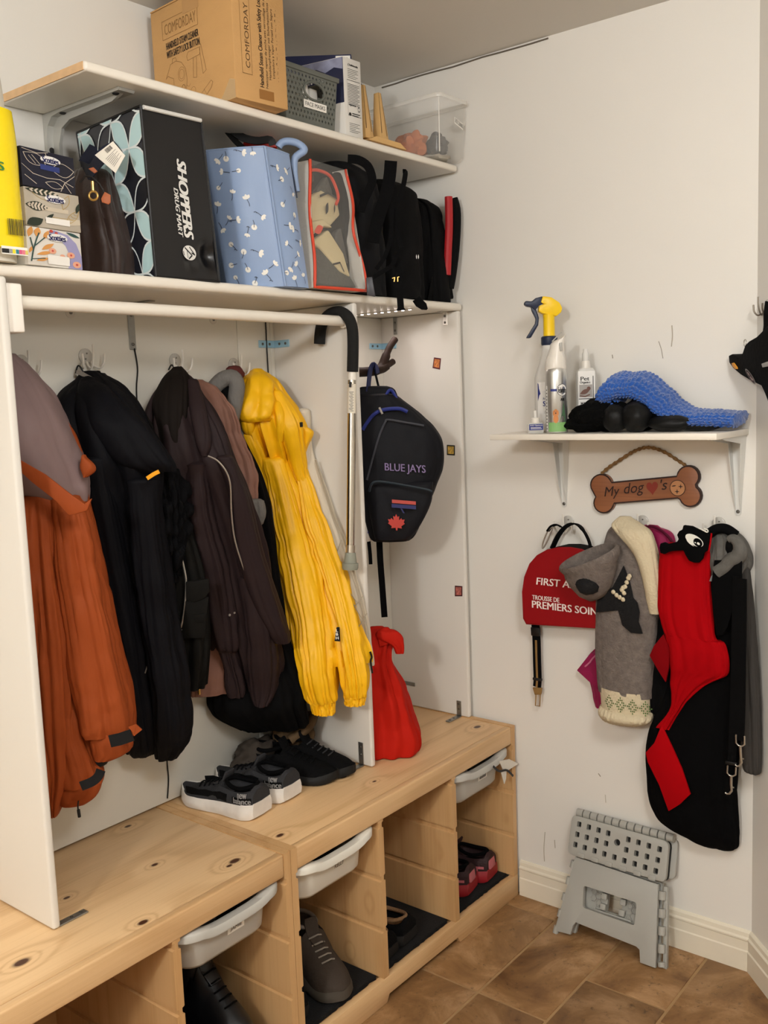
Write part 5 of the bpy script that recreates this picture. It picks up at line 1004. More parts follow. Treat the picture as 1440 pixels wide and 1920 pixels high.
obj('front_edge', MB().tube(spline([(-0.5029,-0.1728,1.3256),(-0.5022,-0.1912,1.2738),(-0.5006,-0.2182,1.1991),(-0.4987,-0.2584,1.1119),(-0.5012,-0.285,1.039),(-0.503,-0.3044,0.9794),(-0.504,-0.322,0.8992),(-0.505,-0.3281,0.8312)], 30), .003, 6), fab('beige_binding', 'a79d8b'), r)
patch('white_tag', [(-0.6137,-0.0913,1.193),(-0.6028,-0.0988,1.2085),(-0.5931,-0.1118,1.2052),(-0.6004,-0.12,1.1654),(-0.611,-0.1109,1.1567),(-0.6205,-0.0978,1.16)], mat('tag_white', 'ece7dc', .5), r, .002)
for i, q in enumerate([[(-0.5278,-0.2641,1.0212),(-0.5204,-0.2829,0.9942),(-0.5143,-0.2993,0.9701)],[(-0.5329,-0.2856,0.9449),(-0.5178,-0.2983,0.9611),(-0.5016,-0.3104,0.9825)],[(-0.521,-0.2909,0.9705),(-0.5167,-0.3069,0.9413),(-0.5073,-0.3219,0.9109)],[(-0.5292,-0.2969,0.8878),(-0.5154,-0.3113,0.9141),(-0.5033,-0.3236,0.9404)],[(-0.522,-0.2163,1.1537),(-0.5198,-0.231,1.1269),(-0.5183,-0.246,1.0975)],[(-0.5278,-0.2424,1.0796),(-0.516,-0.2477,1.1),(-0.5053,-0.2504,1.1233)]]): obj('quilt_seam', MB().tube(q, .0012, 5), MATS['beige_binding'], r)

# yellow raincoat
r = root('raincoat', 'bright yellow hooded raincoat with gathered cuffs', 'coat', (-.58, -.1, 1.56), 'coats hanging in the wardrobe')
obj('body', cloth([(-0.5714,-0.0483,1.555,0.0177,0.03),(-0.5777,-0.0611,1.5343,0.0394,0.03),(-0.5831,-0.0767,1.4894,0.0596,0.0358),(-0.5788,-0.0908,1.4282,0.0759,0.0456),(-0.5612,-0.0902,1.3728,0.0752,0.0451),(-0.5334,-0.0827,1.3017,0.0666,0.0399),(-0.5303,-0.1076,1.1906,0.0645,0.0387),(-0.541,-0.1601,1.0697,0.0782,0.0469),(-0.5492,-0.2,0.9357,0.0887,0.0532),(-0.5566,-0.2391,0.8518,0.0981,0.0589),(-0.5561,-0.2413,0.82,0.0975,0.0585)], amp=0.0188, k=11, seed=81, wr=0.0084), M_yr, r, smooth=70)
obj('hood', cloth([(-0.5843,-0.0619,1.5572,0.0149,0.02),(-0.5929,-0.0719,1.534,0.0371,0.04),(-0.6067,-0.0827,1.4898,0.0477,0.055),(-0.6114,-0.0862,1.4592,0.0523,0.06),(-0.615,-0.0883,1.4379,0.0469,0.055),(-0.6159,-0.0884,1.4272,0.0308,0.04)], amp=0.0072, k=4, seed=82, wr=0.0084, hem=.8), M_yr, r, smooth=70)
obj('hood_lobe', cloth([(-0.6373,-0.0681,1.4711,0.0174,0.02),(-0.6418,-0.0751,1.4379,0.0193,0.03),(-0.6376,-0.0742,1.4111,0.0154,0.028),(-0.6319,-0.0736,1.3934,0.008,0.015)], amp=.002, k=3, seed=92, m=24), M_yr, r, smooth=70)
obj('hood_lobe', cloth([(-0.5868,-0.1288,1.4747,0.016,0.02),(-0.5885,-0.1394,1.4414,0.016,0.03),(-0.5863,-0.1385,1.4079,0.0134,0.028),(-0.5825,-0.1286,1.3742,0.0081,0.015)], amp=.002, k=3, seed=93, m=24), M_yr, r, smooth=70)
obj('storm_flap', cloth([(-0.5804,-0.1197,1.5014,0.0168,0.015),(-0.5771,-0.1551,1.4273,0.028,0.022),(-0.5595,-0.1538,1.3728,0.0222,0.022),(-0.5365,-0.1431,1.3168,0.0198,0.02),(-0.5291,-0.1473,1.2751,0.015,0.012)], amp=0.0058, k=5, seed=83, m=26), M_yr, r, smooth=70)
obj('side_flap', cloth([(-0.5454,-0.1646,1.415,0.0094,0.006),(-0.5343,-0.1716,1.3983,0.0175,0.01),(-0.5316,-0.1635,1.3711,0.0122,0.01),(-0.5269,-0.1507,1.3435,0.0061,0.006)], amp=.002, seed=84, k=3, m=14, n=30), M_yr, r, smooth=60)
obj('snap', MB().box(-.004, .004, -.002, .002, -.006, .006, T(*(-0.5674,-0.1893,1.4185))), M_black, r, bevel=.001)
obj('shoulder_panel', cloth([(-0.6375,-0.0721,1.3977,0.0187,0.015),(-0.6212,-0.0736,1.3631,0.0202,0.02),(-0.592,-0.07,1.3065,0.0178,0.02),(-0.5869,-0.086,1.2515,0.0137,0.018),(-0.5887,-0.0934,1.1969,0.0096,0.01)], amp=.003, seed=85, k=4, m=26), M_yr, r, smooth=70)
obj('sleeve', cloth([(-0.5762,-0.0965,1.3329,0.0354,0.03),(-0.5559,-0.1221,1.1943,0.0425,0.045),(-0.5772,-0.1769,1.0631,0.046,0.05),(-0.5919,-0.2189,0.9329,0.0455,0.05),(-0.6102,-0.2439,0.8171,0.0419,0.05),(-0.6074,-0.2473,0.7551,0.0374,0.045),(-0.6043,-0.2512,0.7315,0.0301,0.036)], amp=0.0101, k=8, seed=86, wr=0.0084, ramp=.15), M_yr, r, smooth=70)
obj('cuff', cloth([(-0.6038,-0.2519,0.737,0.0294,0.034),(-0.6034,-0.2524,0.7204,0.0281,0.034),(-0.6027,-0.2533,0.7009,0.0261,0.034)], amp=0.0058, k=34, seed=87, m=14, n=96, twist=0, ramp=0), M_yr, r, smooth=70)
obj('sleeve', cloth([(-0.5237,-0.1364,1.3019,0.0206,0.02),(-0.5195,-0.178,1.165,0.0274,0.035),(-0.53,-0.2398,1.0331,0.0338,0.045),(-0.5429,-0.2884,0.9035,0.0294,0.045),(-0.5498,-0.3102,0.812,0.0294,0.042),(-0.5486,-0.3116,0.7596,0.0281,0.04),(-0.5483,-0.3121,0.7403,0.0241,0.034)], amp=0.0101, k=7, seed=88, wr=0.0084, ramp=.15), M_yr, r, smooth=70)
obj('cuff', cloth([(-0.5481,-0.3122,0.7458,0.0241,0.03),(-0.5485,-0.3118,0.732,0.0241,0.03),(-0.5485,-0.3118,0.7167,0.0221,0.03)], amp=0.0058, k=30, seed=89, m=14, n=96, twist=0, ramp=0), M_yr, r, smooth=70)
obj('hem_corner', cloth([(-0.6141,-0.1847,0.8922,0.0168,0.02),(-0.6243,-0.1928,0.8406,0.0221,0.025),(-0.6255,-0.1919,0.7965,0.0282,0.025),(-0.6336,-0.1817,0.7776,0.0134,0.015)], amp=.003, seed=90, k=6, m=20), M_yr, r, smooth=70)
obj('mesh_pocket', cloth([(-0.5818,-0.0853,1.1819,0.0151,0.012),(-0.5853,-0.0931,1.1619,0.0192,0.016),(-0.6137,-0.1382,1.0109,0.0223,0.02),(-0.6287,-0.1719,0.9076,0.0168,0.014)], amp=.002, seed=91, k=4, m=20), mat('yellow_mesh', 'dba80a', .6, weave=260), r, smooth=70)
lb_ = patch('black_patch', [(-0.6187,-0.3137,0.8939),(-0.6026,-0.3082,0.9243),(-0.5977,-0.3143,0.924),(-0.6103,-0.3252,0.8922)], M_velc, r, .0015)
lq = [(-0.6208,-0.3192,0.8978),(-0.6022,-0.3184,0.9255)]
lf = lambda a, b: V(lq[0]) + RH * (a * .0075) + V((0, 0, (V(lq[1]).z - V(lq[0]).z) * b))
obj('lettering', text('L', lf, .35, .9, .70, .95, text('B', lf, .25, .95, .38, .62, text('H', lf, .15, 1.0, .05, .30, bold=.05), bold=.05), bold=.05), M_paper, lb_, smooth=0)
tb('zip_pull', [(-0.5195,-0.3426,0.8478),(-0.5176,-0.3455,0.834),(-0.5197,-0.3432,0.8232),(-0.518,-0.3454,0.7929)], .0028, M_black, r, 10)

# cane hooked over the closet rod
M_foam = mat('black_foam', '121211', .9, bump=.4, bscale=250); M_chr = mat('brushed_chrome', 'cfc8bb', .22, metal=1); M_rub = mat('grey_rubber_tip', '8b8d80', .7)
r = root('walking_cane', 'walking cane with a black foam crook hooked over the closet rod', 'cane', (-.53, -.295, 1.06), None)
yc = -.303
hp = [(-0.496,-0.1977,1.6172),(-0.496,-0.2009,1.6395),(-0.496,-0.2078,1.6627),(-0.496,-0.2232,1.6799),(-0.496,-0.2451,1.6899),(-0.496,-0.2697,1.6905),(-0.496,-0.29,1.6811),(-0.496,-0.3029,1.6647),(-0.496,-0.3085,1.6425),(-0.496,-0.3081,1.6039),(-0.496,-0.303,1.5434)]
obj('crook', MB().tube(spline(hp, 40), .0142, 16), M_foam, r, smooth=60)
sh = [(-0.497,-0.303,1.5434),(-0.4993,-0.303,1.5226),(-0.502,-0.303,1.4966),(-0.5066,-0.303,1.4419),(-0.5307,-0.303,1.117),(-0.533,-0.303,1.0985),(-0.5367,-0.303,1.056)]
obj('sleeve', MB().tube([sh[0], sh[1]], .0112, 16), M_hookw, r); obj('shaft', MB().tube([sh[1], sh[5]], .0106, 20), M_chr, r)
obj('height_button', MB().tube([(-0.5173,-0.313,1.5186),(-0.5192,-0.313,1.5057)], .003, 8), M_black, r)
ws = obj('wrap_label', MB().tube([V(sh[2]).lerp(V(sh[3]), -.3), sh[3]], .0110, 20), mat('worn_label', 'ddd5c4', .5), r)
lbf = lambda a, b: V(sh[2]).lerp(V(sh[3]), 1 - b) + RH * ((a - .5) * .016) - FH * .0112
obj('lettering', ink(sum([strip([(.15 + .1 * (i % 3), .95 - .06 * i), (.8 - .12 * (i % 2), .95 - .06 * i)], .025) for i in range(15)], []), lbf), M_inkg, ws, smooth=0)
obj('collar', MB().tube([V(sh[4]), V(sh[5])], .0118, 20), mat('collar_chrome', 'b9b0a0', .35, metal=.8), r)
obj('rubber_tip', MB().tube([V(sh[5]).lerp(V(sh[6]), t) for t in (0, .05, .6, .62, .9, 1)], [.0125, .0135, .0165, .0205, .0205, .0185], 20), M_rub, r, smooth=30)

# ================================================================ right-hand compartment
M_ant = mat('dark_antler_wood', '2e1f17', .6, spec=.2, bump=.6, bscale=50, stretch=(1, 1, .4), var=.15, vscale=30)
r = root('branch_hook', 'dark wooden branch shaped hook on the middle panel', 'hook', (-.46, -.16, 1.55))
obj('base', MB().lathe([(.027, 0), (.027, .010), (.020, .016)], 24, T(-.4595, -.185, 1.547) @ RY(math.pi / 2) @ Matrix.Diagonal((1.3, .8, 1, 1))), M_ant, r)
obj('stem', MB().tube(spline([(-.452, -.185, 1.545)] + [(-0.2928,-0.185,1.5474),(-0.2417,-0.185,1.5558),(-0.2166,-0.185,1.5833),(-0.1958,-0.185,1.6126),(-0.1679,-0.185,1.6365)], 24), [.013] * 10 + [.012] * 6 + [.0095] * 8, 10), M_ant, r, smooth=60)
obj('stem', MB().tube(spline([(-0.2621,-0.19,1.5513),(-0.234,-0.19,1.5555),(-0.2097,-0.19,1.5656),(-0.1877,-0.19,1.5744)], 14), [.012] * 8 + [.009] * 6, 10), M_ant, r, smooth=60)
M_bj = mat('navy_black_nylon', '090a11', .7, bump=.2, bscale=60, spec=.3); M_rb = mat('royal_trim', '1d2b78', .55); M_rs = mat('muted_red', 'b2453c', .55); M_lil = mat('lilac_thread', '7c6a94', .6)
r = root('backpack', 'navy sports backpack lettered BLUE JAYS hanging on the wooden hook', 'backpack', (-.33, -.16, 1.1))
bjr = [(-0.3029,-0.2177,1.4824,0.0528,0.035),(-0.2913,-0.2323,1.4447,0.0815,0.05),(-0.2839,-0.2416,1.4186,0.0973,0.06),(-0.2773,-0.2499,1.3954,0.1089,0.065),(-0.2718,-0.2568,1.3621,0.1191,0.068),(-0.2695,-0.2597,1.326,0.1214,0.07),(-0.2704,-0.2584,1.2828,0.1188,0.07),(-0.2756,-0.2519,1.2324,0.1068,0.07),(-0.2816,-0.2444,1.1673,0.0854,0.065),(-0.2848,-0.2404,1.1089,0.0653,0.06),(-0.2861,-0.2388,1.0913,0.0494,0.05)]
obj('body', cloth(bjr, amp=0.0043, k=4, seed=101, hem=.2, ramp=.1, ex=2.8), M_bj, r, smooth=60)
bf = (-0.9161,0.4353,2.4911)
def bjq(pts): return pts
obj('front_pocket', cloth([(-0.3074,-0.2972,1.2512,0.0834,0.02),(-0.3095,-0.2946,1.2371,0.0863,0.028),(-0.3122,-0.2912,1.1945,0.0836,0.03),(-0.3199,-0.2816,1.1306,0.0625,0.028),(-0.3259,-0.2741,1.1021,0.0455,0.02)], amp=0.0014, k=3, seed=102, hem=.2, ex=3.2, m=26), M_bj, r, smooth=60)
tb('pocket_zip', [(-0.401,-0.2616,1.2355),(-0.3962,-0.2676,1.2547),(-0.3882,-0.2776,1.2612),(-0.3676,-0.3035,1.2571),(-0.3332,-0.3465,1.2453),(-0.3075,-0.3788,1.2354),(-0.299,-0.3895,1.2293)], .0035, mat('teal_black', '14222b', .6), r, 40)
tb('front_seam', [(-0.3791,-0.2378,1.2635),(-0.367,-0.2528,1.3259),(-0.3552,-0.2676,1.3811),(-0.3458,-0.2795,1.4125),(-0.3404,-0.2862,1.4191),(-0.3128,-0.3208,1.4105),(-0.2826,-0.3587,1.4003)], .0028, mat('grey_seam', '3b3d44', .6), r, 40)
tb('top_trim', [(-0.3781,-0.2293,1.3951),(-0.3689,-0.2409,1.4168),(-0.3579,-0.2546,1.4356),(-0.342,-0.2746,1.4457),(-0.3176,-0.3051,1.447),(-0.3039,-0.3223,1.4378)], .005, M_rb, r, 30)
obj('back_panel', cloth([(-0.3074,-0.2159,1.5024,0.0477,0.008),(-0.3045,-0.2195,1.4909,0.0527,0.012),(-0.3027,-0.2218,1.4567,0.0599,0.014),(-0.3041,-0.2201,1.3998,0.063,0.012)], amp=0.0014, k=2, seed=103, m=18, hem=.1), M_bj, r, smooth=60)
tb('panel_trim', [(-0.3273,-0.2263,1.4405),(-0.3107,-0.2471,1.4705),(-0.2986,-0.2623,1.4964),(-0.2901,-0.2729,1.4805),(-0.2829,-0.2819,1.4477)], .0042, M_rb, r, 24)
obj('zip_pull', MB().tube([(-0.3591,-0.2725,1.4519),(-0.3543,-0.2785,1.435)], .0032, 8), M_zipm, r)
obj('hang_loop', MB().strap(spline([(-0.3205,-0.205,1.4931),(-0.3139,-0.205,1.5255),(-0.3054,-0.205,1.5536),(-0.2934,-0.205,1.5649),(-0.2803,-0.205,1.5564),(-0.2766,-0.205,1.5421)], 18), .020, .003, (.9, .2, 0)), mat('navy_web', '1c2450', .7), r, smooth=50)
tb('hang_loop', [(-0.2854,-0.2,1.5595),(-0.2777,-0.2,1.5352),(-0.2701,-0.2,1.5108),(-0.262,-0.2,1.4919)], .0035, M_bj, r, 12)
bt = lambda a, b: V((-0.3496,-0.2762,1.2814)) + RH * (a * .106) + V((0, 0, b * .026 - a * .0105))
obj('lettering', text('BLUE JAYS', lambda a, b: bt(a, b) - FH * .010, 0, 1, 0, 1, bold=.004), M_lil, r, smooth=0); obj('lettering', text('BLUE JAYS', lambda a, b: bt(a, b) - FH * .0094, .004, .996, .05, .95), mat('dark_navy_fill', '1a1c30', .6), r, smooth=0)
pq = lambda a, b: V((-0.3668,-0.3092,1.2043)) + RH * (a * .062) + V((0, 0, b * .010 - a * .0075))
obj('red_stripe', ink([rect(0, 1, 0, .9)], pq), M_rs, r, smooth=0); obj('blue_stripe', ink([rect(-.02, 1, -1.2, -.2)] + strip([(.38, -1.3), (.48, -2.4)], .07), pq), mat('stripe_blue', '22265c', .6), r, smooth=0)
leaf = [(.5, 1), (.42, .82), (.32, .88), (.34, .62), (.2, .76), (.16, .66), (.0, .68), (.07, .5), (.0, .42), (.22, .25), (.18, .12), (.44, .16), (.46, .0), (.54, .0), (.56, .16), (.82, .12), (.78, .25), (1, .42), (.93, .5), (1, .68), (.84, .66), (.8, .76), (.66, .62), (.68, .88), (.58, .82)]
lq2 = lambda a, b: V((-0.3738,-0.2989,1.1331)) + RH * (a * .044) + V((0, 0, b * .043 - a * .003))
obj('leaf_patch', ink([leaf], lq2), mat('leaf_red', 'b3382e', .6), r, smooth=0)
obj('strap', MB().strap(spline([(-0.3158,-0.22,1.0972),(-0.3148,-0.22,1.0383),(-0.3114,-0.22,0.9787),(-0.3081,-0.22,0.9186),(-0.3059,-0.22,0.8777)], 16), .017, .003, (.62, -.78, 0)), M_web, r, smooth=50)
obj('strap', MB().strap(spline([(-0.3383,-0.2,1.1137),(-0.3356,-0.2,1.0841),(-0.3329,-0.2,1.0544),(-0.3323,-0.2,1.0278)], 10), .010, .003, (.62, -.78, 0)), M_web, r, smooth=50)
# white print bag behind the backpack
r = root('shopping_bag', 'white yellow and blue printed bag showing behind the navy backpack', 'bag', (-.42, -.1, 1.1))
wb = [(-0.3517,-0.1705,1.2664,0.0345,0.01),(-0.3509,-0.1716,1.2302,0.0374,0.025),(-0.3488,-0.1742,1.172,0.0433,0.03),(-0.3444,-0.1797,1.1133,0.0456,0.03),(-0.3418,-0.1829,1.0897,0.029,0.02)]
obj('body', cloth(wb, amp=.003, seed=111, k=4, m=26), mat('white_bag_cloth', 'd6d2ca', .5), r, smooth=60)
wq = lambda a, b: V((-0.3637,-0.21,1.1178)) + RH * (a * .024) + V((0, 0, b * .11))
obj('print', ink([rect(0, .6, .82, .9), lens((.1, .55), (.75, .75), .25)], wq), M_yel, r, smooth=0); obj('print', ink([[(.3, .0), (1.0, .0), (1.0, .22), (.55, .3)]], wq), M_rb, r, smooth=0); obj('lettering', text('S', wq, .1, .5, .36, .44, bold=.03), M_ink, r, smooth=0)

# red bag on the bench
M_redb = mat('red_nonwoven', 'b31c0e', .75, spec=.15, bump=.35, bscale=24, dist=.008)
r = root('gift_bag', 'bright red fabric bag slumped on the bench in the right compartment', 'bag', (-.38, -.26, .521))
rb = [(-0.3674,-0.2407,0.8622,0.0229,0.01),(-0.3659,-0.2426,0.8503,0.0401,0.03),(-0.3673,-0.2409,0.8298,0.0445,0.035),(-0.3723,-0.2346,0.7711,0.0475,0.045),(-0.3656,-0.243,0.6964,0.0643,0.055),(-0.3603,-0.2496,0.6138,0.0819,0.065),(-0.3577,-0.253,0.5534,0.0916,0.07),(-0.3584,-0.2521,0.5247,0.083,0.07),(-0.3623,-0.2471,0.5098,0.0597,0.06)]
rb[-1] = rb[-1][:2] + (.5212,) + rb[-1][3:]
obj('body', cloth(rb, amp=0.0101, k=7, seed=121, hem=0, wr=0.0084, ramp=.1), M_redb, r, smooth=70)
obj('folded_top', cloth([(-0.3841,-0.2836,0.8682,0.0141,0.01),(-0.3803,-0.2884,0.8622,0.0261,0.016),(-0.3759,-0.294,0.8446,0.0339,0.018),(-0.3635,-0.3094,0.8236,0.0163,0.014),(-0.3609,-0.3127,0.8016,0.0085,0.008)], amp=.003, seed=122, k=4, m=20, n=40), M_redb, r, smooth=60)
patch('bow', [(-0.4009,-0.271,0.853),(-0.3859,-0.2898,0.855),(-0.3847,-0.2912,0.8289),(-0.398,-0.2745,0.8239)], M_redb, r, .003)
# stickers on the right panel (plain stand-ins)
for i, (pts, c1, c2, lb) in enumerate((([(-0.0198,-0.2035,1.5557),(-0.0198,-0.2298,1.5499),(-0.0198,-0.2347,1.5817),(-0.0198,-0.2103,1.586)], '5d2730', 'c77b45', 'small dark red picture sticker, highest on the right panel'), ([(-0.0198,-0.2451,1.3034),(-0.0198,-0.2732,1.3021),(-0.0198,-0.2742,1.3314),(-0.0198,-0.2462,1.3328)], '2c2a22', 'c9a64e', 'small yellow picture sticker at the middle of the right panel'), ([(-0.0198,-0.2586,0.8857),(-0.0198,-0.2852,0.8884),(-0.0198,-0.2862,0.9188),(-0.0198,-0.2597,0.9178)], '4a1e22', 'b0655c', 'small pink picture sticker, lowest on the right panel'))):
    c = sum((V(p) for p in pts), V()) / 4; r = root('sticker', lb, 'sticker', c, 'picture stickers on the right panel')
    obj('border', MB().rings([[V(p) for p in pts], [V(p) + V((-.0006, 0, 0)) for p in pts]]), mat('sticker_border_%d' % i, c1, .35), r, smooth=0)
    ip = [c + (V(p) - c) * .74 + V((-.0009, 0, 0)) for p in pts]
    obj('picture', MB().add(ip, [(0, 1, 2, 3)]), mat('sticker_picture_%d' % i, c2, .35, var=.5, vscale=160), r, smooth=0)

# ================================================================ right wall: little shelf and what stands on it
XW = .0135; ZR = 1.3725
r = root('wall_shelf', 'small white shelf on the right wall holding spray bottles', 'shelf', (-.1, -.8, 1.365))
obj('board', MB().box(-.2025, XW, -1.097, -.509, 1.3575, 1.372), M_whiteshelf, r, bevel=.001)
M_galv = mat('white_steel_bracket', 'd9d9d5', .4, metal=.1)
for yy in (-.606, -1.074):
    b = MB(); pr = [(XW, 1.165), (XW, 1.3572), (-.165, 1.3572), (-.165, 1.354), (XW - .004, 1.354), (XW - .004, 1.165)]
    for s in (-1, 1): b.rings([[(XW - .0005, yy + s * .018 * (.35 + .65 * (z - 1.165) / .19) - s * .0015, z) for z in (1.165, 1.2, 1.3572)] + [(-.16, yy + s * .018, 1.3572), (-.14, yy + s * .017, 1.353), (-.020, yy + s * .014, 1.338), (-.002, yy + s * .0075, 1.22)], [(XW - .0005, yy + s * .018 * (.35 + .65 * (z - 1.165) / .19), z) for z in (1.165, 1.2, 1.3572)] + [(-.16, yy + s * .0195, 1.3572), (-.14, yy + s * .0185, 1.353), (-.020, yy + s * .0155, 1.338), (-.002, yy + s * .009, 1.22)]])
    b.rings([[(XW - .0005, yy + w, z), (XW - .0025, yy + w, z)] + [(XW - .0025, yy - w, z), (XW - .0005, yy - w, z)] for z, w in ((1.163, .004), (1.168, .007), (1.2, .0085), (1.357, .018))])
    b.box(-.165, XW, yy - .018, yy + .018, 1.3552, 1.3573)
    k = obj('bracket', b, M_galv, r, smooth=30)
    for z in (1.172, 1.345): obj('screw_head', MB().lathe([(.0045, 0), (.0045, .0015), (.0025, .003)], 12, T(XW - .0025, yy + (.009 if z > 1.3 else 0), z) @ RY(-math.pi / 2)), M_screw, k)

def lettered(par, cyl, txt, a0, a1, z0, z1, m, bold=0, shear=0): obj('lettering', text(txt, cyl, a0, a1, z0, z1, bold=bold, shear=shear), m, par, smooth=0)
def cylmap(cx, cy, R): return lambda a, z: V((cx - R * math.cos((a + 29) * math.pi / 180) , cy - R * math.sin((a + 29) * math.pi / 180), z))   # a in degrees, 0 faces the room corner
M_hdpe = mat('cloudy_hdpe', 'e4e2dc', .35, alpha=.75, spec=.4); M_navyp = mat('navy_plastic', '1c2740', .4); M_yelp = mat('yellow_plastic', 'f2c912', .38); M_blul = mat('label_blue', '25317a', .5); M_lab = mat('label_white', 'e8e6e2', .5)
# trigger spray bottle
cx, cy = -.085, -.622
r = root('spray_bottle', 'tall spray bottle with a yellow and navy trigger head', 'bottle', (cx, cy, ZR))
Mx = T(cx, cy, 0)
obj('body', MB().lathe([(.036, ZR), (.040, ZR + .004), (.040, ZR + .138), (.037, ZR + .150), (.027, ZR + .175), (.0205, ZR + .200), (.0185, ZR + .225)], 28, Mx), M_hdpe, r)
f = cylmap(cx, cy, .0404); f2 = cylmap(cx, cy, .0409)
obj('front_label', ink([rect(-52 + 8 * i, -44 + 8 * i, ZR + .022, ZR + .128) for i in range(13)], f), M_lab, r, smooth=0)
obj('label_band', ink([[(-50, ZR + .126), (30, ZR + .126), (30, ZR + .118), (-20, ZR + .112), (-42, ZR + .095), (-50, ZR + .08)]] + [], f2), M_blul, r, smooth=0)
f3 = cylmap(cx, cy, .0414)
obj('logo_oval', ink([disc((2, ZR + .111), 30, 20, .0115)], f3), M_lab, r, smooth=0); f4 = cylmap(cx, cy, .0418)
lettered(r, f4, 'ZEP', -18, 22, ZR + .104, ZR + .118, M_blul, 1.2, .2); lettered(r, f3, 'Professional', -26, 22, ZR + .083, ZR + .089, M_blul); lettered(r, f3, 'Spray', -26, 22, ZR + .063, ZR + .080, M_blul, .9)
obj('lettering', ink(strip([(-20, ZR + .054), (18, ZR + .054)], .002) + strip([(-20, ZR + .050), (14, ZR + .050)], .002), f3), M_inkg, r, smooth=0)
obj('collar', MB().lathe([(.0195, ZR + .222), (.021, ZR + .226), (.021, ZR + .242), (.018, ZR + .245)], 24, Mx), M_navyp, r)
obj('neck', MB().lathe([(.0150, ZR + .243), (.0145, ZR + .29), (.016, ZR + .30)], 20, Mx), M_yelp, r)
# trigger head: profile in the plane facing the room (a to the right, b up)
Mh = frame((cx, cy, ZR + .29), RH, (0, 0, 1))
def slab2(name, poly, m, h, par, Mf=None, bev=.003, **k): return obj(name, MB().prism(poly, Mf or Mh, -h, h), m, par, bevel=bev, **k)
slab2('head', [(-.018, .012), (.018, .004), (.030, .014), (.033, .024), (.026, .038), (.006, .052), (-.016, .056), (-.022, .040), (-.012, .036), (-.026, .032), (-.028, .018)], M_yelp, .013, r)
for i in range(4): obj('head_rib', MB().tube([Mh @ V((.010 + .004 * i, .014 + .003 * i, -.0135)), Mh @ V((.024 + .002 * i, .016 + .004 * i, -.0135))], .0012, 5), M_yelp, r)
slab2('nozzle', [(-.016, .056), (-.034, .052), (-.044, .044), (-.060, .046), (-.064, .038), (-.058, .032), (-.046, .030), (-.036, .020), (-.026, .032), (-.014, .038), (-.020, .044)], M_navyp, .010, r)
slab2('trigger', [(-.046, .030), (-.044, .020), (-.034, .000), (-.036, -.012), (-.060, -.048), (-.048, -.048), (-.028, -.016), (-.026, .002), (-.030, .016), (-.034, .028)], M_navyp, .007, r)
# aerosol can
cx, cy = -.145, -.672; Mx = T(cx, cy, 0); M_alu = mat('brushed_aluminium', 'cfcfcb', .28, metal=.85)
r = root('air_freshener', 'silver air freshener can with a white cap, in front of the spray bottle', 'can', (cx, cy, ZR))
obj('can', MB().lathe([(.026, ZR + .0005), (.0275, ZR + .003), (.0275, ZR + .148), (.026, ZR + .158), (.022, ZR + .166)], 32, Mx), M_alu, r)
cp = []
for z, R0, lean in ((.157, .0265, 0), (.162, .0272, 0), (.178, .0255, .0), (.198, .0205, .002), (.212, .0185, .004), (.224, .0185, .006), (.232, .0165, .010)):
    cp.append([(cx + RH.x * (lean + R0 * math.cos(a)) + FH.x * R0 * math.sin(a) * .9, cy + RH.y * (lean + R0 * math.cos(a)) + FH.y * R0 * math.sin(a) * .9, ZR + z + (max(0, math.cos(a)) * .008 + .25 * R0 * math.cos(a)) * max(0, (z - .198) / .034)) for a in [2 * math.pi * k / 28 for k in range(28)]])
obj('cap', MB().rings(cp), M_hookw, r, smooth=60)
Mc = frame((cx, cy, ZR + .2), RH, (0, 0, 1))
obj('spray_tab', MB().prism([(.008, .002), (.014, .004), (.013, .024), (.006, .022)], Mc, .012, .0205), mat('cap_grey', 'a9a8a2', .4), r, bevel=.001); obj('top_rim', MB().tube([Mc @ V((-.010 + .003 * i, .027 + .0028 * i, .010)) for i in range(9)], .0016, 6), MATS['cap_grey'], r)
f = cylmap(cx, cy, .0279); f2 = cylmap(cx, cy, .0283); f3 = cylmap(cx, cy, .0287)
obj('label_band', ink([rect(-30 + 10 * i, -20 + 10 * i, ZR + .104, ZR + .110) for i in range(4)], f), M_blul, r, smooth=0)
obj('logo_disc', ink([disc((32, ZR + .107), 30, 20, .0150)], f), M_ink, r, smooth=0); obj('logo_disc', ink([disc((32, ZR + .107), 28, 20, .0140)], f2), M_lab, r, smooth=0)
lettered(r, f3, 'febreze', 8, 56, ZR + .100, ZR + .114, M_ink, .6, .1); lettered(r, f2, 'AIR', 22, 44, ZR + .080, ZR + .087, M_ink, .8)
M_gr = mat('label_green', '7fae6a', .5); M_dgr = mat('tree_green', '4d6f52', .5); M_gold2 = mat('puppy_gold', 'c77f45', .6)
obj('print', ink([rect(-45 + 10 * i, -35 + 10 * i, ZR + .004, ZR + .027) for i in range(10)], f), M_gr, r, smooth=0)
obj('print', ink([[(14, ZR + .027), (52, ZR + .027), (48, ZR + .05), (38, ZR + .078), (30, ZR + .05)]], f), M_dgr, r, smooth=0)
obj('print', ink([disc((-4, ZR + .036), 13, 12, .011), disc((-4, ZR + .052), 12, 12, .008), disc((-15, ZR + .050), 4, 8, .007), disc((7, ZR + .050), 4, 8, .007)], f2), M_gold2, r, smooth=0)
obj('print', ink([disc((-4, ZR + .050), 3, 8, .002), disc((-8, ZR + .054), 1.4, 6, .001), disc((0, ZR + .054), 1.4, 6, .001)], f3), M_ink, r, smooth=0)
obj('print', ink([rect(-62, -50, ZR + .006, ZR + .118)], f), M_lab, r, smooth=0); obj('lettering', ink([rect(-60, -53, ZR + .010 + .008 * i, ZR + .013 + .008 * i) for i in range(13)], f2), M_inkg, r, smooth=0)
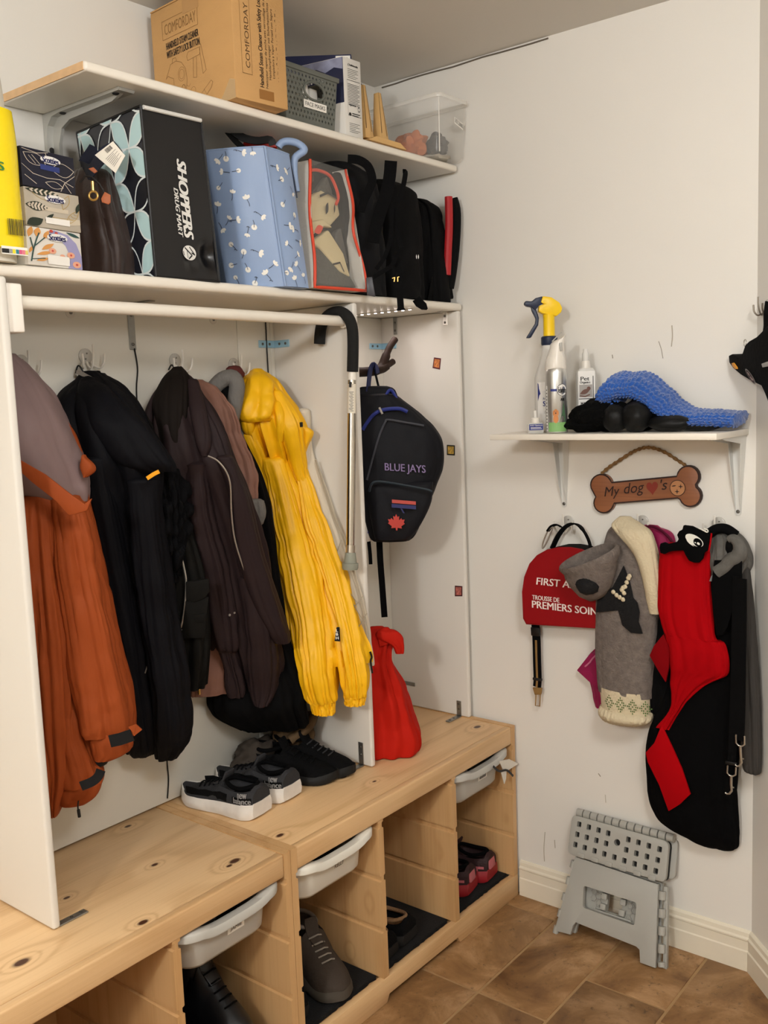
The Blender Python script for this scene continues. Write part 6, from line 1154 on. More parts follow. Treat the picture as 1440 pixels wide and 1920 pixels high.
# flat repellent bottle
r = root('pump_bottle', 'white pump bottle with a cat picture label, behind the silver can', 'bottle', (-.06, -.70, ZR))
Mb = frame((-.05, -.706, ZR), RH, (0, 0, 1)); Mb = Mb @ T(0, 0, 0)
obj('body', MB().prism([(-.024, 0), (.024, 0), (.024, .150), (.016, .160), (-.016, .160), (-.024, .150)], Mb, -.014, .014), M_hdpe, r, bevel=.004, seg=3)
obj('shoulder', MB().lathe([(.0125, .158), (.0125, .166), (.0105, .178)], 20, T(-.05, -.706, ZR)), M_hookw, r); obj('pump', MB().lathe([(.0085, .178), (.0085, .196), (.006, .202), (.006, .208)], 20, T(-.05, -.706, ZR)), M_hdpe, r)
obj('front_label', ink([rect(-.022, .0205, .008, .152)], on(Mb, .0147)), M_lab, r, smooth=0)
fm = on(Mb, .0152); fm2 = on(Mb, .0157)
obj('picture', ink([rect(-.020, .013, .086, .118)], fm), mat('cat_photo_grey', 'a5a09b', .5), r, smooth=0); obj('picture', ink([lens((-.019, .094), (.008, .106), .012), disc((.004, .108), .005, 10)] + strip([(-.018, .090), (-.005, .088), (.006, .092)], .003), fm2), mat('cat_brown', '6d4c42', .6), r, smooth=0)
obj('frame_line', ink(strip([(.0155, .139), (.0155, .082), (-.021, .082)], .0018), fm), M_ink, r, smooth=0)
obj('lettering', text('Pet', fm, -.016, .006, .128, .138, text('Organics', fm, -.018, .008, .119, .127, text('MARKING', fm, -.016, .020, .064, .074, bold=.0004), bold=.0003), bold=.0004), M_ink, r, smooth=0)
# small refill bottle at the shelf end
cx, cy = -.175, -.628; r = root('refill_bottle', 'tiny clear refill bottle with a navy label at the shelf front', 'bottle', (cx, cy, ZR))
Mx = T(cx, cy, 0)
obj('body', MB().rings([[(cx + RH.x * a * .019 + FH.x * b * .012, cy + RH.y * a * .019 + FH.y * b * .012, ZR + z) for a, b in ((-s, -s + .2), (-s + .2, -s), (s - .2, -s), (s, -s + .2), (s, s - .2), (s - .2, s), (-s + .2, s), (-s, s - .2))] for z, s in ((.0005, .92), (.003, 1), (.022, 1), (.027, .8))]), mat('clear_refill', 'dfe0dc', .12, alpha=.45, spec=.7), r)
obj('cap', MB().lathe([(.0105, ZR + .0265), (.0105, ZR + .038), (.009, ZR + .040)], 20, Mx), M_hookw, r); obj('wick', MB().lathe([(.0045, ZR + .039), (.0045, ZR + .056), (.003, ZR + .058)], 14, Mx), M_hdpe, r)
Mr = frame((cx - FH.x * .0124, cy - FH.y * .0124, ZR), RH, (0, 0, 1)); Mr = Mr if (Mr.to_3x3() @ V((0, 0, 1))).dot(FH) < 0 else Mr
fr = on(Mr, .0006)
obj('front_label', ink([rect(-.0175, .0175, .009, .024)], fr), M_blul, r, smooth=0); obj('lettering', text('WAY Optimum', on(Mr, .0011), -.016, .016, .0185, .0225, ink([rect(-.014, .012, .015, .016), rect(-.014, .014, .012, .013)], on(Mr, .0011))), M_lab, r, smooth=0)
# black knit, black gloves, blue scarf
def nub(c, rr, seed, n=64, m=36, amp=.0035, sc=90):
    mb = blob(c, rr, n, m, seed, .22, 1.8, flatz=-rr[2] * .98); out = []
    for p in mb.v:
        d = (V(p) - V(c)).normalized(); k = amp * (abs(math.sin(p[0] * sc + 1.5 * math.sin(p[2] * 40))) * abs(math.sin(p[2] * sc * 1.2 + p[1] * sc)) - .4); out.append(tuple(V(p) + d * k))
    mb.v = out; return mb
M_bkn = mat('black_chunky_knit', '070707', .95, spec=.1, bump=.8, bscale=140); M_blea = mat('black_leather_glove', '0c0c0c', .5, spec=.25, bump=.3, bscale=50)
hat = root('knit_hat', 'black chunky knit hat on the little shelf, left of the gloves', 'hat', (-.09, -.76, ZR))
obj('crown', nub((-.10, -.775, ZR + .040), (.070, .085, .040), 3), M_bkn, hat, smooth=70)
obj('folded_edge', nub((-.115, -.738, ZR + .022), (.05, .058, .022), 5, 48, 24), M_bkn, hat, smooth=70)
gl = root('gloves', 'pair of black padded gloves under the blue scarf', 'gloves', (-.1, -.9, ZR))
for c, rr, sd in (((-.145, -.830, ZR + .034), (.028, .030, .034), 1), ((-.135, -.880, ZR + .036), (.034, .036, .036), 2), ((-.12, -.955, ZR + .020), (.032, .055, .020), 3), ((-.10, -1.02, ZR + .012), (.03, .055, .012), 4), ((-.07, -.875, ZR + .045), (.045, .055, .045), 5)):
    obj('padded_finger' if rr[1] > .035 else 'padded_thumb', blob(c, rr, 26, 16, sd, .12, 2.2, flatz=-rr[2]), M_blea, gl, smooth=70)
sc_ = root('scarf', 'bright blue knitted scarf lying over the black gloves', 'scarf', (-.06, -.95, ZR + .05))
cl = spline([(-0.075,-0.8245,1.454),(-0.075,-0.7934,1.4628),(-0.075,-0.7849,1.4749),(-0.075,-0.8021,1.4836),(-0.075,-0.8332,1.4851),(-0.075,-0.8636,1.484),(-0.075,-0.8936,1.4688),(-0.075,-0.9231,1.4437),(-0.075,-0.9509,1.4227),(-0.075,-0.9835,1.4069),(-0.075,-1.022,1.4025),(-0.075,-1.0596,1.4008),(-0.075,-1.1062,1.3977)], 240)
rr_ = []
for i, p in enumerate(cl):
    t = i / 239; q = V(cl[min(i + 1, 239)]) - V(cl[max(i - 1, 0)]); q.normalize(); nrm = V((0, -q.z, q.y)); nrm = nrm if nrm.z > 0 else -nrm
    half = .016 + .005 * math.sin(t * 5) + .003 * (t > .8); wid = .058
    ring = []
    for j in range(80):
        a = 2 * math.pi * j / 80; ca, sa = math.cos(a), math.sin(a); ca = math.copysign(abs(ca) ** .7, ca)
        nb_ = (abs(math.sin(i * .55 + .9 * math.sin(j * .8))) * abs(math.sin(j * .62 + .5 * math.sin(i * .3))) - .4); k = 1 + .34 * nb_ + .3 * noise.noise(V(p) * 30)
        pt = V(p) + V((-1, 0, 0)) * (ca * (wid + .009 * nb_)) + nrm * (sa * half * k) + V((0, 0, -.030 * ca * (1 - .8 * t)))
        ring.append((max(-.19, min(XW - .003, pt.x)), max(-1.118, pt.y), max(ZR + .002, pt.z)))
    rr_.append(ring)
M_blu = mat('royal_blue_wool', '1f56a8', .9, bump=.9, bscale=120, sheen=.4, var=.15, weave=150)
obj('band', MB().rings(rr_), M_blu, sc_, smooth=70)

# bone-shaped sign on its rope
M_bonew = pine('bone_wood', '9a6240', [], 1, 4.0, '4a281c', .45)
bp_ = [V(p) for p in [(0.0005,-0.7508,1.2361),(0.0005,-0.7474,1.2436),(0.0005,-0.7417,1.2499),(0.0005,-0.7343,1.2543),(0.0005,-0.7257,1.2565),(0.0005,-0.7167,1.2563),(0.0005,-0.708,1.2537),(0.0005,-0.7003,1.2489),(0.0005,-0.6943,1.2423),(0.0005,-0.6906,1.2345),(0.0005,-0.6894,1.2261),(0.0005,-0.6909,1.2178),(0.0005,-0.6949,1.2104),(0.0005,-0.7037,1.195),(0.0005,-0.6996,1.1873),(0.0005,-0.6981,1.1789),(0.0005,-0.6994,1.1706),(0.0005,-0.7033,1.1632),(0.0005,-0.7095,1.1574),(0.0005,-0.7175,1.1537),(0.0005,-0.7263,1.1525),(0.0005,-0.7353,1.1539),(0.0005,-0.7435,1.1576),(0.0005,-0.7503,1.1634),(0.0005,-0.755,1.1708),(0.0005,-0.7572,1.179),(0.0005,-0.9285,1.1991),(0.0005,-0.933,1.1963),(0.0005,-0.9373,1.1888),(0.0005,-0.9438,1.1831),(0.0005,-0.9519,1.1797),(0.0005,-0.9606,1.179),(0.0005,-0.9693,1.181),(0.0005,-0.977,1.1854),(0.0005,-0.983,1.192),(0.0005,-0.9867,1.1999),(0.0005,-0.9879,1.2085),(0.0005,-0.9863,1.2169),(0.0005,-0.9822,1.2244),(0.0005,-0.9759,1.2302),(0.0005,-0.9748,1.2349),(0.0005,-0.9801,1.2424),(0.0005,-0.9829,1.251),(0.0005,-0.9827,1.26),(0.0005,-0.9797,1.2685),(0.0005,-0.9741,1.2755),(0.0005,-0.9666,1.2804),(0.0005,-0.9577,1.2827),(0.0005,-0.9485,1.2822),(0.0005,-0.9398,1.2788),(0.0005,-0.9326,1.273),(0.0005,-0.9276,1.2652),(0.0005,-0.9253,1.2563)]]
r = root('hanging_sign', 'brown wooden bone sign hanging on a rope under the little shelf', 'sign', (.006, -.84, 1.2))
obj('bone', MB().rings([[p + V((.012, 0, 0)) for p in bp_], [p for p in bp_]]), M_bonew, r, bevel=.0015)
cc = sum(bp_, V()) / len(bp_)
def shrink_in(P_, w):
    out = []
    for k in range(len(P_)):
        d = (P_[(k + 1) % len(P_)] - P_[k - 1]).normalized(); n = V((0, d.z, -d.y)); out.append(P_[k] + n * w)
    return out
bi_ = shrink_in(bp_, .0035)
if sum((p - cc).length for p in bi_) > sum((p - cc).length for p in bp_): bi_ = shrink_in(bp_, -.0035)
obj('dark_border', MB().add([p + V((-.0005, 0, 0)) for p in bp_] + [p + V((-.0005, 0, 0)) for p in bi_], [(k, (k + 1) % len(bp_), (k + 1) % len(bp_) + len(bp_), k + len(bp_)) for k in range(len(bp_))]), mat('burnt_edge', '2c1711', .6), r, smooth=0)
obj('dark_edge', MB().rings([[p + V((.0002, 0, 0)) for p in bp_], [cc + (p - cc) * 1.008 + V((.006, 0, 0)) for p in bp_], [p + V((.0119, 0, 0)) for p in bp_]], False, False), mat('burnt_edge', '2c1711', .6), r)
obj('rope', MB().tube(spline([(0.004,-0.721,1.2571),(0.004,-0.7423,1.2743),(0.004,-0.7693,1.2914),(0.004,-0.7989,1.3096),(0.004,-0.8221,1.3207),(0.004,-0.8465,1.3263),(0.004,-0.8733,1.3224),(0.004,-0.9011,1.3105),(0.004,-0.9286,1.2935),(0.004,-0.9476,1.2818)], 60), [.0042 + .0012 * math.sin(i * 1.9) for i in range(60)], 8), mat('jute_rope', '8a6a42', .9, bump=1, bscale=300, var=.3, vscale=120), r)
so, su, sv = (-0.0005,-0.7345,1.1876), V((-0.0005,-0.8804,1.2068)), V((-0.0005,-0.7319,1.2268))
so = V(so); sgn = lambda a, b: so + (su - so) * a + (sv - so) * b + V((-.0008, 0, 0))
M_burn = mat('burnt_lettering', '26120e', .6)
obj('lettering', text('My', sgn, -.02, .28, .05, .88, text('dog', sgn, .36, .74, .08, .98, text("'s", sgn, 1.04, 1.16, .30, .98, shear=.25), shear=.25), shear=.25), M_burn, r, smooth=0)
heart = [(.5 + .055 * 16 * math.sin(t) ** 3, .5 + .05 * (13 * math.cos(t) - 5 * math.cos(2 * t) - 2 * math.cos(3 * t) - math.cos(4 * t))) for t in [i * 2 * math.pi / 30 for i in range(30)]]
obj('heart', ink([[(.885 + (a - .5) * .12, .22 + b * .6) for a, b in heart]], sgn), mat('heart_stain', '7d2a1c', .6), r, smooth=0)
lc = V((-0.0005,-0.9283,1.2259)); lg_ = lambda a, b: lc + V((-.0008, -a, b))
obj('logo_ring', ink(strip(arc((0, 0), .0195, 0, 6.29, 30), .0016), lg_), M_burn, r, smooth=0); obj('logo_disc', ink([disc((0, 0), .0188, 30)], lambda a, b: lc + V((-.0004, -a, b))), mat('pale_wood_print', 'b07c52', .6), r, smooth=0)
def spark(cx, cy, q): return [(cx + q * (1 if k % 2 == 0 else .28) * math.cos(k * math.pi / 4), cy + q * (1 if k % 2 == 0 else .28) * math.sin(k * math.pi / 4)) for k in range(8)]
obj('logo_stars', ink([spark(.008, .004, .007), spark(-.001, -.009, .007), lens((-.016, .004), (-.003, .006), .003)], lg_), M_burn, r, smooth=0)

# hooks on the right wall
for (px, z, lb) in ((-0.6174, 1.1231, 'white hook above the first aid kit'), (-0.8299, 1.1344, 'white hook holding the grey dog sweater'), (-1.0269, 1.1395, 'white hook holding the red and black dog costume')):
    wall_hook('coat_hook', lb, (XW, px, z), (-1, 0, 0), 'hooks on the right wall', 1.0)

# first aid kit
M_kit = mat('kit_red', '8e1016', .5, spec=.2, bump=.05, bscale=120); M_kitb = mat('kit_black_side', '09090a', .8, spec=.1)
kp = [V(p) for p in [(-0.05,-0.515,0.838),(-0.05,-0.5052,0.8534),(-0.05,-0.5036,0.9286),(-0.05,-0.5114,0.9713),(-0.05,-0.529,1.01),(-0.05,-0.5528,1.0355),(-0.05,-0.5826,1.0523),(-0.05,-0.6182,1.0621),(-0.05,-0.653,1.0645),(-0.05,-0.6872,1.0613),(-0.05,-0.7177,1.0493),(-0.05,-0.7416,1.0286),(-0.05,-0.7563,0.9989),(-0.05,-0.7619,0.9615),(-0.05,-0.7625,0.8767),(-0.05,-0.7547,0.8544)]]
r = root('first_aid_kit', 'red first aid kit with a black handle hanging from the left hook', 'first aid kit', (-.03, -.56, .85))
def inset(P_, s): c = sum(P_, V()) / len(P_); return [c + (p - c) * s for p in P_]
obj('front_shell', MB().rings([[p + V((.0065, 0, 0)) for p in kp], [p + V((.002, 0, 0)) for p in kp], inset(kp, .99), inset(kp, .95)]), M_kit, r, smooth=50)
obj('zip_band', MB().rings([[p + V((.063, 0, 0)) for p in inset(kp, 1.0)], [p + V((.006, 0, 0)) for p in inset(kp, 1.005)]]), M_kitb, r, smooth=50)
kf = V((-0.0512,-0.5404,0.8878))
kt = lambda a, b: kf + V((0, -a, b)) + V((-.0006, 0, 0))
M_kitw = mat('kit_white_print', 'f0e4de', .5); u_ = 0.001607
tt = MB(); text('FIRST AID', kt, u_ * 7, u_ * 88, 0.9544 - kf.z, 0.9744 - kf.z, tt, shear=.12, bold=.0006); text('TROUSSE DE', kt, -u_ * 1.5, u_ * 50, 0.9117 - kf.z, 0.9244 - kf.z, tt, bold=.0004); text('PREMIERS SOINS', kt, -u_ * 2, u_ * 128, 0.8885 - kf.z, 0.9087 - kf.z, tt, bold=.0007)
obj('lettering', tt, M_kitw, r, smooth=0)
obj('handle', MB().strap(spline([(-0.03,-0.5911,1.0558),(-0.03,-0.6078,1.0875),(-0.03,-0.6275,1.1119),(-0.03,-0.6498,1.1246),(-0.03,-0.6701,1.1214),(-0.03,-0.6869,1.1039),(-0.03,-0.6989,1.0819),(-0.03,-0.7048,1.0595)], 30), [.022] * 14 + [.020] * 6 + [.012] * 10, .004, (-1, 0, .2)), M_web, r, smooth=50)
obj('carabiner', MB().tube(spline([(-0.036,-0.5634,1.0532),(-0.036,-0.5653,1.0681),(-0.036,-0.5756,1.0922),(-0.036,-0.5857,1.1073),(-0.036,-0.5971,1.1138),(-0.036,-0.592,1.1019),(-0.036,-0.5819,1.0809),(-0.036,-0.5701,1.0596),(-0.036,-0.5634,1.0532)], 30), .0022, 8), M_zipm, r, smooth=50); obj('loop', MB().strap(spline([(-0.036,-0.5807,1.1012),(-0.036,-0.5923,1.115),(-0.036,-0.6085,1.1202),(-0.036,-0.6212,1.1152)], 12), .012, .004, (-1, 0, .3)), M_web, r, smooth=50)

# car tether strap hanging below
M_gold3 = mat('gold_stripe', '8a6a3a', .7)
r = root('tether_strap', 'narrow black and gold dog car strap hanging below the first aid kit', 'strap', (0, -.5, .75))
cs = [(-0.012,-0.5234,0.8293),(-0.012,-0.5259,0.7869),(-0.012,-0.5263,0.7256),(-0.012,-0.527,0.6763),(-0.012,-0.5247,0.6512)]
obj('webbing', MB().strap(spline(cs, 20), .024, .004, (0, -1, 0)), M_web, r, smooth=50); obj('gold_stripe', MB().strap([V(p) + V((-.003, 0, 0)) for p in spline(cs[1:], 16)], .006, .001, (0, -1, 0)), M_gold3, r, smooth=50)
obj('slider', MB().strap([(-0.014,-0.5245,0.8238),(-0.014,-0.5256,0.7995)], .027, .010, (0, -1, 0)), M_black, r, bevel=.002); obj('slider', MB().strap([(-0.014,-0.5282,0.6786),(-0.014,-0.528,0.6708)], .028, .009, (0, -1, 0)), M_black, r, bevel=.002)
tg = [(-0.01,-0.5116,0.6485),(-0.01,-0.5423,0.652),(-0.01,-0.5385,0.6313),(-0.01,-0.518,0.6278)]
obj('tongue', MB().rings([[V(p) for p in tg], [V(p) + V((-.006, 0, 0)) for p in tg]]), M_gold3, r, bevel=.002)
obj('buckle_plate', MB().tube([(-0.012,-0.5209,0.6288),(-0.012,-0.5184,0.5957),(-0.012,-0.5321,0.5966),(-0.012,-0.5345,0.6311)], .0022, 6), mat('brass_steel', 'b59a70', .3, metal=.8), r)

# dog clothes on the middle hook
M_knit = mat('grey_marl_knit', '6f6660', .95, bump=.8, bscale=160, var=.22, vscale=70, weave=210); M_knitc = mat('cream_knit', 'cfc2a4', .9, bump=.6, bscale=140, weave=200); M_bkk = mat('black_knit', '0d0d0f', .95, bump=.7, bscale=160, weave=200)
WR = dict()
pk = root('dog_jacket', 'raspberry pink dog jacket behind the grey dog sweater', 'dog coat', (0, -.83, 1.0))
M_rasp = fab('raspberry_nylon', '8f1f4c', .5, .3, 25, .1)
obj('body', cloth([(0.004,-0.8575,1.1233,0.0236,0.008),(-0.002,-0.8731,1.1058,0.0439,0.014),(-0.004,-0.8743,1.0402,0.0518,0.016),(-0.004,-0.8615,0.9419,0.0617,0.016),(-0.004,-0.8237,0.8245,0.0853,0.016),(-0.004,-0.7805,0.7465,0.1056,0.016),(-0.002,-0.7819,0.6879,0.096,0.014),(0.0,-0.7605,0.6367,0.0652,0.012),(0.002,-0.7468,0.6189,0.0479,0.01)], amp=.004, k=6, seed=131, ax=WALLX, wr=.004), M_rasp, pk, smooth=70)
obj('collar_trim', MB().tube(spline([(-0.024,-0.8476,1.1237),(-0.024,-0.8703,1.1291),(-0.024,-0.8955,1.1197),(-0.024,-0.9176,1.1008),(-0.024,-0.9314,1.0815)], 20), .004, 6), fab('plum_trim', '4f1228', .5), pk); obj('side_tab', patch('side_tab', [(-0.012,-0.6517,0.7201),(-0.012,-0.6953,0.7769),(-0.012,-0.717,0.7653),(-0.012,-0.7128,0.6762)], M_rasp, pk, .006) and MB().tube(spline([(-0.022,-0.6793,0.7357),(-0.022,-0.6937,0.7497),(-0.022,-0.7001,0.7594),(-0.022,-0.7158,0.7764)], 12), .0024, 6), fab('pink_cord', 'c2708c'), pk)
bc = root('dog_harness_coat', 'black dog vest hem showing between the grey sweater and the red costume', 'dog coat', (0, -.86, .7))
obj('body', cloth([(-0.026,-0.8778,0.9201,0.0319,0.01),(-0.03,-0.8813,0.838,0.0327,0.014),(-0.03,-0.8838,0.7545,0.0356,0.014),(-0.03,-0.8878,0.6847,0.04,0.014),(-0.026,-0.8754,0.646,0.0266,0.01)], amp=.003, seed=133, k=4, ax=WALLX, m=26), M_bk, bc, smooth=70)
dsw = root('dog_sweater', 'grey and cream knitted dog sweater with a turned out neck', 'dog sweater', (-.04, -.75, .9))
swr = [(985,1152,1200,.02),(1000,1140,1216,.028),(1040,1130,1228,.036),(1100,1122,1236,.040),(1170,1119,1232,.042),(1240,1120,1226,.042),(1300,1126,1222,.042)]
swb = [(-0.016,-0.8004,1.1268,0.0351,0.02),(-0.024,-0.8064,1.1075,0.0554,0.028),(-0.032,-0.8105,1.0535,0.0714,0.036),(-0.036,-0.8112,0.9707,0.0833,0.04),(-0.038,-0.8063,0.8723,0.0831,0.042),(-0.038,-0.802,0.7725,0.0785,0.042),(-0.038,-0.8031,0.6867,0.0714,0.042)]
obj('body', cloth(swb, amp=.003, k=5, seed=141, ax=WALLX, wr=.004, hem=0), M_knit, dsw, smooth=70)
obj('hem_band', cloth([(-0.0385,-0.8035,0.7013,0.0698,0.0425),(-0.039,-0.8043,0.6699,0.0677,0.043),(-0.039,-0.8049,0.6412,0.0655,0.043)], amp=.001, k=5, seed=141, ax=WALLX, m=12, hem=0, top=0), M_knitc, dsw, smooth=70)
obj('hem_roll', cloth([(-0.038,-0.8044,0.6466,0.0685,0.042),(-0.044,-0.8069,0.6373,0.0713,0.048),(-0.044,-0.8062,0.6242,0.0677,0.048),(-0.034,-0.7968,0.6079,0.0525,0.038)], amp=.003, k=26, seed=142, ax=WALLX, m=12, twist=0, ramp=0), M_knitc, dsw, smooth=70)
xs = -.0845
hq = lambda a, b: V((-0.084,-0.7598,0.646)) + V((-.0008, -a * 0.1328, b * .050)) + V((.012 * (2 * a - 1) ** 4, 0, 0))
dia = []
for i in range(4):
    for k in range(-3, 4):
        for s in range(7):
            if abs(k) + abs(s - 3) in (0, 2, 3) : dia.append(disc((.125 + .25 * i + k * .034, .12 + s * .12), .014, 5, .05))
obj('diamond_stitches', ink([p for p in dia if all(0 <= a <= 1 for a, b in p)], hq), mat('green_yarn', '4f6b36', .9), dsw, smooth=0, kind='stuff'); 
obj('cream_back', cloth([(-0.048,-0.811,1.1494,0.0217,0.012),(-0.056,-0.8215,1.1346,0.0402,0.02),(-0.062,-0.841,1.1148,0.0455,0.026),(-0.062,-0.8721,1.0628,0.028,0.026),(-0.06,-0.8892,0.9826,0.0182,0.024),(-0.052,-0.8926,0.9132,0.014,0.016)], amp=.003, k=5, seed=143, ax=WALLX, wr=.003), M_knitc, dsw, smooth=70)
# turned-out neck: a ribbed cuff open toward the room
rimc = V((-0.105,-0.7361,1.0509)); e1 = V((0, -.93, .36)).normalized(); axd = V((-.30, .32, .90)); axd = (axd - e1 * axd.dot(e1)).normalized(); e2 = axd.cross(e1)
low = V((-0.085,-0.7488,0.9456))
def nring(c, s, q=0, rib=0): return [V(c) + (e1 * math.cos(a) * .083 + e2 * math.sin(a) * .056) * s * (1 + rib * math.sin(a * 48)) + axd * q for a in [2 * math.pi * k / 144 for k in range(144)]]
NR = [nring(low, .30), nring(low.lerp(rimc, .2), .60), nring(low.lerp(rimc, .5), .82), nring(low.lerp(rimc, .75), .93), nring(rimc, .98, -.016, .008), nring(rimc, 1.0, -.012, .012), nring(rimc, 1.05, .0, .014), nring(rimc, 1.0, .007, .014), nring(rimc, .92, .006, .014), nring(rimc, .88, -.004, .012), nring(rimc, .84, -.03, .004)]
obj('neck', MB().rings(NR, True, False), M_knit, dsw, smooth=70)
obj('neck_inside', MB().rings([nring(rimc, .845, -.028), nring(rimc, .6, -.045), nring(rimc, .05, -.05)], False, True), M_bkk, dsw, smooth=70)
def wallpatch(name, pts, m, par, th=.002): return obj(name, MB().rings([[V(p) for p in pts], [V(p) + V((-th, 0, 0)) for p in pts]]), m, par, bevel=th * .3)
wallpatch('black_patch', [(-0.08,-0.7428,0.9047),(-0.08,-0.7493,0.9447),(-0.08,-0.7911,0.9768),(-0.08,-0.8206,1.0344),(-0.08,-0.8318,1.0081),(-0.08,-0.8402,0.9815),(-0.08,-0.8457,0.9547),(-0.08,-0.857,0.9422),(-0.08,-0.8625,0.9183),(-0.08,-0.8595,0.8946),(-0.08,-0.8707,0.8645),(-0.08,-0.8393,0.8632),(-0.08,-0.8164,0.8797),(-0.08,-0.8051,0.9173),(-0.08,-0.7757,0.9112)], M_bkk, dsw, .005)
zz = MB()
for p in [(-0.087,-0.7942,0.9646),(-0.087,-0.8029,0.9572),(-0.087,-0.8116,0.9525),(-0.087,-0.8202,0.9479),(-0.087,-0.8175,0.9724),(-0.087,-0.8232,0.9647),(-0.087,-0.8262,0.9814),(-0.087,-0.8306,0.9928),(-0.087,-0.835,1.0041),(-0.087,-0.8379,1.0098),(-0.087,-0.8204,0.9781)]: zz = blob(p, (.003, .006, .006), 8, 6, 1, .1, mb=zz)
obj('cream_stitches', zz, M_knitc, dsw, smooth=60, kind='stuff')
obj('neck_shade_lump', blob((-0.125,-0.7438,0.9859), (.034, .030, .026), 22, 14, 3, .15), M_bkk, dsw, smooth=70, label='black lump standing for the shade in the neck opening')  # black lump: the shade inside the neck put into colour
# red and black dog costume
M_felt_r = mat('red_felt', 'a3040d', .85, spec=.08, bump=.15, bscale=60, var=.06, vscale=9); M_felt_b = mat('black_felt', '060607', .9, bump=.25, bscale=80, spec=.1); M_eyew = mat('eye_white', 'e6e6dd', .5)
r = root('dog_costume', 'red and black dog costume with one big cartoon eye on its hood', 'costume', (-.03, -.93, .7))
cb = [(-0.012,-1.0259,1.0797,0.0666,0.02),(-0.022,-1.0267,1.0154,0.0771,0.03),(-0.026,-1.0204,0.8824,0.0857,0.034),(-0.028,-1.0087,0.7324,0.0915,0.036),(-0.028,-0.99,0.6466,0.1057,0.036),(-0.028,-0.9759,0.5744,0.1151,0.036),(-0.026,-0.9719,0.4885,0.1138,0.034),(-0.024,-0.9789,0.4044,0.1119,0.032),(-0.02,-0.9913,0.3562,0.0998,0.028),(-0.012,-1.0152,0.3266,0.0669,0.02),(-0.004,-1.0187,0.3129,0.0341,0.012)]
obj('body', cloth(cb, amp=.004, k=6, seed=151, ax=WALLX, wr=.004, hem=.2), M_felt_b, r, smooth=70)
def felt(name, rowsw, m, seed, **k): return obj(name, cloth(rowsw, ax=WALLX, seed=seed, **k), m, r, smooth=70)
def feltpoly(name, pts, m, th, nsub=0):
    P_ = [V(p) for p in pts]; return obj(name, MB().rings([[p for p in P_], [p + V((-th, 0, 0)) for p in P_]]), m, r, bevel=.0015)
felt('red_front', [(-0.062,-0.9752,1.0941,0.0557,0.006),(-0.068,-0.9733,1.0713,0.0624,0.012),(-0.072,-0.9734,0.9929,0.0652,0.016),(-0.074,-0.9775,0.9274,0.0673,0.018),(-0.074,-0.9876,0.8754,0.0638,0.018),(-0.074,-0.9992,0.8663,0.0726,0.018),(-0.074,-1.0072,0.8314,0.0724,0.018),(-0.072,-1.0073,0.7909,0.0693,0.016),(-0.07,-0.9931,0.7708,0.0546,0.014),(-0.068,-0.9767,0.746,0.0391,0.012),(-0.066,-0.9606,0.7073,0.0197,0.01),(-0.064,-0.9482,0.6771,0.0124,0.008),(-0.062,-0.9147,0.6203,0.0161,0.006)], M_felt_r, 152, amp=.005, k=6, wr=.004, hem=.1)
feltpoly('armhole', [(-0.094,-1.0552,1.0687),(-0.094,-1.1197,1.0738),(-0.094,-1.1204,0.9732),(-0.094,-1.0959,0.9451),(-0.094,-1.0874,0.9133),(-0.094,-1.0762,0.8913),(-0.094,-1.061,0.888),(-0.094,-1.0532,0.9402),(-0.094,-1.0479,1.0041)], M_felt_b, .004)
feltpoly('red_fold', [(-0.07,-0.9222,0.8688),(-0.07,-0.8971,0.8355),(-0.07,-0.8858,0.8092),(-0.07,-0.9081,0.7739),(-0.07,-0.9274,0.7467),(-0.07,-0.9358,0.7863),(-0.07,-0.9386,0.8344)], mat('deep_red_felt', '7c060d', .85, spec=.08, bump=.15, bscale=60), .008)
feltpoly('red_patch', [(-0.068,-0.9152,0.6333),(-0.068,-0.8953,0.5818),(-0.068,-0.8723,0.5516),(-0.068,-0.8779,0.5272),(-0.068,-0.9076,0.4742),(-0.068,-0.9328,0.4094),(-0.068,-0.9621,0.435),(-0.068,-0.9894,0.4682),(-0.068,-0.9676,0.53),(-0.068,-0.9429,0.5803)], M_felt_r, .006)
feltpoly('black_tab', [(-0.077,-0.8964,0.6241),(-0.077,-0.9063,0.6232),(-0.077,-0.902,0.6056),(-0.077,-0.8964,0.6101)], M_felt_b, .003)
hd = feltpoly('hood_face', [(-0.094,-0.9832,1.1485),(-0.094,-1.004,1.1471),(-0.094,-1.0245,1.138),(-0.094,-1.0398,1.1313),(-0.094,-1.0475,1.1216),(-0.094,-1.0425,1.0933),(-0.094,-1.0323,1.0849),(-0.094,-1.0298,1.0719),(-0.094,-1.0209,1.0609),(-0.094,-1.0092,1.06),(-0.094,-0.9963,1.0641),(-0.094,-0.9884,1.0765),(-0.094,-0.9832,1.0877),(-0.094,-0.9594,1.0847),(-0.094,-0.9461,1.0811),(-0.094,-0.9367,1.0752),(-0.094,-0.9259,1.077),(-0.094,-0.9232,1.09),(-0.094,-0.926,1.1007),(-0.094,-0.9354,1.104),(-0.094,-0.9448,1.1007),(-0.094,-0.9674,1.1074),(-0.094,-0.9713,1.1142),(-0.094,-0.9674,1.1243),(-0.094,-0.9727,1.1337),(-0.094,-0.9806,1.138)], M_felt_b, .010)
ex_ = -.1045; ec = V((-0.1048,-1.0107,1.1144)); eu = V((0, -1, 0)) * 0.023; ev = V((0, 0, 1)) * 0.0166
em = lambda o: (lambda a, b: ec + eu * (a * .94 + b * .16) + ev * (b - a * .55) + V((-o, 0, 0)))
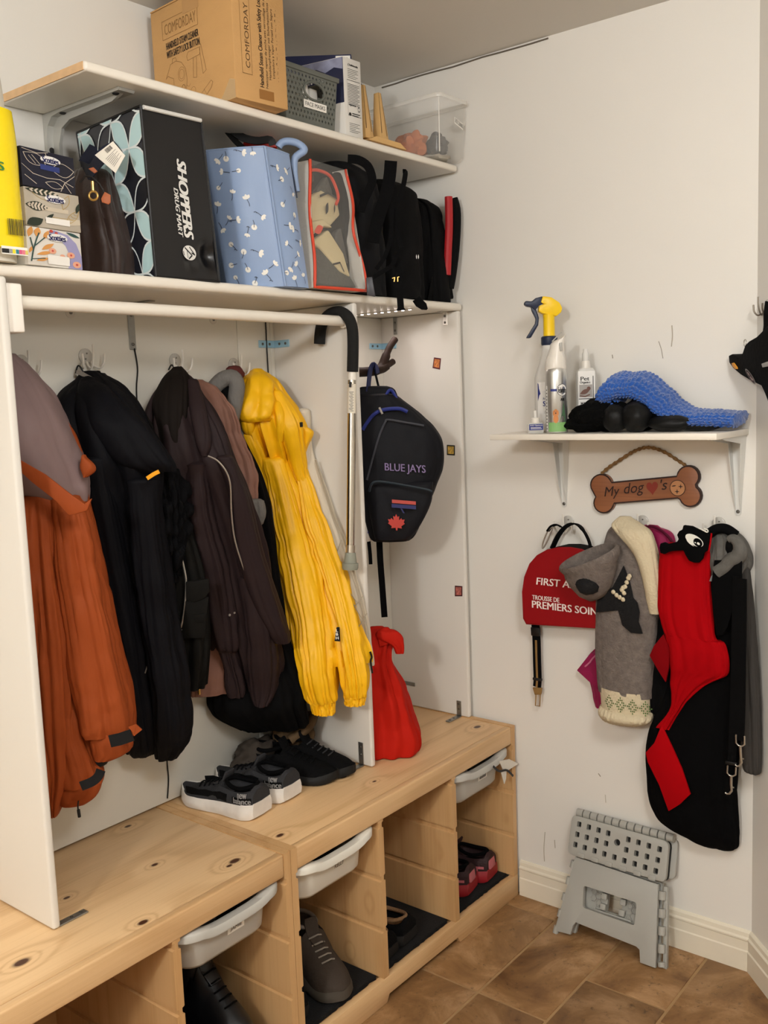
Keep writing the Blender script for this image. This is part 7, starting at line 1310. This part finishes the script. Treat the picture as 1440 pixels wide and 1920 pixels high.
obj('eye_white', ink([disc((0, 0), 1, 22, .72)] + [lens((-.8, -.5), (.1, -.85), .2)], em(.0006)), M_eyew, r, smooth=0); obj('pupil', ink([disc((.42, -.06), .50, 18, .56)], em(.0012)), M_felt_b, r, smooth=0); obj('eye_glint', ink([disc((.50, -.16), .17, 12), disc((.16, -.22), .08, 8)], em(.0018)), M_eyew, r, smooth=0)
obj('white_brow', MB().tube(spline([(-0.106,-1.0214,1.1445),(-0.106,-1.0315,1.14),(-0.106,-1.0417,1.1356),(-0.106,-1.0429,1.1407),(-0.106,-1.0341,1.144)], 14), .0015, 5), M_eyew, r); obj('red_edge', MB().tube([(-0.106,-1.0518,1.1337),(-0.106,-1.0493,1.1108),(-0.106,-1.0456,1.0902)], .002, 6), M_felt_r, r)
# grey hood of the sweatshirt on the same hook, and the long dark coat against the corner
r = root('sweatshirt', 'grey hooded sweatshirt bunched on the hook right of the costume', 'sweatshirt', (-.02, -1.05, 1.08))
M_gs = mat('grey_marl_jersey', '5d5b57', .9, bump=.4, bscale=120, var=.12, vscale=60)
obj('bunch', cloth([(-0.004,-1.0304,1.1315,0.0208,0.01),(-0.024,-1.0529,1.1225,0.0307,0.03),(-0.039,-1.0682,1.0868,0.0431,0.045),(-0.039,-1.0696,1.0481,0.047,0.045),(-0.029,-1.0538,1.0125,0.0347,0.035),(-0.014,-1.0359,0.9963,0.0196,0.02)], amp=.008, k=7, seed=161, ax=WALLX, wr=.006), M_gs, r, smooth=70)
tor = [(-0.088,-1.0854,1.1181),(-0.088,-1.0953,1.1213),(-0.088,-1.1076,1.1121),(-0.088,-1.1127,1.0949),(-0.088,-1.1066,1.0794),(-0.088,-1.0931,1.0707),(-0.088,-1.0783,1.0543),(-0.088,-1.0595,1.04)]
obj('hood_fold', MB().tube(spline(tor, 40), [.008 + .010 * min(1, i / 18) for i in range(40)], 10), M_gs, r, smooth=70); obj('hood_shade_lump', blob((-0.082,-1.0921,1.1001), (.012, .016, .022), 18, 12, 2, .1), M_bk, r, smooth=60)  # the black lump paints the shade in the hood's opening
obj('hood_cap', MB().tube(spline([(-0.06,-1.03,1.126),(-0.06,-1.0479,1.1374),(-0.06,-1.0706,1.1387),(-0.06,-1.0932,1.1248)], 20), .012, 10), M_bk, r, smooth=70); wallpatch('care_label', [(-0.088,-1.0406,1.0152),(-0.088,-1.0456,1.0298),(-0.088,-1.0709,1.0333),(-0.088,-1.0634,1.0186)], mat('grey_label', '77767a', .6), r, .002)
r = root('long_coat', 'dark charcoal coat hanging straight down in the right corner', 'coat', (-.03, -1.09, .8))
obj('body', cloth([(-0.034,-1.091,1.0748,0.0163,0.012),(-0.038,-1.1002,1.0247,0.0188,0.016),(-0.04,-1.1077,0.9354,0.02,0.018),(-0.042,-1.1181,0.8068,0.0213,0.02),(-0.042,-1.1255,0.6762,0.0226,0.02),(-0.042,-1.1295,0.5704,0.022,0.02),(-0.04,-1.1316,0.546,0.0183,0.018)], amp=.004, k=4, seed=163, ax=WALLX), mat('charcoal_coat', '35322f', .8, bump=.3, bscale=80), r, smooth=70)
# black leash with two snap clips
r = root('dog_leash', 'black leash with two silver snap clips hanging beside the costume', 'leash', (-.07, -1.05, .7))
lp = [(-0.112,-1.1259,1.0336),(-0.112,-1.1265,0.9522),(-0.112,-1.126,0.851),(-0.112,-1.1255,0.7485),(-0.112,-1.1236,0.668),(-0.112,-1.1225,0.647)]; lp2 = [(-0.106,-1.1117,1.0375),(-0.106,-1.1101,0.9111),(-0.106,-1.1084,0.7827),(-0.106,-1.1054,0.6653),(-0.106,-1.1022,0.5831)]
obj('strap', MB().strap(spline(lp, 24), .020, .004, (-.2, -1, 0)), M_web, r, smooth=50); obj('strap', MB().strap(spline(lp2, 24), .020, .004, (-.2, -1, 0)), M_web, r, smooth=50)
for pts in ([(-0.116,-1.125,0.6592),(-0.116,-1.1255,0.5837)], [(-0.11,-1.1036,0.5769),(-0.11,-1.1002,0.5072)]):
    a, b = V(pts[0]), V(pts[1]); d = b - a; sd = V((0, -1, 0))
    k = obj('snap_clip', MB().tube([a + d * q + sd * s for q, s in ((-.02, -.009), (.0, -.010), (.25, -.010), (.32, -.004), (.32, .004), (.25, .010), (.0, .010), (-.02, .009))], .0020, 8).tube([a + d * q + sd * s for q, s in ((.32, 0), (.62, .001), (.85, .003), (.97, -.002), (1, -.008), (.96, -.012))], [.0034, .0032, .003, .0026, .0022, .0018], 8), mat('nickel', 'b7b3aa', .3, metal=.9), r, smooth=60)
    obj('thumb_stud', MB().tube([a + d * .72, a + d * .72 + sd * .008], .0018, 6), MATS['nickel'], k)
obj('ring_slider', MB().strap([(-0.11,-1.1022,0.5897),(-0.11,-1.1023,0.5818)], .026, .006, (0, -1, 0)), M_black, r, bevel=.001)

# dog harness on the corner wall
r = root('dog_harness', 'black dog harness with a yellow tip hanging at the right edge', 'harness', (-0.0912,-1.1715,1.5463))
M_har = mat('black_harness_cloth', '080808', .8, spec=.15, bump=.3, bscale=90)
cn = V((.684, -.73, 0)).normalized()
def cwp(name, pts, m, th, **k): return obj(name, MB().rings([[V(p) for p in pts], [V(p) + cn * th for p in pts]]), m, r, bevel=min(.002, th * .3), seg=3, **k)
cwp('body', [(-0.0063,-1.0549,1.545),(-0.0189,-1.0667,1.5479),(-0.0355,-1.0823,1.5433),(-0.0437,-1.09,1.5355),(-0.0596,-1.1049,1.5479),(-0.0693,-1.1139,1.5653),(-0.0828,-1.1266,1.5726),(-0.1092,-1.1514,1.5799),(-0.1275,-1.1685,1.5899),(-0.1435,-1.1835,1.5998),(-0.1868,-1.2241,1.5956),(-0.2033,-1.2395,1.4305),(-0.1515,-1.191,1.4368),(-0.1404,-1.1806,1.4553),(-0.1274,-1.1684,1.4729),(-0.0916,-1.1349,1.4842),(-0.0522,-1.0979,1.4997),(-0.0234,-1.0709,1.5155),(-0.0085,-1.057,1.5286)], M_har, .045)
obj('strap', MB().strap(spline([(-0.1328,-1.1831,1.6526),(-0.1279,-1.1785,1.6258),(-0.1283,-1.1788,1.6006),(-0.1232,-1.1741,1.5781)], 12), .020, .004, (.73, .684, 0)), M_web, r, smooth=50)
obj('ring', MB().tube([V((-0.0535,-1.1087,1.5707)) + V((.73, .684, 0)) * (.006 * math.cos(a)) + V((0, 0, .008 * math.sin(a))) for a in [i * math.pi / 8 for i in range(17)]], .001, 6), MATS['nickel'], r)
cwp('yellow_tip', [(-0.0239,-1.0673,1.5268),(-0.0322,-1.0751,1.5277),(-0.0446,-1.0867,1.5173),(-0.0467,-1.0887,1.5123),(-0.0385,-1.081,1.5126),(-0.0281,-1.0713,1.5192)], mat('amber_plastic', 'e39a2f', .4), .003)
q_ = (-0.094,-1.1344,1.4938); lo = lambda o: (lambda a, b: V(q_) + V((-.73, -.684, 0)) * (a * .026 + b * .002) + V((0, 0, -a * .017 + b * .0062)) - cn * o)
obj('badge_ring', ink([disc((0, 0), 1, 22)], lo(0)), mat('badge_grey', '8d8a86', .5), r, smooth=0); obj('badge', ink([disc((0, 0), .85, 22)], lo(.0005)), mat('badge_brown', '3d2a28', .5), r, smooth=0); obj('badge_print', ink([lens((-.6, 0), (-.05, .2), .5), lens((.0, -.2), (.5, .1), .6), lens((.3, .3), (.7, .3), .4)], lo(.001)), mat('badge_pale', 'a5918a', .5), r, smooth=0)
hk = wall_hook('coat_hook', 'small wire hook at the right edge holding the black harness', (-0.0284,-1.1524,1.6533), tuple(-cn), None, .8, None, mat('bronze_wire', '7d7468', .35, metal=.8))
wallpatch('reflector', [(-0.1351,-1.1715,1.5204),(-0.1653,-1.1998,1.5258),(-0.1673,-1.2017,1.5144),(-0.1389,-1.175,1.5122)], mat('silver_reflective', '9c9a96', .4), r)

# folding step stool leaning on the wall
M_stool = mat('grey_stool_plastic', 'a5a49d', .5, bump=.03, bscale=200); M_dark = mat('hole_shade', '1d1b1a', .8)
SM = frame((-.112, -.628, .0005), (0, -1, 0), (.108, 0, .31))        # a: right, b: up the lean, c: toward the room
r = root('step_stool', 'folded grey plastic step stool leaning against the right wall', 'stool', (-.1, -.78, 0))
def cut(o, polys, h0, h1):
    mb = MB()
    for p in polys: mb.prism(p, SM, h0, h1)
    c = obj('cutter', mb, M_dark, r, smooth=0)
    md = o.modifiers.new('holes', 'BOOLEAN'); md.object = c; md.operation = 'DIFFERENCE'; md.solver = 'EXACT'
    dg = bpy.context.evaluated_depsgraph_get(); me = bpy.data.meshes.new_from_object(o.evaluated_get(dg)); o.modifiers.clear(); o.data = me
    bpy.data.objects.remove(c, do_unlink=True)
def rnd_poly(pts, rad, n=4):
    out = []; k = len(pts)
    for i in range(k):
        a, b, c = V(pts[i - 1]), V(pts[i]), V(pts[(i + 1) % k]); d1 = (a - b).normalized(); d2 = (c - b).normalized()
        for q in range(n + 1):
            t = q / n; out.append(tuple((b + d1 * rad * (1 - t)) * (1 - t) + (b + d2 * rad * t) * t + (b - b) if 0 else b + d1 * rad * (1 - t) ** 2 + d2 * rad * t ** 2))
    return out
top = rnd_poly([(0.0068,0.3185),(0.2861,0.315),(0.2896,0.2118),(0.0086,0.2128)], .016)
tp = obj('tread', MB().prism(top, SM, .004, .018), M_stool, r, bevel=.002)
hl = [(0.0319,0.2976),(0.0612,0.2969),(0.0901,0.296),(0.1187,0.2949),(0.1768,0.2929),(0.2054,0.2926),(0.2343,0.2913),(0.2641,0.2903),(0.0304,0.2698),(0.0591,0.2689),(0.0879,0.2684),(0.1168,0.2675),(0.1749,0.2655),(0.2037,0.2639),(0.2331,0.2634),(0.2626,0.2623),(0.0288,0.242),(0.0573,0.241),(0.0868,0.2401),(0.1155,0.2394),(0.1448,0.2387),(0.1734,0.2372),(0.2027,0.2367),(0.2318,0.2356),(0.2611,0.2342)]
hs = .0065
cut(tp, [rnd_poly([(a - hs * .95, b - hs * 1.1), (a + hs * .95, b - hs * 1.1), (a + hs * .95, b + hs * 1.1), (a - hs * .95, b + hs * 1.1)], .002, 2) for a, b in hl] + [disc((0.1472,0.2778), .0088, 18)], .0, .03)
obj('hole_shade_sheet', MB().prism([(a * .98 + .004, b * .98 + .004) for a, b in top], SM, -.012, .002), M_dark, r, label='dark sheet standing for the shade behind the holes')  # added dark sheet, so the holes show shade as colour
e0, e1_ = (0.0141,0.3246), (0.2951,0.3228)
for i in range(13):
    a = e0[0] + (e1_[0] - e0[0]) * (i + .08) / 13; b_ = e0[0] + (e1_[0] - e0[0]) * (i + .92) / 13; zb = e0[1] + (e1_[1] - e0[1]) * (i + .5) / 13
    obj('hinge_knuckle', MB().tube([SM @ V((a, zb + .002, .004)), SM @ V((b_, zb + .002, .004))], .011, 14), M_stool, r, smooth=50)
tb2 = rnd_poly([(0.0195,0.3215),(0.2982,0.3209),(0.3016,0.2191),(0.0227,0.2165)], .014)
obj('rear_tread', MB().prism(tb2, SM, -.026, -.013), M_stool, r, bevel=.002)
leg = [(-0.0009,0.0041),(0.0473,0.0076),(0.0514,0.0327),(0.0578,0.043),(0.2324,0.0351),(0.2419,0.0301),(0.2479,-0.0026),(0.2898,-0.0034),(0.2693,0.2021),(0.0303,0.2098)]
leg = [(a, max(b, 0)) for a, b in leg]
lg = obj('front_panel', MB().prism(leg, SM, .0, .012), M_stool, r, bevel=.0012)
win = rnd_poly([(0.0664,0.1427),(0.219,0.1417),(0.2211,0.0841),(0.0719,0.0865)], .008)
cut(lg, [win], -.02, .03)
wc = (0.1474,0.1141)
bk2 = obj('rear_panel', MB().prism([(a, b) for a, b in leg], SM, -.030, -.018), M_stool, r, bevel=.001)
cut(bk2, [rect(wc[0] - .020, wc[0] + .022, wc[1] - .024, wc[1] + .026)], -.05, .0)
for i in range(2):
    for k in range(4):
        for s in (-1, 1):
            cxx = wc[0] + s * (.046 + .016 * i) - .002 * s; cyy = wc[1] + .024 - .016 * k + (.008 if i else 0)
            if i == 0 or k < 3: obj('honeycomb_cell', MB().tube([SM @ V((cxx + .0078 * math.cos(a), cyy + .0078 * math.sin(a), -.014)) for a in [q * math.pi / 3 for q in range(7)]], .0016, 4), M_stool, r, smooth=0)
for s in (-1, 1):
    for q in (-.014, .014): obj('latch', MB().prism(rect(wc[0] + s * .027 - .008, wc[0] + s * .027 + .008, wc[1] + q - .008, wc[1] + q + .008), SM, -.018, -.004), M_stool, r, bevel=.002)
obj('cross_rib', MB().prism(rect(wc[0] - .05, wc[0] + .055, wc[1] - .030, wc[1] - .025), SM, -.018, -.006), M_stool, r, bevel=.001)
# side hinge leaves
lf, rt = [(0.0284,0.2007),(0.0034,0.0082)], [(0.277,0.1988),(0.3006,0.0015)]
for i in range(5):
    t = .02 + i * .235; a = V(lf[0]).lerp(V(lf[1]), t); b_ = V(lf[0]).lerp(V(lf[1]), t + .1)
    obj('side_hinge', MB().tube([SM @ V((a.x - .002, a.y, .004)), SM @ V((b_.x - .002, b_.y, .004))], .0085, 12), M_stool, r, smooth=50)
    t = .06 + i * .215; a = V(rt[0]).lerp(V(rt[1]), t); b_ = V(rt[0]).lerp(V(rt[1]), t + .105)
    obj('side_hinge', MB().tube([SM @ V((a.x + .001, max(a.y, .006), .003)), SM @ V((b_.x + .001, max(b_.y, .006), .003))], .0095, 12), M_stool, r, smooth=50)
sp = [(rt[0][0] + .002, rt[0][1]), (rt[0][0] + .012, rt[0][1]), (rt[1][0] + .012, max(rt[1][1], .002)), (rt[1][0] + .002, max(rt[1][1], .002))]
obj('side_panel', MB().prism(sp, SM, -.018, -.004), M_stool, r, bevel=.001)
for i in range(6):
    a = [(0.039,0.2164),(0.278,0.2126)]; t = .04 + i * .17
    p0 = V(a[0]).lerp(V(a[1]), t); obj('tread_hinge', MB().prism(rnd_poly([(p0.x - .008, p0.y - .004), (p0.x + .012, p0.y - .004), (p0.x + .012, p0.y + .008), (p0.x - .008, p0.y + .008)], .003, 2), SM, .012, .0205), M_stool, r, bevel=.001)

# scuffs on the right wall
def scuff(pts, m, w): 
    o = obj('wall_scuff', MB().tube(spline(pts, 10), w, 4), m, bpy.data.objects['wall_right'], smooth=40); return o
M_sc = mat('scuff_grey', 'b3aa9b', .8); M_sc2 = mat('scuff_dark', '8d8577', .8)
for pts, m, w in (([(0.0138,-0.8743,1.5904),(0.0138,-0.8812,1.5703),(0.0138,-0.8853,1.5477)], M_sc2, .0009), ([(0.0138,-0.9087,1.6271),(0.0138,-0.91,1.6011),(0.0138,-0.9073,1.5753)], M_sc, .0016), ([(0.0138,-0.7495,1.5643),(0.0138,-0.7509,1.5548)], M_sc2, .0012), ([(0.0138,-0.6973,0.4272),(0.0138,-0.7036,0.4195)], M_sc2, .0014), ([(0.0138,-0.5271,0.212),(0.0138,-0.5226,0.162),(0.0138,-0.5235,0.1215)], M_sc, .0014), ([(0.0138,-0.5579,0.1961),(0.0138,-0.5592,0.1722)], M_sc, .0014), ([(0.0138,-0.7173,0.3706),(0.0138,-0.7186,0.3479)], M_sc, .001)): scuff(pts, m, w)

# ================================================================ shoes
def shoe(name, label, loc, yaw, L=.27, w=.046, upper=None, sole=None, lining=None, accent=None, hgt=.085, ankle=0.0, chunky=1.0, group=None, laces=None, pitch=0):
    """a shoe built along +x from the heel (x=0) to the toe (x=L)"""
    M = T(*loc) @ RZ(yaw) @ RY(pitch); r = root(name, label, 'shoe', None, group, M)
    def hw(t): return w * (.70 + .30 * min(1, t / .12) if t < .12 else 1 - .10 * math.exp(-((t - .42) / .16) ** 2) if t < .72 else max(.0, 1 - ((t - .72) / .30) ** 2.4))
    s0 = .028 * chunky
    def st(t): return s0 * (1.12 - .45 * t + (.16 * max(0, t - .8) / .2)) + .008 * max(0, (t - .82) / .18) ** 1.5
    N = 26; S = []
    for i in range(N + 1):
        t = .004 + .992 * i / N; h = hw(t); k = 1 + .05 * math.sin(t * 22) * (chunky > 1); z0 = .010 * max(0, (t - .84) / .16) ** 2 + .006 * max(0, (.05 - t) / .05); zt = st(t)
        S.append([(t * L, h * 1.02, z0 + .002), (t * L, h * 1.10 * k, z0 + (zt - z0) * .35), (t * L, h * 1.07, z0 + (zt - z0) * .75), (t * L, h * .96, zt + .002), (t * L, 0, zt), (t * L, -h * .96, zt + .002), (t * L, -h * 1.07, z0 + (zt - z0) * .75), (t * L, -h * 1.10 * k, z0 + (zt - z0) * .35), (t * L, -h * 1.02, z0 + .002), (t * L, 0, z0 + .0005)])
    obj('sole', MB().rings(S), sole, r, smooth=50, local=True)
    # upper: an arch across each station; the collar opening is a dip in the middle
    def top(t):
        H = hgt + ankle
        if t < .06: return H * (.90 + .10 * t / .06)
        if t < .40: return H * (1 - .10 * math.sin(math.pi * (t - .06) / .34) * (1 if ankle == 0 else .3))
        if t < .50: return H * (1.0 - .2 * (t - .40) / .1)
        return H * .80 * (1 - .52 * ((t - .50) / .5) ** .9) - .012 * max(0, (t - .86) / .14) ** 2
    U = []; J = 25
    for i in range(N + 1):
        t = .012 + .975 * i / N; h = hw(t) * 1.0; zs = st(t) - .004; z1 = max(top(t), zs + .008); ring = []
        op = max(0, 1 - ((t - .235) / .185) ** 4) if abs(t - .235) < .185 else 0
        for j in range(J):
            s = -1 + 2 * j / (J - 1); a = s * math.pi / 2
            y = h * math.sin(a) * (1 - .10 * math.cos(a)); 
            y = h * math.copysign(abs(math.sin(a)) ** .85, a) * (.98 - (.22 if op or t < .5 else .12) * math.cos(a) ** 2)
            z = zs + (z1 - zs) * abs(math.cos(a)) ** (.5 if t < .5 else .8)
            if op: 
                d = max(0, 1 - (abs(s) / .55) ** 3); z -= op * d * (z1 - zs - .006)
            ring.append((t * L, y, z))
        U.append(ring)
    mb = MB().rings(U, True, True); obj('upper', mb, upper, r, smooth=60, local=True)
    # lining of the opening
    c0 = []
    for k in range(24):
        a = 2 * math.pi * k / 24; x = (.235 + .175 * math.cos(a)); hh = hw(x) * .60; c0.append((x * L, hh * math.sin(a), max(top(max(.02, x)), 0) - .003))
    obj('collar', MB().tube(c0 + [c0[0], c0[1]], .0052, 8), lining, r, smooth=60, local=True)
    obj('insole', MB().add([(x, y * .98, st(x / L) + .010) for x, y, z in c0], [tuple(range(24))]), lining, r, local=True)
    tg = [(.44 * L, 0, top(.42) * .9), (.40 * L, 0, top(.4) + .008), (.385 * L, 0, top(.4) + .018)]
    obj('tongue', MB().strap([(.56 * L, 0, top(.56) + .001)] + tg, [.030, .034, .036, .030], .006, (0, 1, 0)), upper, r, bevel=.002, local=True)
    for q in range(5):
        t = .48 + .062 * q; obj('lace', MB().tube([(t * L, -.017, top(t) - .001), (t * L + .006, -.006, top(t) + .0045), (t * L + .004, .006, top(t) + .0045), (t * L, .017, top(t) - .001)], .0021, 6), laces or lining, r, local=True)
    if accent:
        for sgn in (-1, 1):
            for q, (t0, t1, zz0, zz1) in enumerate(((.04, .44, .40, .62), (.10, .52, .22, .36))):
                pts = []
                for k in range(9):
                    t = t0 + (t1 - t0) * k / 8; zf = zz0 + (zz1 - zz0) * k / 8; h = hw(t); z = st(t) + (top(t) - st(t)) * zf * .6; pts.append((t * L, sgn * (h * (1.005 - .05 * zf) + .001), z))
                obj('stripe', MB().strap(pts, .007, .0018, (0, 0, 1)), accent, r, local=True)
        obj('heel_piece', MB().rings([[(.004, -.020, st(0)), (.004, .020, st(0)), (.010, .022, st(0) + .03), (.010, -.022, st(0) + .03)], [(-.002, -.018, st(0)), (-.002, .018, st(0)), (.004, .020, st(0) + .03), (.004, -.020, st(0) + .03)]]), accent, r, bevel=.002, local=True)
    return r, hw, st, top, L
M_sgr = mat('charcoal_mesh', '343436', .85, spec=.15, bump=.4, bscale=260); M_sbk = mat('black_mesh', '0a0a0b', .9, spec=.15, bump=.4, bscale=260); M_swh = mat('white_foam_sole', 'd8d3cc', .6, bump=.2, bscale=60, var=.08, vscale=40); M_sdk = mat('black_rubber', '0b0b0b', .7); M_lin = mat('black_lining', '070708', .95, spec=.1)
M_lgr = mat('grey_shoe_print', '8d8c8c', .5)
def nb(loc, yaw, label):
    r, hw, st, top, L = shoe('sneaker', label, loc, yaw, .246, .045, M_sgr, M_swh, M_lin, None, .078, 0, 1.25, 'grey and white sneakers on the bench', M_sbk)
    for sg in (1,):
        f = lambda a, b: V(((.02 + .20 * a) * L, sg * (hw(.02 + .2 * a) * (1.0 - .045 * b) + .0016), st(.1) + .003 + .032 * b))
        g = (lambda a, b: f(1 - a, b))
        obj('heel_print', ink([rect(.0 + .1 * i, .1 + .1 * i, 0, .45) for i in range(10)], lambda a, b: f(a, b) - V((0, .0006, 0))), M_sbk, r, smooth=0, local=True)
        obj('lettering', text('new', g, .36, .80, .44, .80, text('balance', g, .10, .98, .02, .44, bold=.01), bold=.01), M_lgr, r, smooth=0, local=True)
    # dark toe and eyestay overlay
    tv = MB()
    for sg in (1, -1):
        tv.strap([((.30 + .09 * k) * L, sg * hw(.30 + .09 * k) * (.97 - .02 * k), st(.3 + .09 * k) + .012 + .003 * (k % 2)) for k in range(7)], .018, .002, (0, 0, 1))
    obj('overlay', tv, M_sbk, r, smooth=50, local=True)
    return r
ZBt = .5195
nb((-.842, -.268, ZBt), math.radians(97), 'left grey and white sneaker of the pair on the bench')
nb((-.735, -.262, ZBt), math.radians(95), 'right grey and white sneaker of the pair on the bench')
shoe('sneaker', 'black sneaker beside the grey pair, its toe toward the room', (-.672, -.045, ZBt), math.radians(-72), .25, .045, M_sbk, M_sdk, M_lin, None, .085, 0, 1.0, 'black sneakers on the bench', M_sbk)
shoe('sneaker', 'black sneaker nearest the middle panel', (-.594, -.050, ZBt), math.radians(-78), .25, .042, M_sbk, M_sdk, M_lin, None, .088, 0, 1.0, 'black sneakers on the bench', M_sgr)
# crumpled khaki cloth behind them
r = root('canvas_bundle', 'crumpled khaki and brown cloth behind the black sneakers', 'cloth', (-.56, -.06, .52))
M_kh2 = mat('dark_khaki', '3a322a', .85, bump=.5, bscale=30)
obj('bundle', blob((-.545, -.085, .585), (.058, .055, .064), 40, 28, 7, .30, 2.2, flatz=-.062), M_kh, r, smooth=70); obj('bundle', blob((-.665, -.062, .565), (.070, .040, .045), 36, 24, 3, .32, 2.4, flatz=-.0445), M_kh2, r, smooth=70)
obj('fold', MB().tube(spline([(-.60, -.125, .60), (-.56, -.148, .625), (-.52, -.135, .64), (-.50, -.10, .63)], 20), .014, 10), M_kh, r, smooth=70)
# bay with the red running shoes (heels to the front)
ZM = .0672
M_rup = mat('dark_red_mesh', '2b1214', .7, bump=.4, bscale=200); M_red = mat('red_sole', '8f1a22', .5); M_pnk = mat('coral_stripe', 'b5626a', .5)
shoe('running_shoe', 'left dark running shoe with a red sole in the bay by the wall', (-.168, -.395, ZM), math.radians(100), .27, .045, M_rup, M_red, M_lin, M_pnk, .085, 0, 1.2, 'red running shoes in the end bay')
shoe('running_shoe', 'right dark running shoe with a red sole, touching the end board', (-.072, -.400, ZM), math.radians(97), .27, .045, M_rup, M_red, M_lin, M_pnk, .085, 0, 1.2, 'red running shoes in the end bay')
# slippers with pale fleece collars
M_fl = mat('tan_fleece', '8a6a4a', .95, bump=.9, bscale=200)
shoe('slipper', 'black fleece collared slipper beside the first divider', (-.560, -.405, ZM), math.radians(93), .26, .045, M_sbk, M_sdk, M_fl, None, .07, 0, 1.0, 'black slippers in the middle bay', M_lin)
shoe('slipper', 'black fleece collared slipper in the middle of its bay', (-.470, -.400, ZM), math.radians(96), .26, .045, M_sbk, M_sdk, M_fl, None, .07, 0, 1.0, 'black slippers in the middle bay', M_lin)
# hiking shoes, toes to the front
M_hk = mat('olive_brown_suede', '3b3128', .85, bump=.4, bscale=120); M_hks = mat('grey_brown_sole', '4a443c', .7); M_hkt = mat('taupe_lining', '57504a', .8)
shoe('hiking_shoe', 'brown hiking shoe with laces under the white bin', (-.678, -.180, ZM), math.radians(-110), .262, .050, M_hk, M_hks, M_hkt, M_hkt, .105, .02, 1.15, 'hiking shoes under the white bin', mat('pale_lace', '8d857a', .7))
shoe('hiking_shoe', 'dark hiking shoe behind the left board of its bay', (-.852, -.125, ZM), math.radians(-92), .27, .044, M_sbk, M_sdk, M_lin, None, .11, .03, 1.15, 'hiking shoes under the white bin', M_sgr)
# black boots under the grey bin
M_orp = mat('orange_pull', 'c4512c', .6); M_nyl = mat('glossy_black_boot', '111214', .4, bump=.2, bscale=30)
for x, lb in ((-1.165, 'left black winter boot under the JAMIE bin'), (-1.035, 'right black winter boot with an orange pull, under the JAMIE bin')):
    r_, *_q = shoe('boot', lb, (x, -.15, ZM), math.radians(-92), .27, .048, M_nyl, M_sdk, M_lin, None, .12, .085, 1.2, 'black boots under the grey bin')
    obj('shaft', MB().rings([[((.245 + .19 * s * math.cos(a)) * .27, .050 * s * math.sin(a), z) for a in [2 * math.pi * k / 24 for k in range(24)]] for z, s in ((.09, .98), (.14, .95), (.20, .98), (.26, 1.02), (.262, .9), (.20, .85))], False, False), M_nyl, r_, smooth=60, local=True)
    obj('pull_tab', MB().strap([(.118, .0, .255), (.126, .006, .225), (.122, .010, .195)], [.014, .018, .014], .003, (0, 1, 0)), M_orp, r_, smooth=40, local=True); obj('pull_tab', MB().strap([(.10, -.038, .25), (.106, -.042, .215)], .012, .003, (.6, 1, 0)), M_orp, r_, smooth=40, local=True)
shoe('clog', 'dark shoe at the bottom of the leftmost bay', (-1.46, -.16, .056), math.radians(-85), .27, .05, M_sgr, M_sdk, M_lin, None, .085, 0, 1.1, None)
# things filling the bins
M_gl = mat('grey_glove_knit', '55565a', .9, bump=.5, bscale=150)
r = root('winter_gloves', 'dark gloves and mitts heaped in the JAMIE bin', 'gloves', (-1.09, -.3, .38))
for i, (x, y, z, a, b, c, m) in enumerate(((-1.17, -.30, .425, .05, .08, .035, M_lin), (-1.06, -.33, .43, .055, .06, .030, M_sbk), (-1.09, -.20, .43, .09, .07, .035, M_lin), (-1.02, -.24, .428, .04, .08, .03, M_gl), (-1.13, -.36, .425, .04, .03, .028, M_gl))): obj('glove', blob((x, y, z), (a, b, c), 24, 16, i + 2, .28, 2.4), m, r, smooth=70)
r = root('winter_hats', 'black knit hats lying low in the KELLY bin', 'hats', (-.77, -.3, .38))
for i, (x, y, z, a, b, c) in enumerate(((-.82, -.28, .412, .055, .09, .036), (-.72, -.26, .412, .055, .10, .036), (-.77, -.33, .405, .05, .05, .03))): obj('hat', blob((x, y, z), (a, b, c), 24, 16, i + 6, .2, 2.4), M_lin, r, smooth=70)
r = root('sock_heap', 'black and white accessories overflowing the bin by the wall', 'accessories', (-.16, -.3, .38))
for i, (x, y, z, a, b, c, m) in enumerate(((-.24, -.30, .43, .045, .08, .04, M_lin), (-.15, -.33, .445, .06, .06, .040, M_sbk), (-.08, -.30, .45, .045, .07, .035, M_lin), (-.12, -.24, .445, .07, .07, .04, M_gl), (-.20, -.37, .435, .03, .03, .028, M_swh))): obj('accessory', blob((x, y, z), (a, b, c), 24, 16, i + 12, .3, 2.4), m, r, smooth=70)
pl = [V(p) for p in [(-0.102,-0.452,0.4463),(-0.0477,-0.452,0.4346),(-0.0014,-0.452,0.4064),(-0.0781,-0.452,0.4052)]]
fl2_ = obj('paper_flap', MB().rings([[p for p in pl], [p + V((0, .003, .001)) for p in pl]]), mat('translucent_white', 'dcd6ca', .5), r, label='white plastic flap sticking out past the frame')
obj('paper_flap', MB().rings([[V(p) for p in [(-0.1013,-0.456,0.4156),(-0.0728,-0.456,0.4122),(-0.0767,-0.456,0.3882),(-0.0859,-0.456,0.3756)]], [V(p) + V((0, .002, 0)) for p in [(-0.1013,-0.456,0.4156),(-0.0728,-0.456,0.4122),(-0.0767,-0.456,0.3882),(-0.0859,-0.456,0.3756)]]]), MATS['translucent_white'], r)
obj('dark_strap', MB().strap(spline([(-0.1452,-0.458,0.4481),(-0.1155,-0.458,0.424),(-0.076,-0.458,0.4137),(-0.0422,-0.458,0.3847)], 14), .006, .002, (0, 0, 1)), M_black, r, smooth=40)
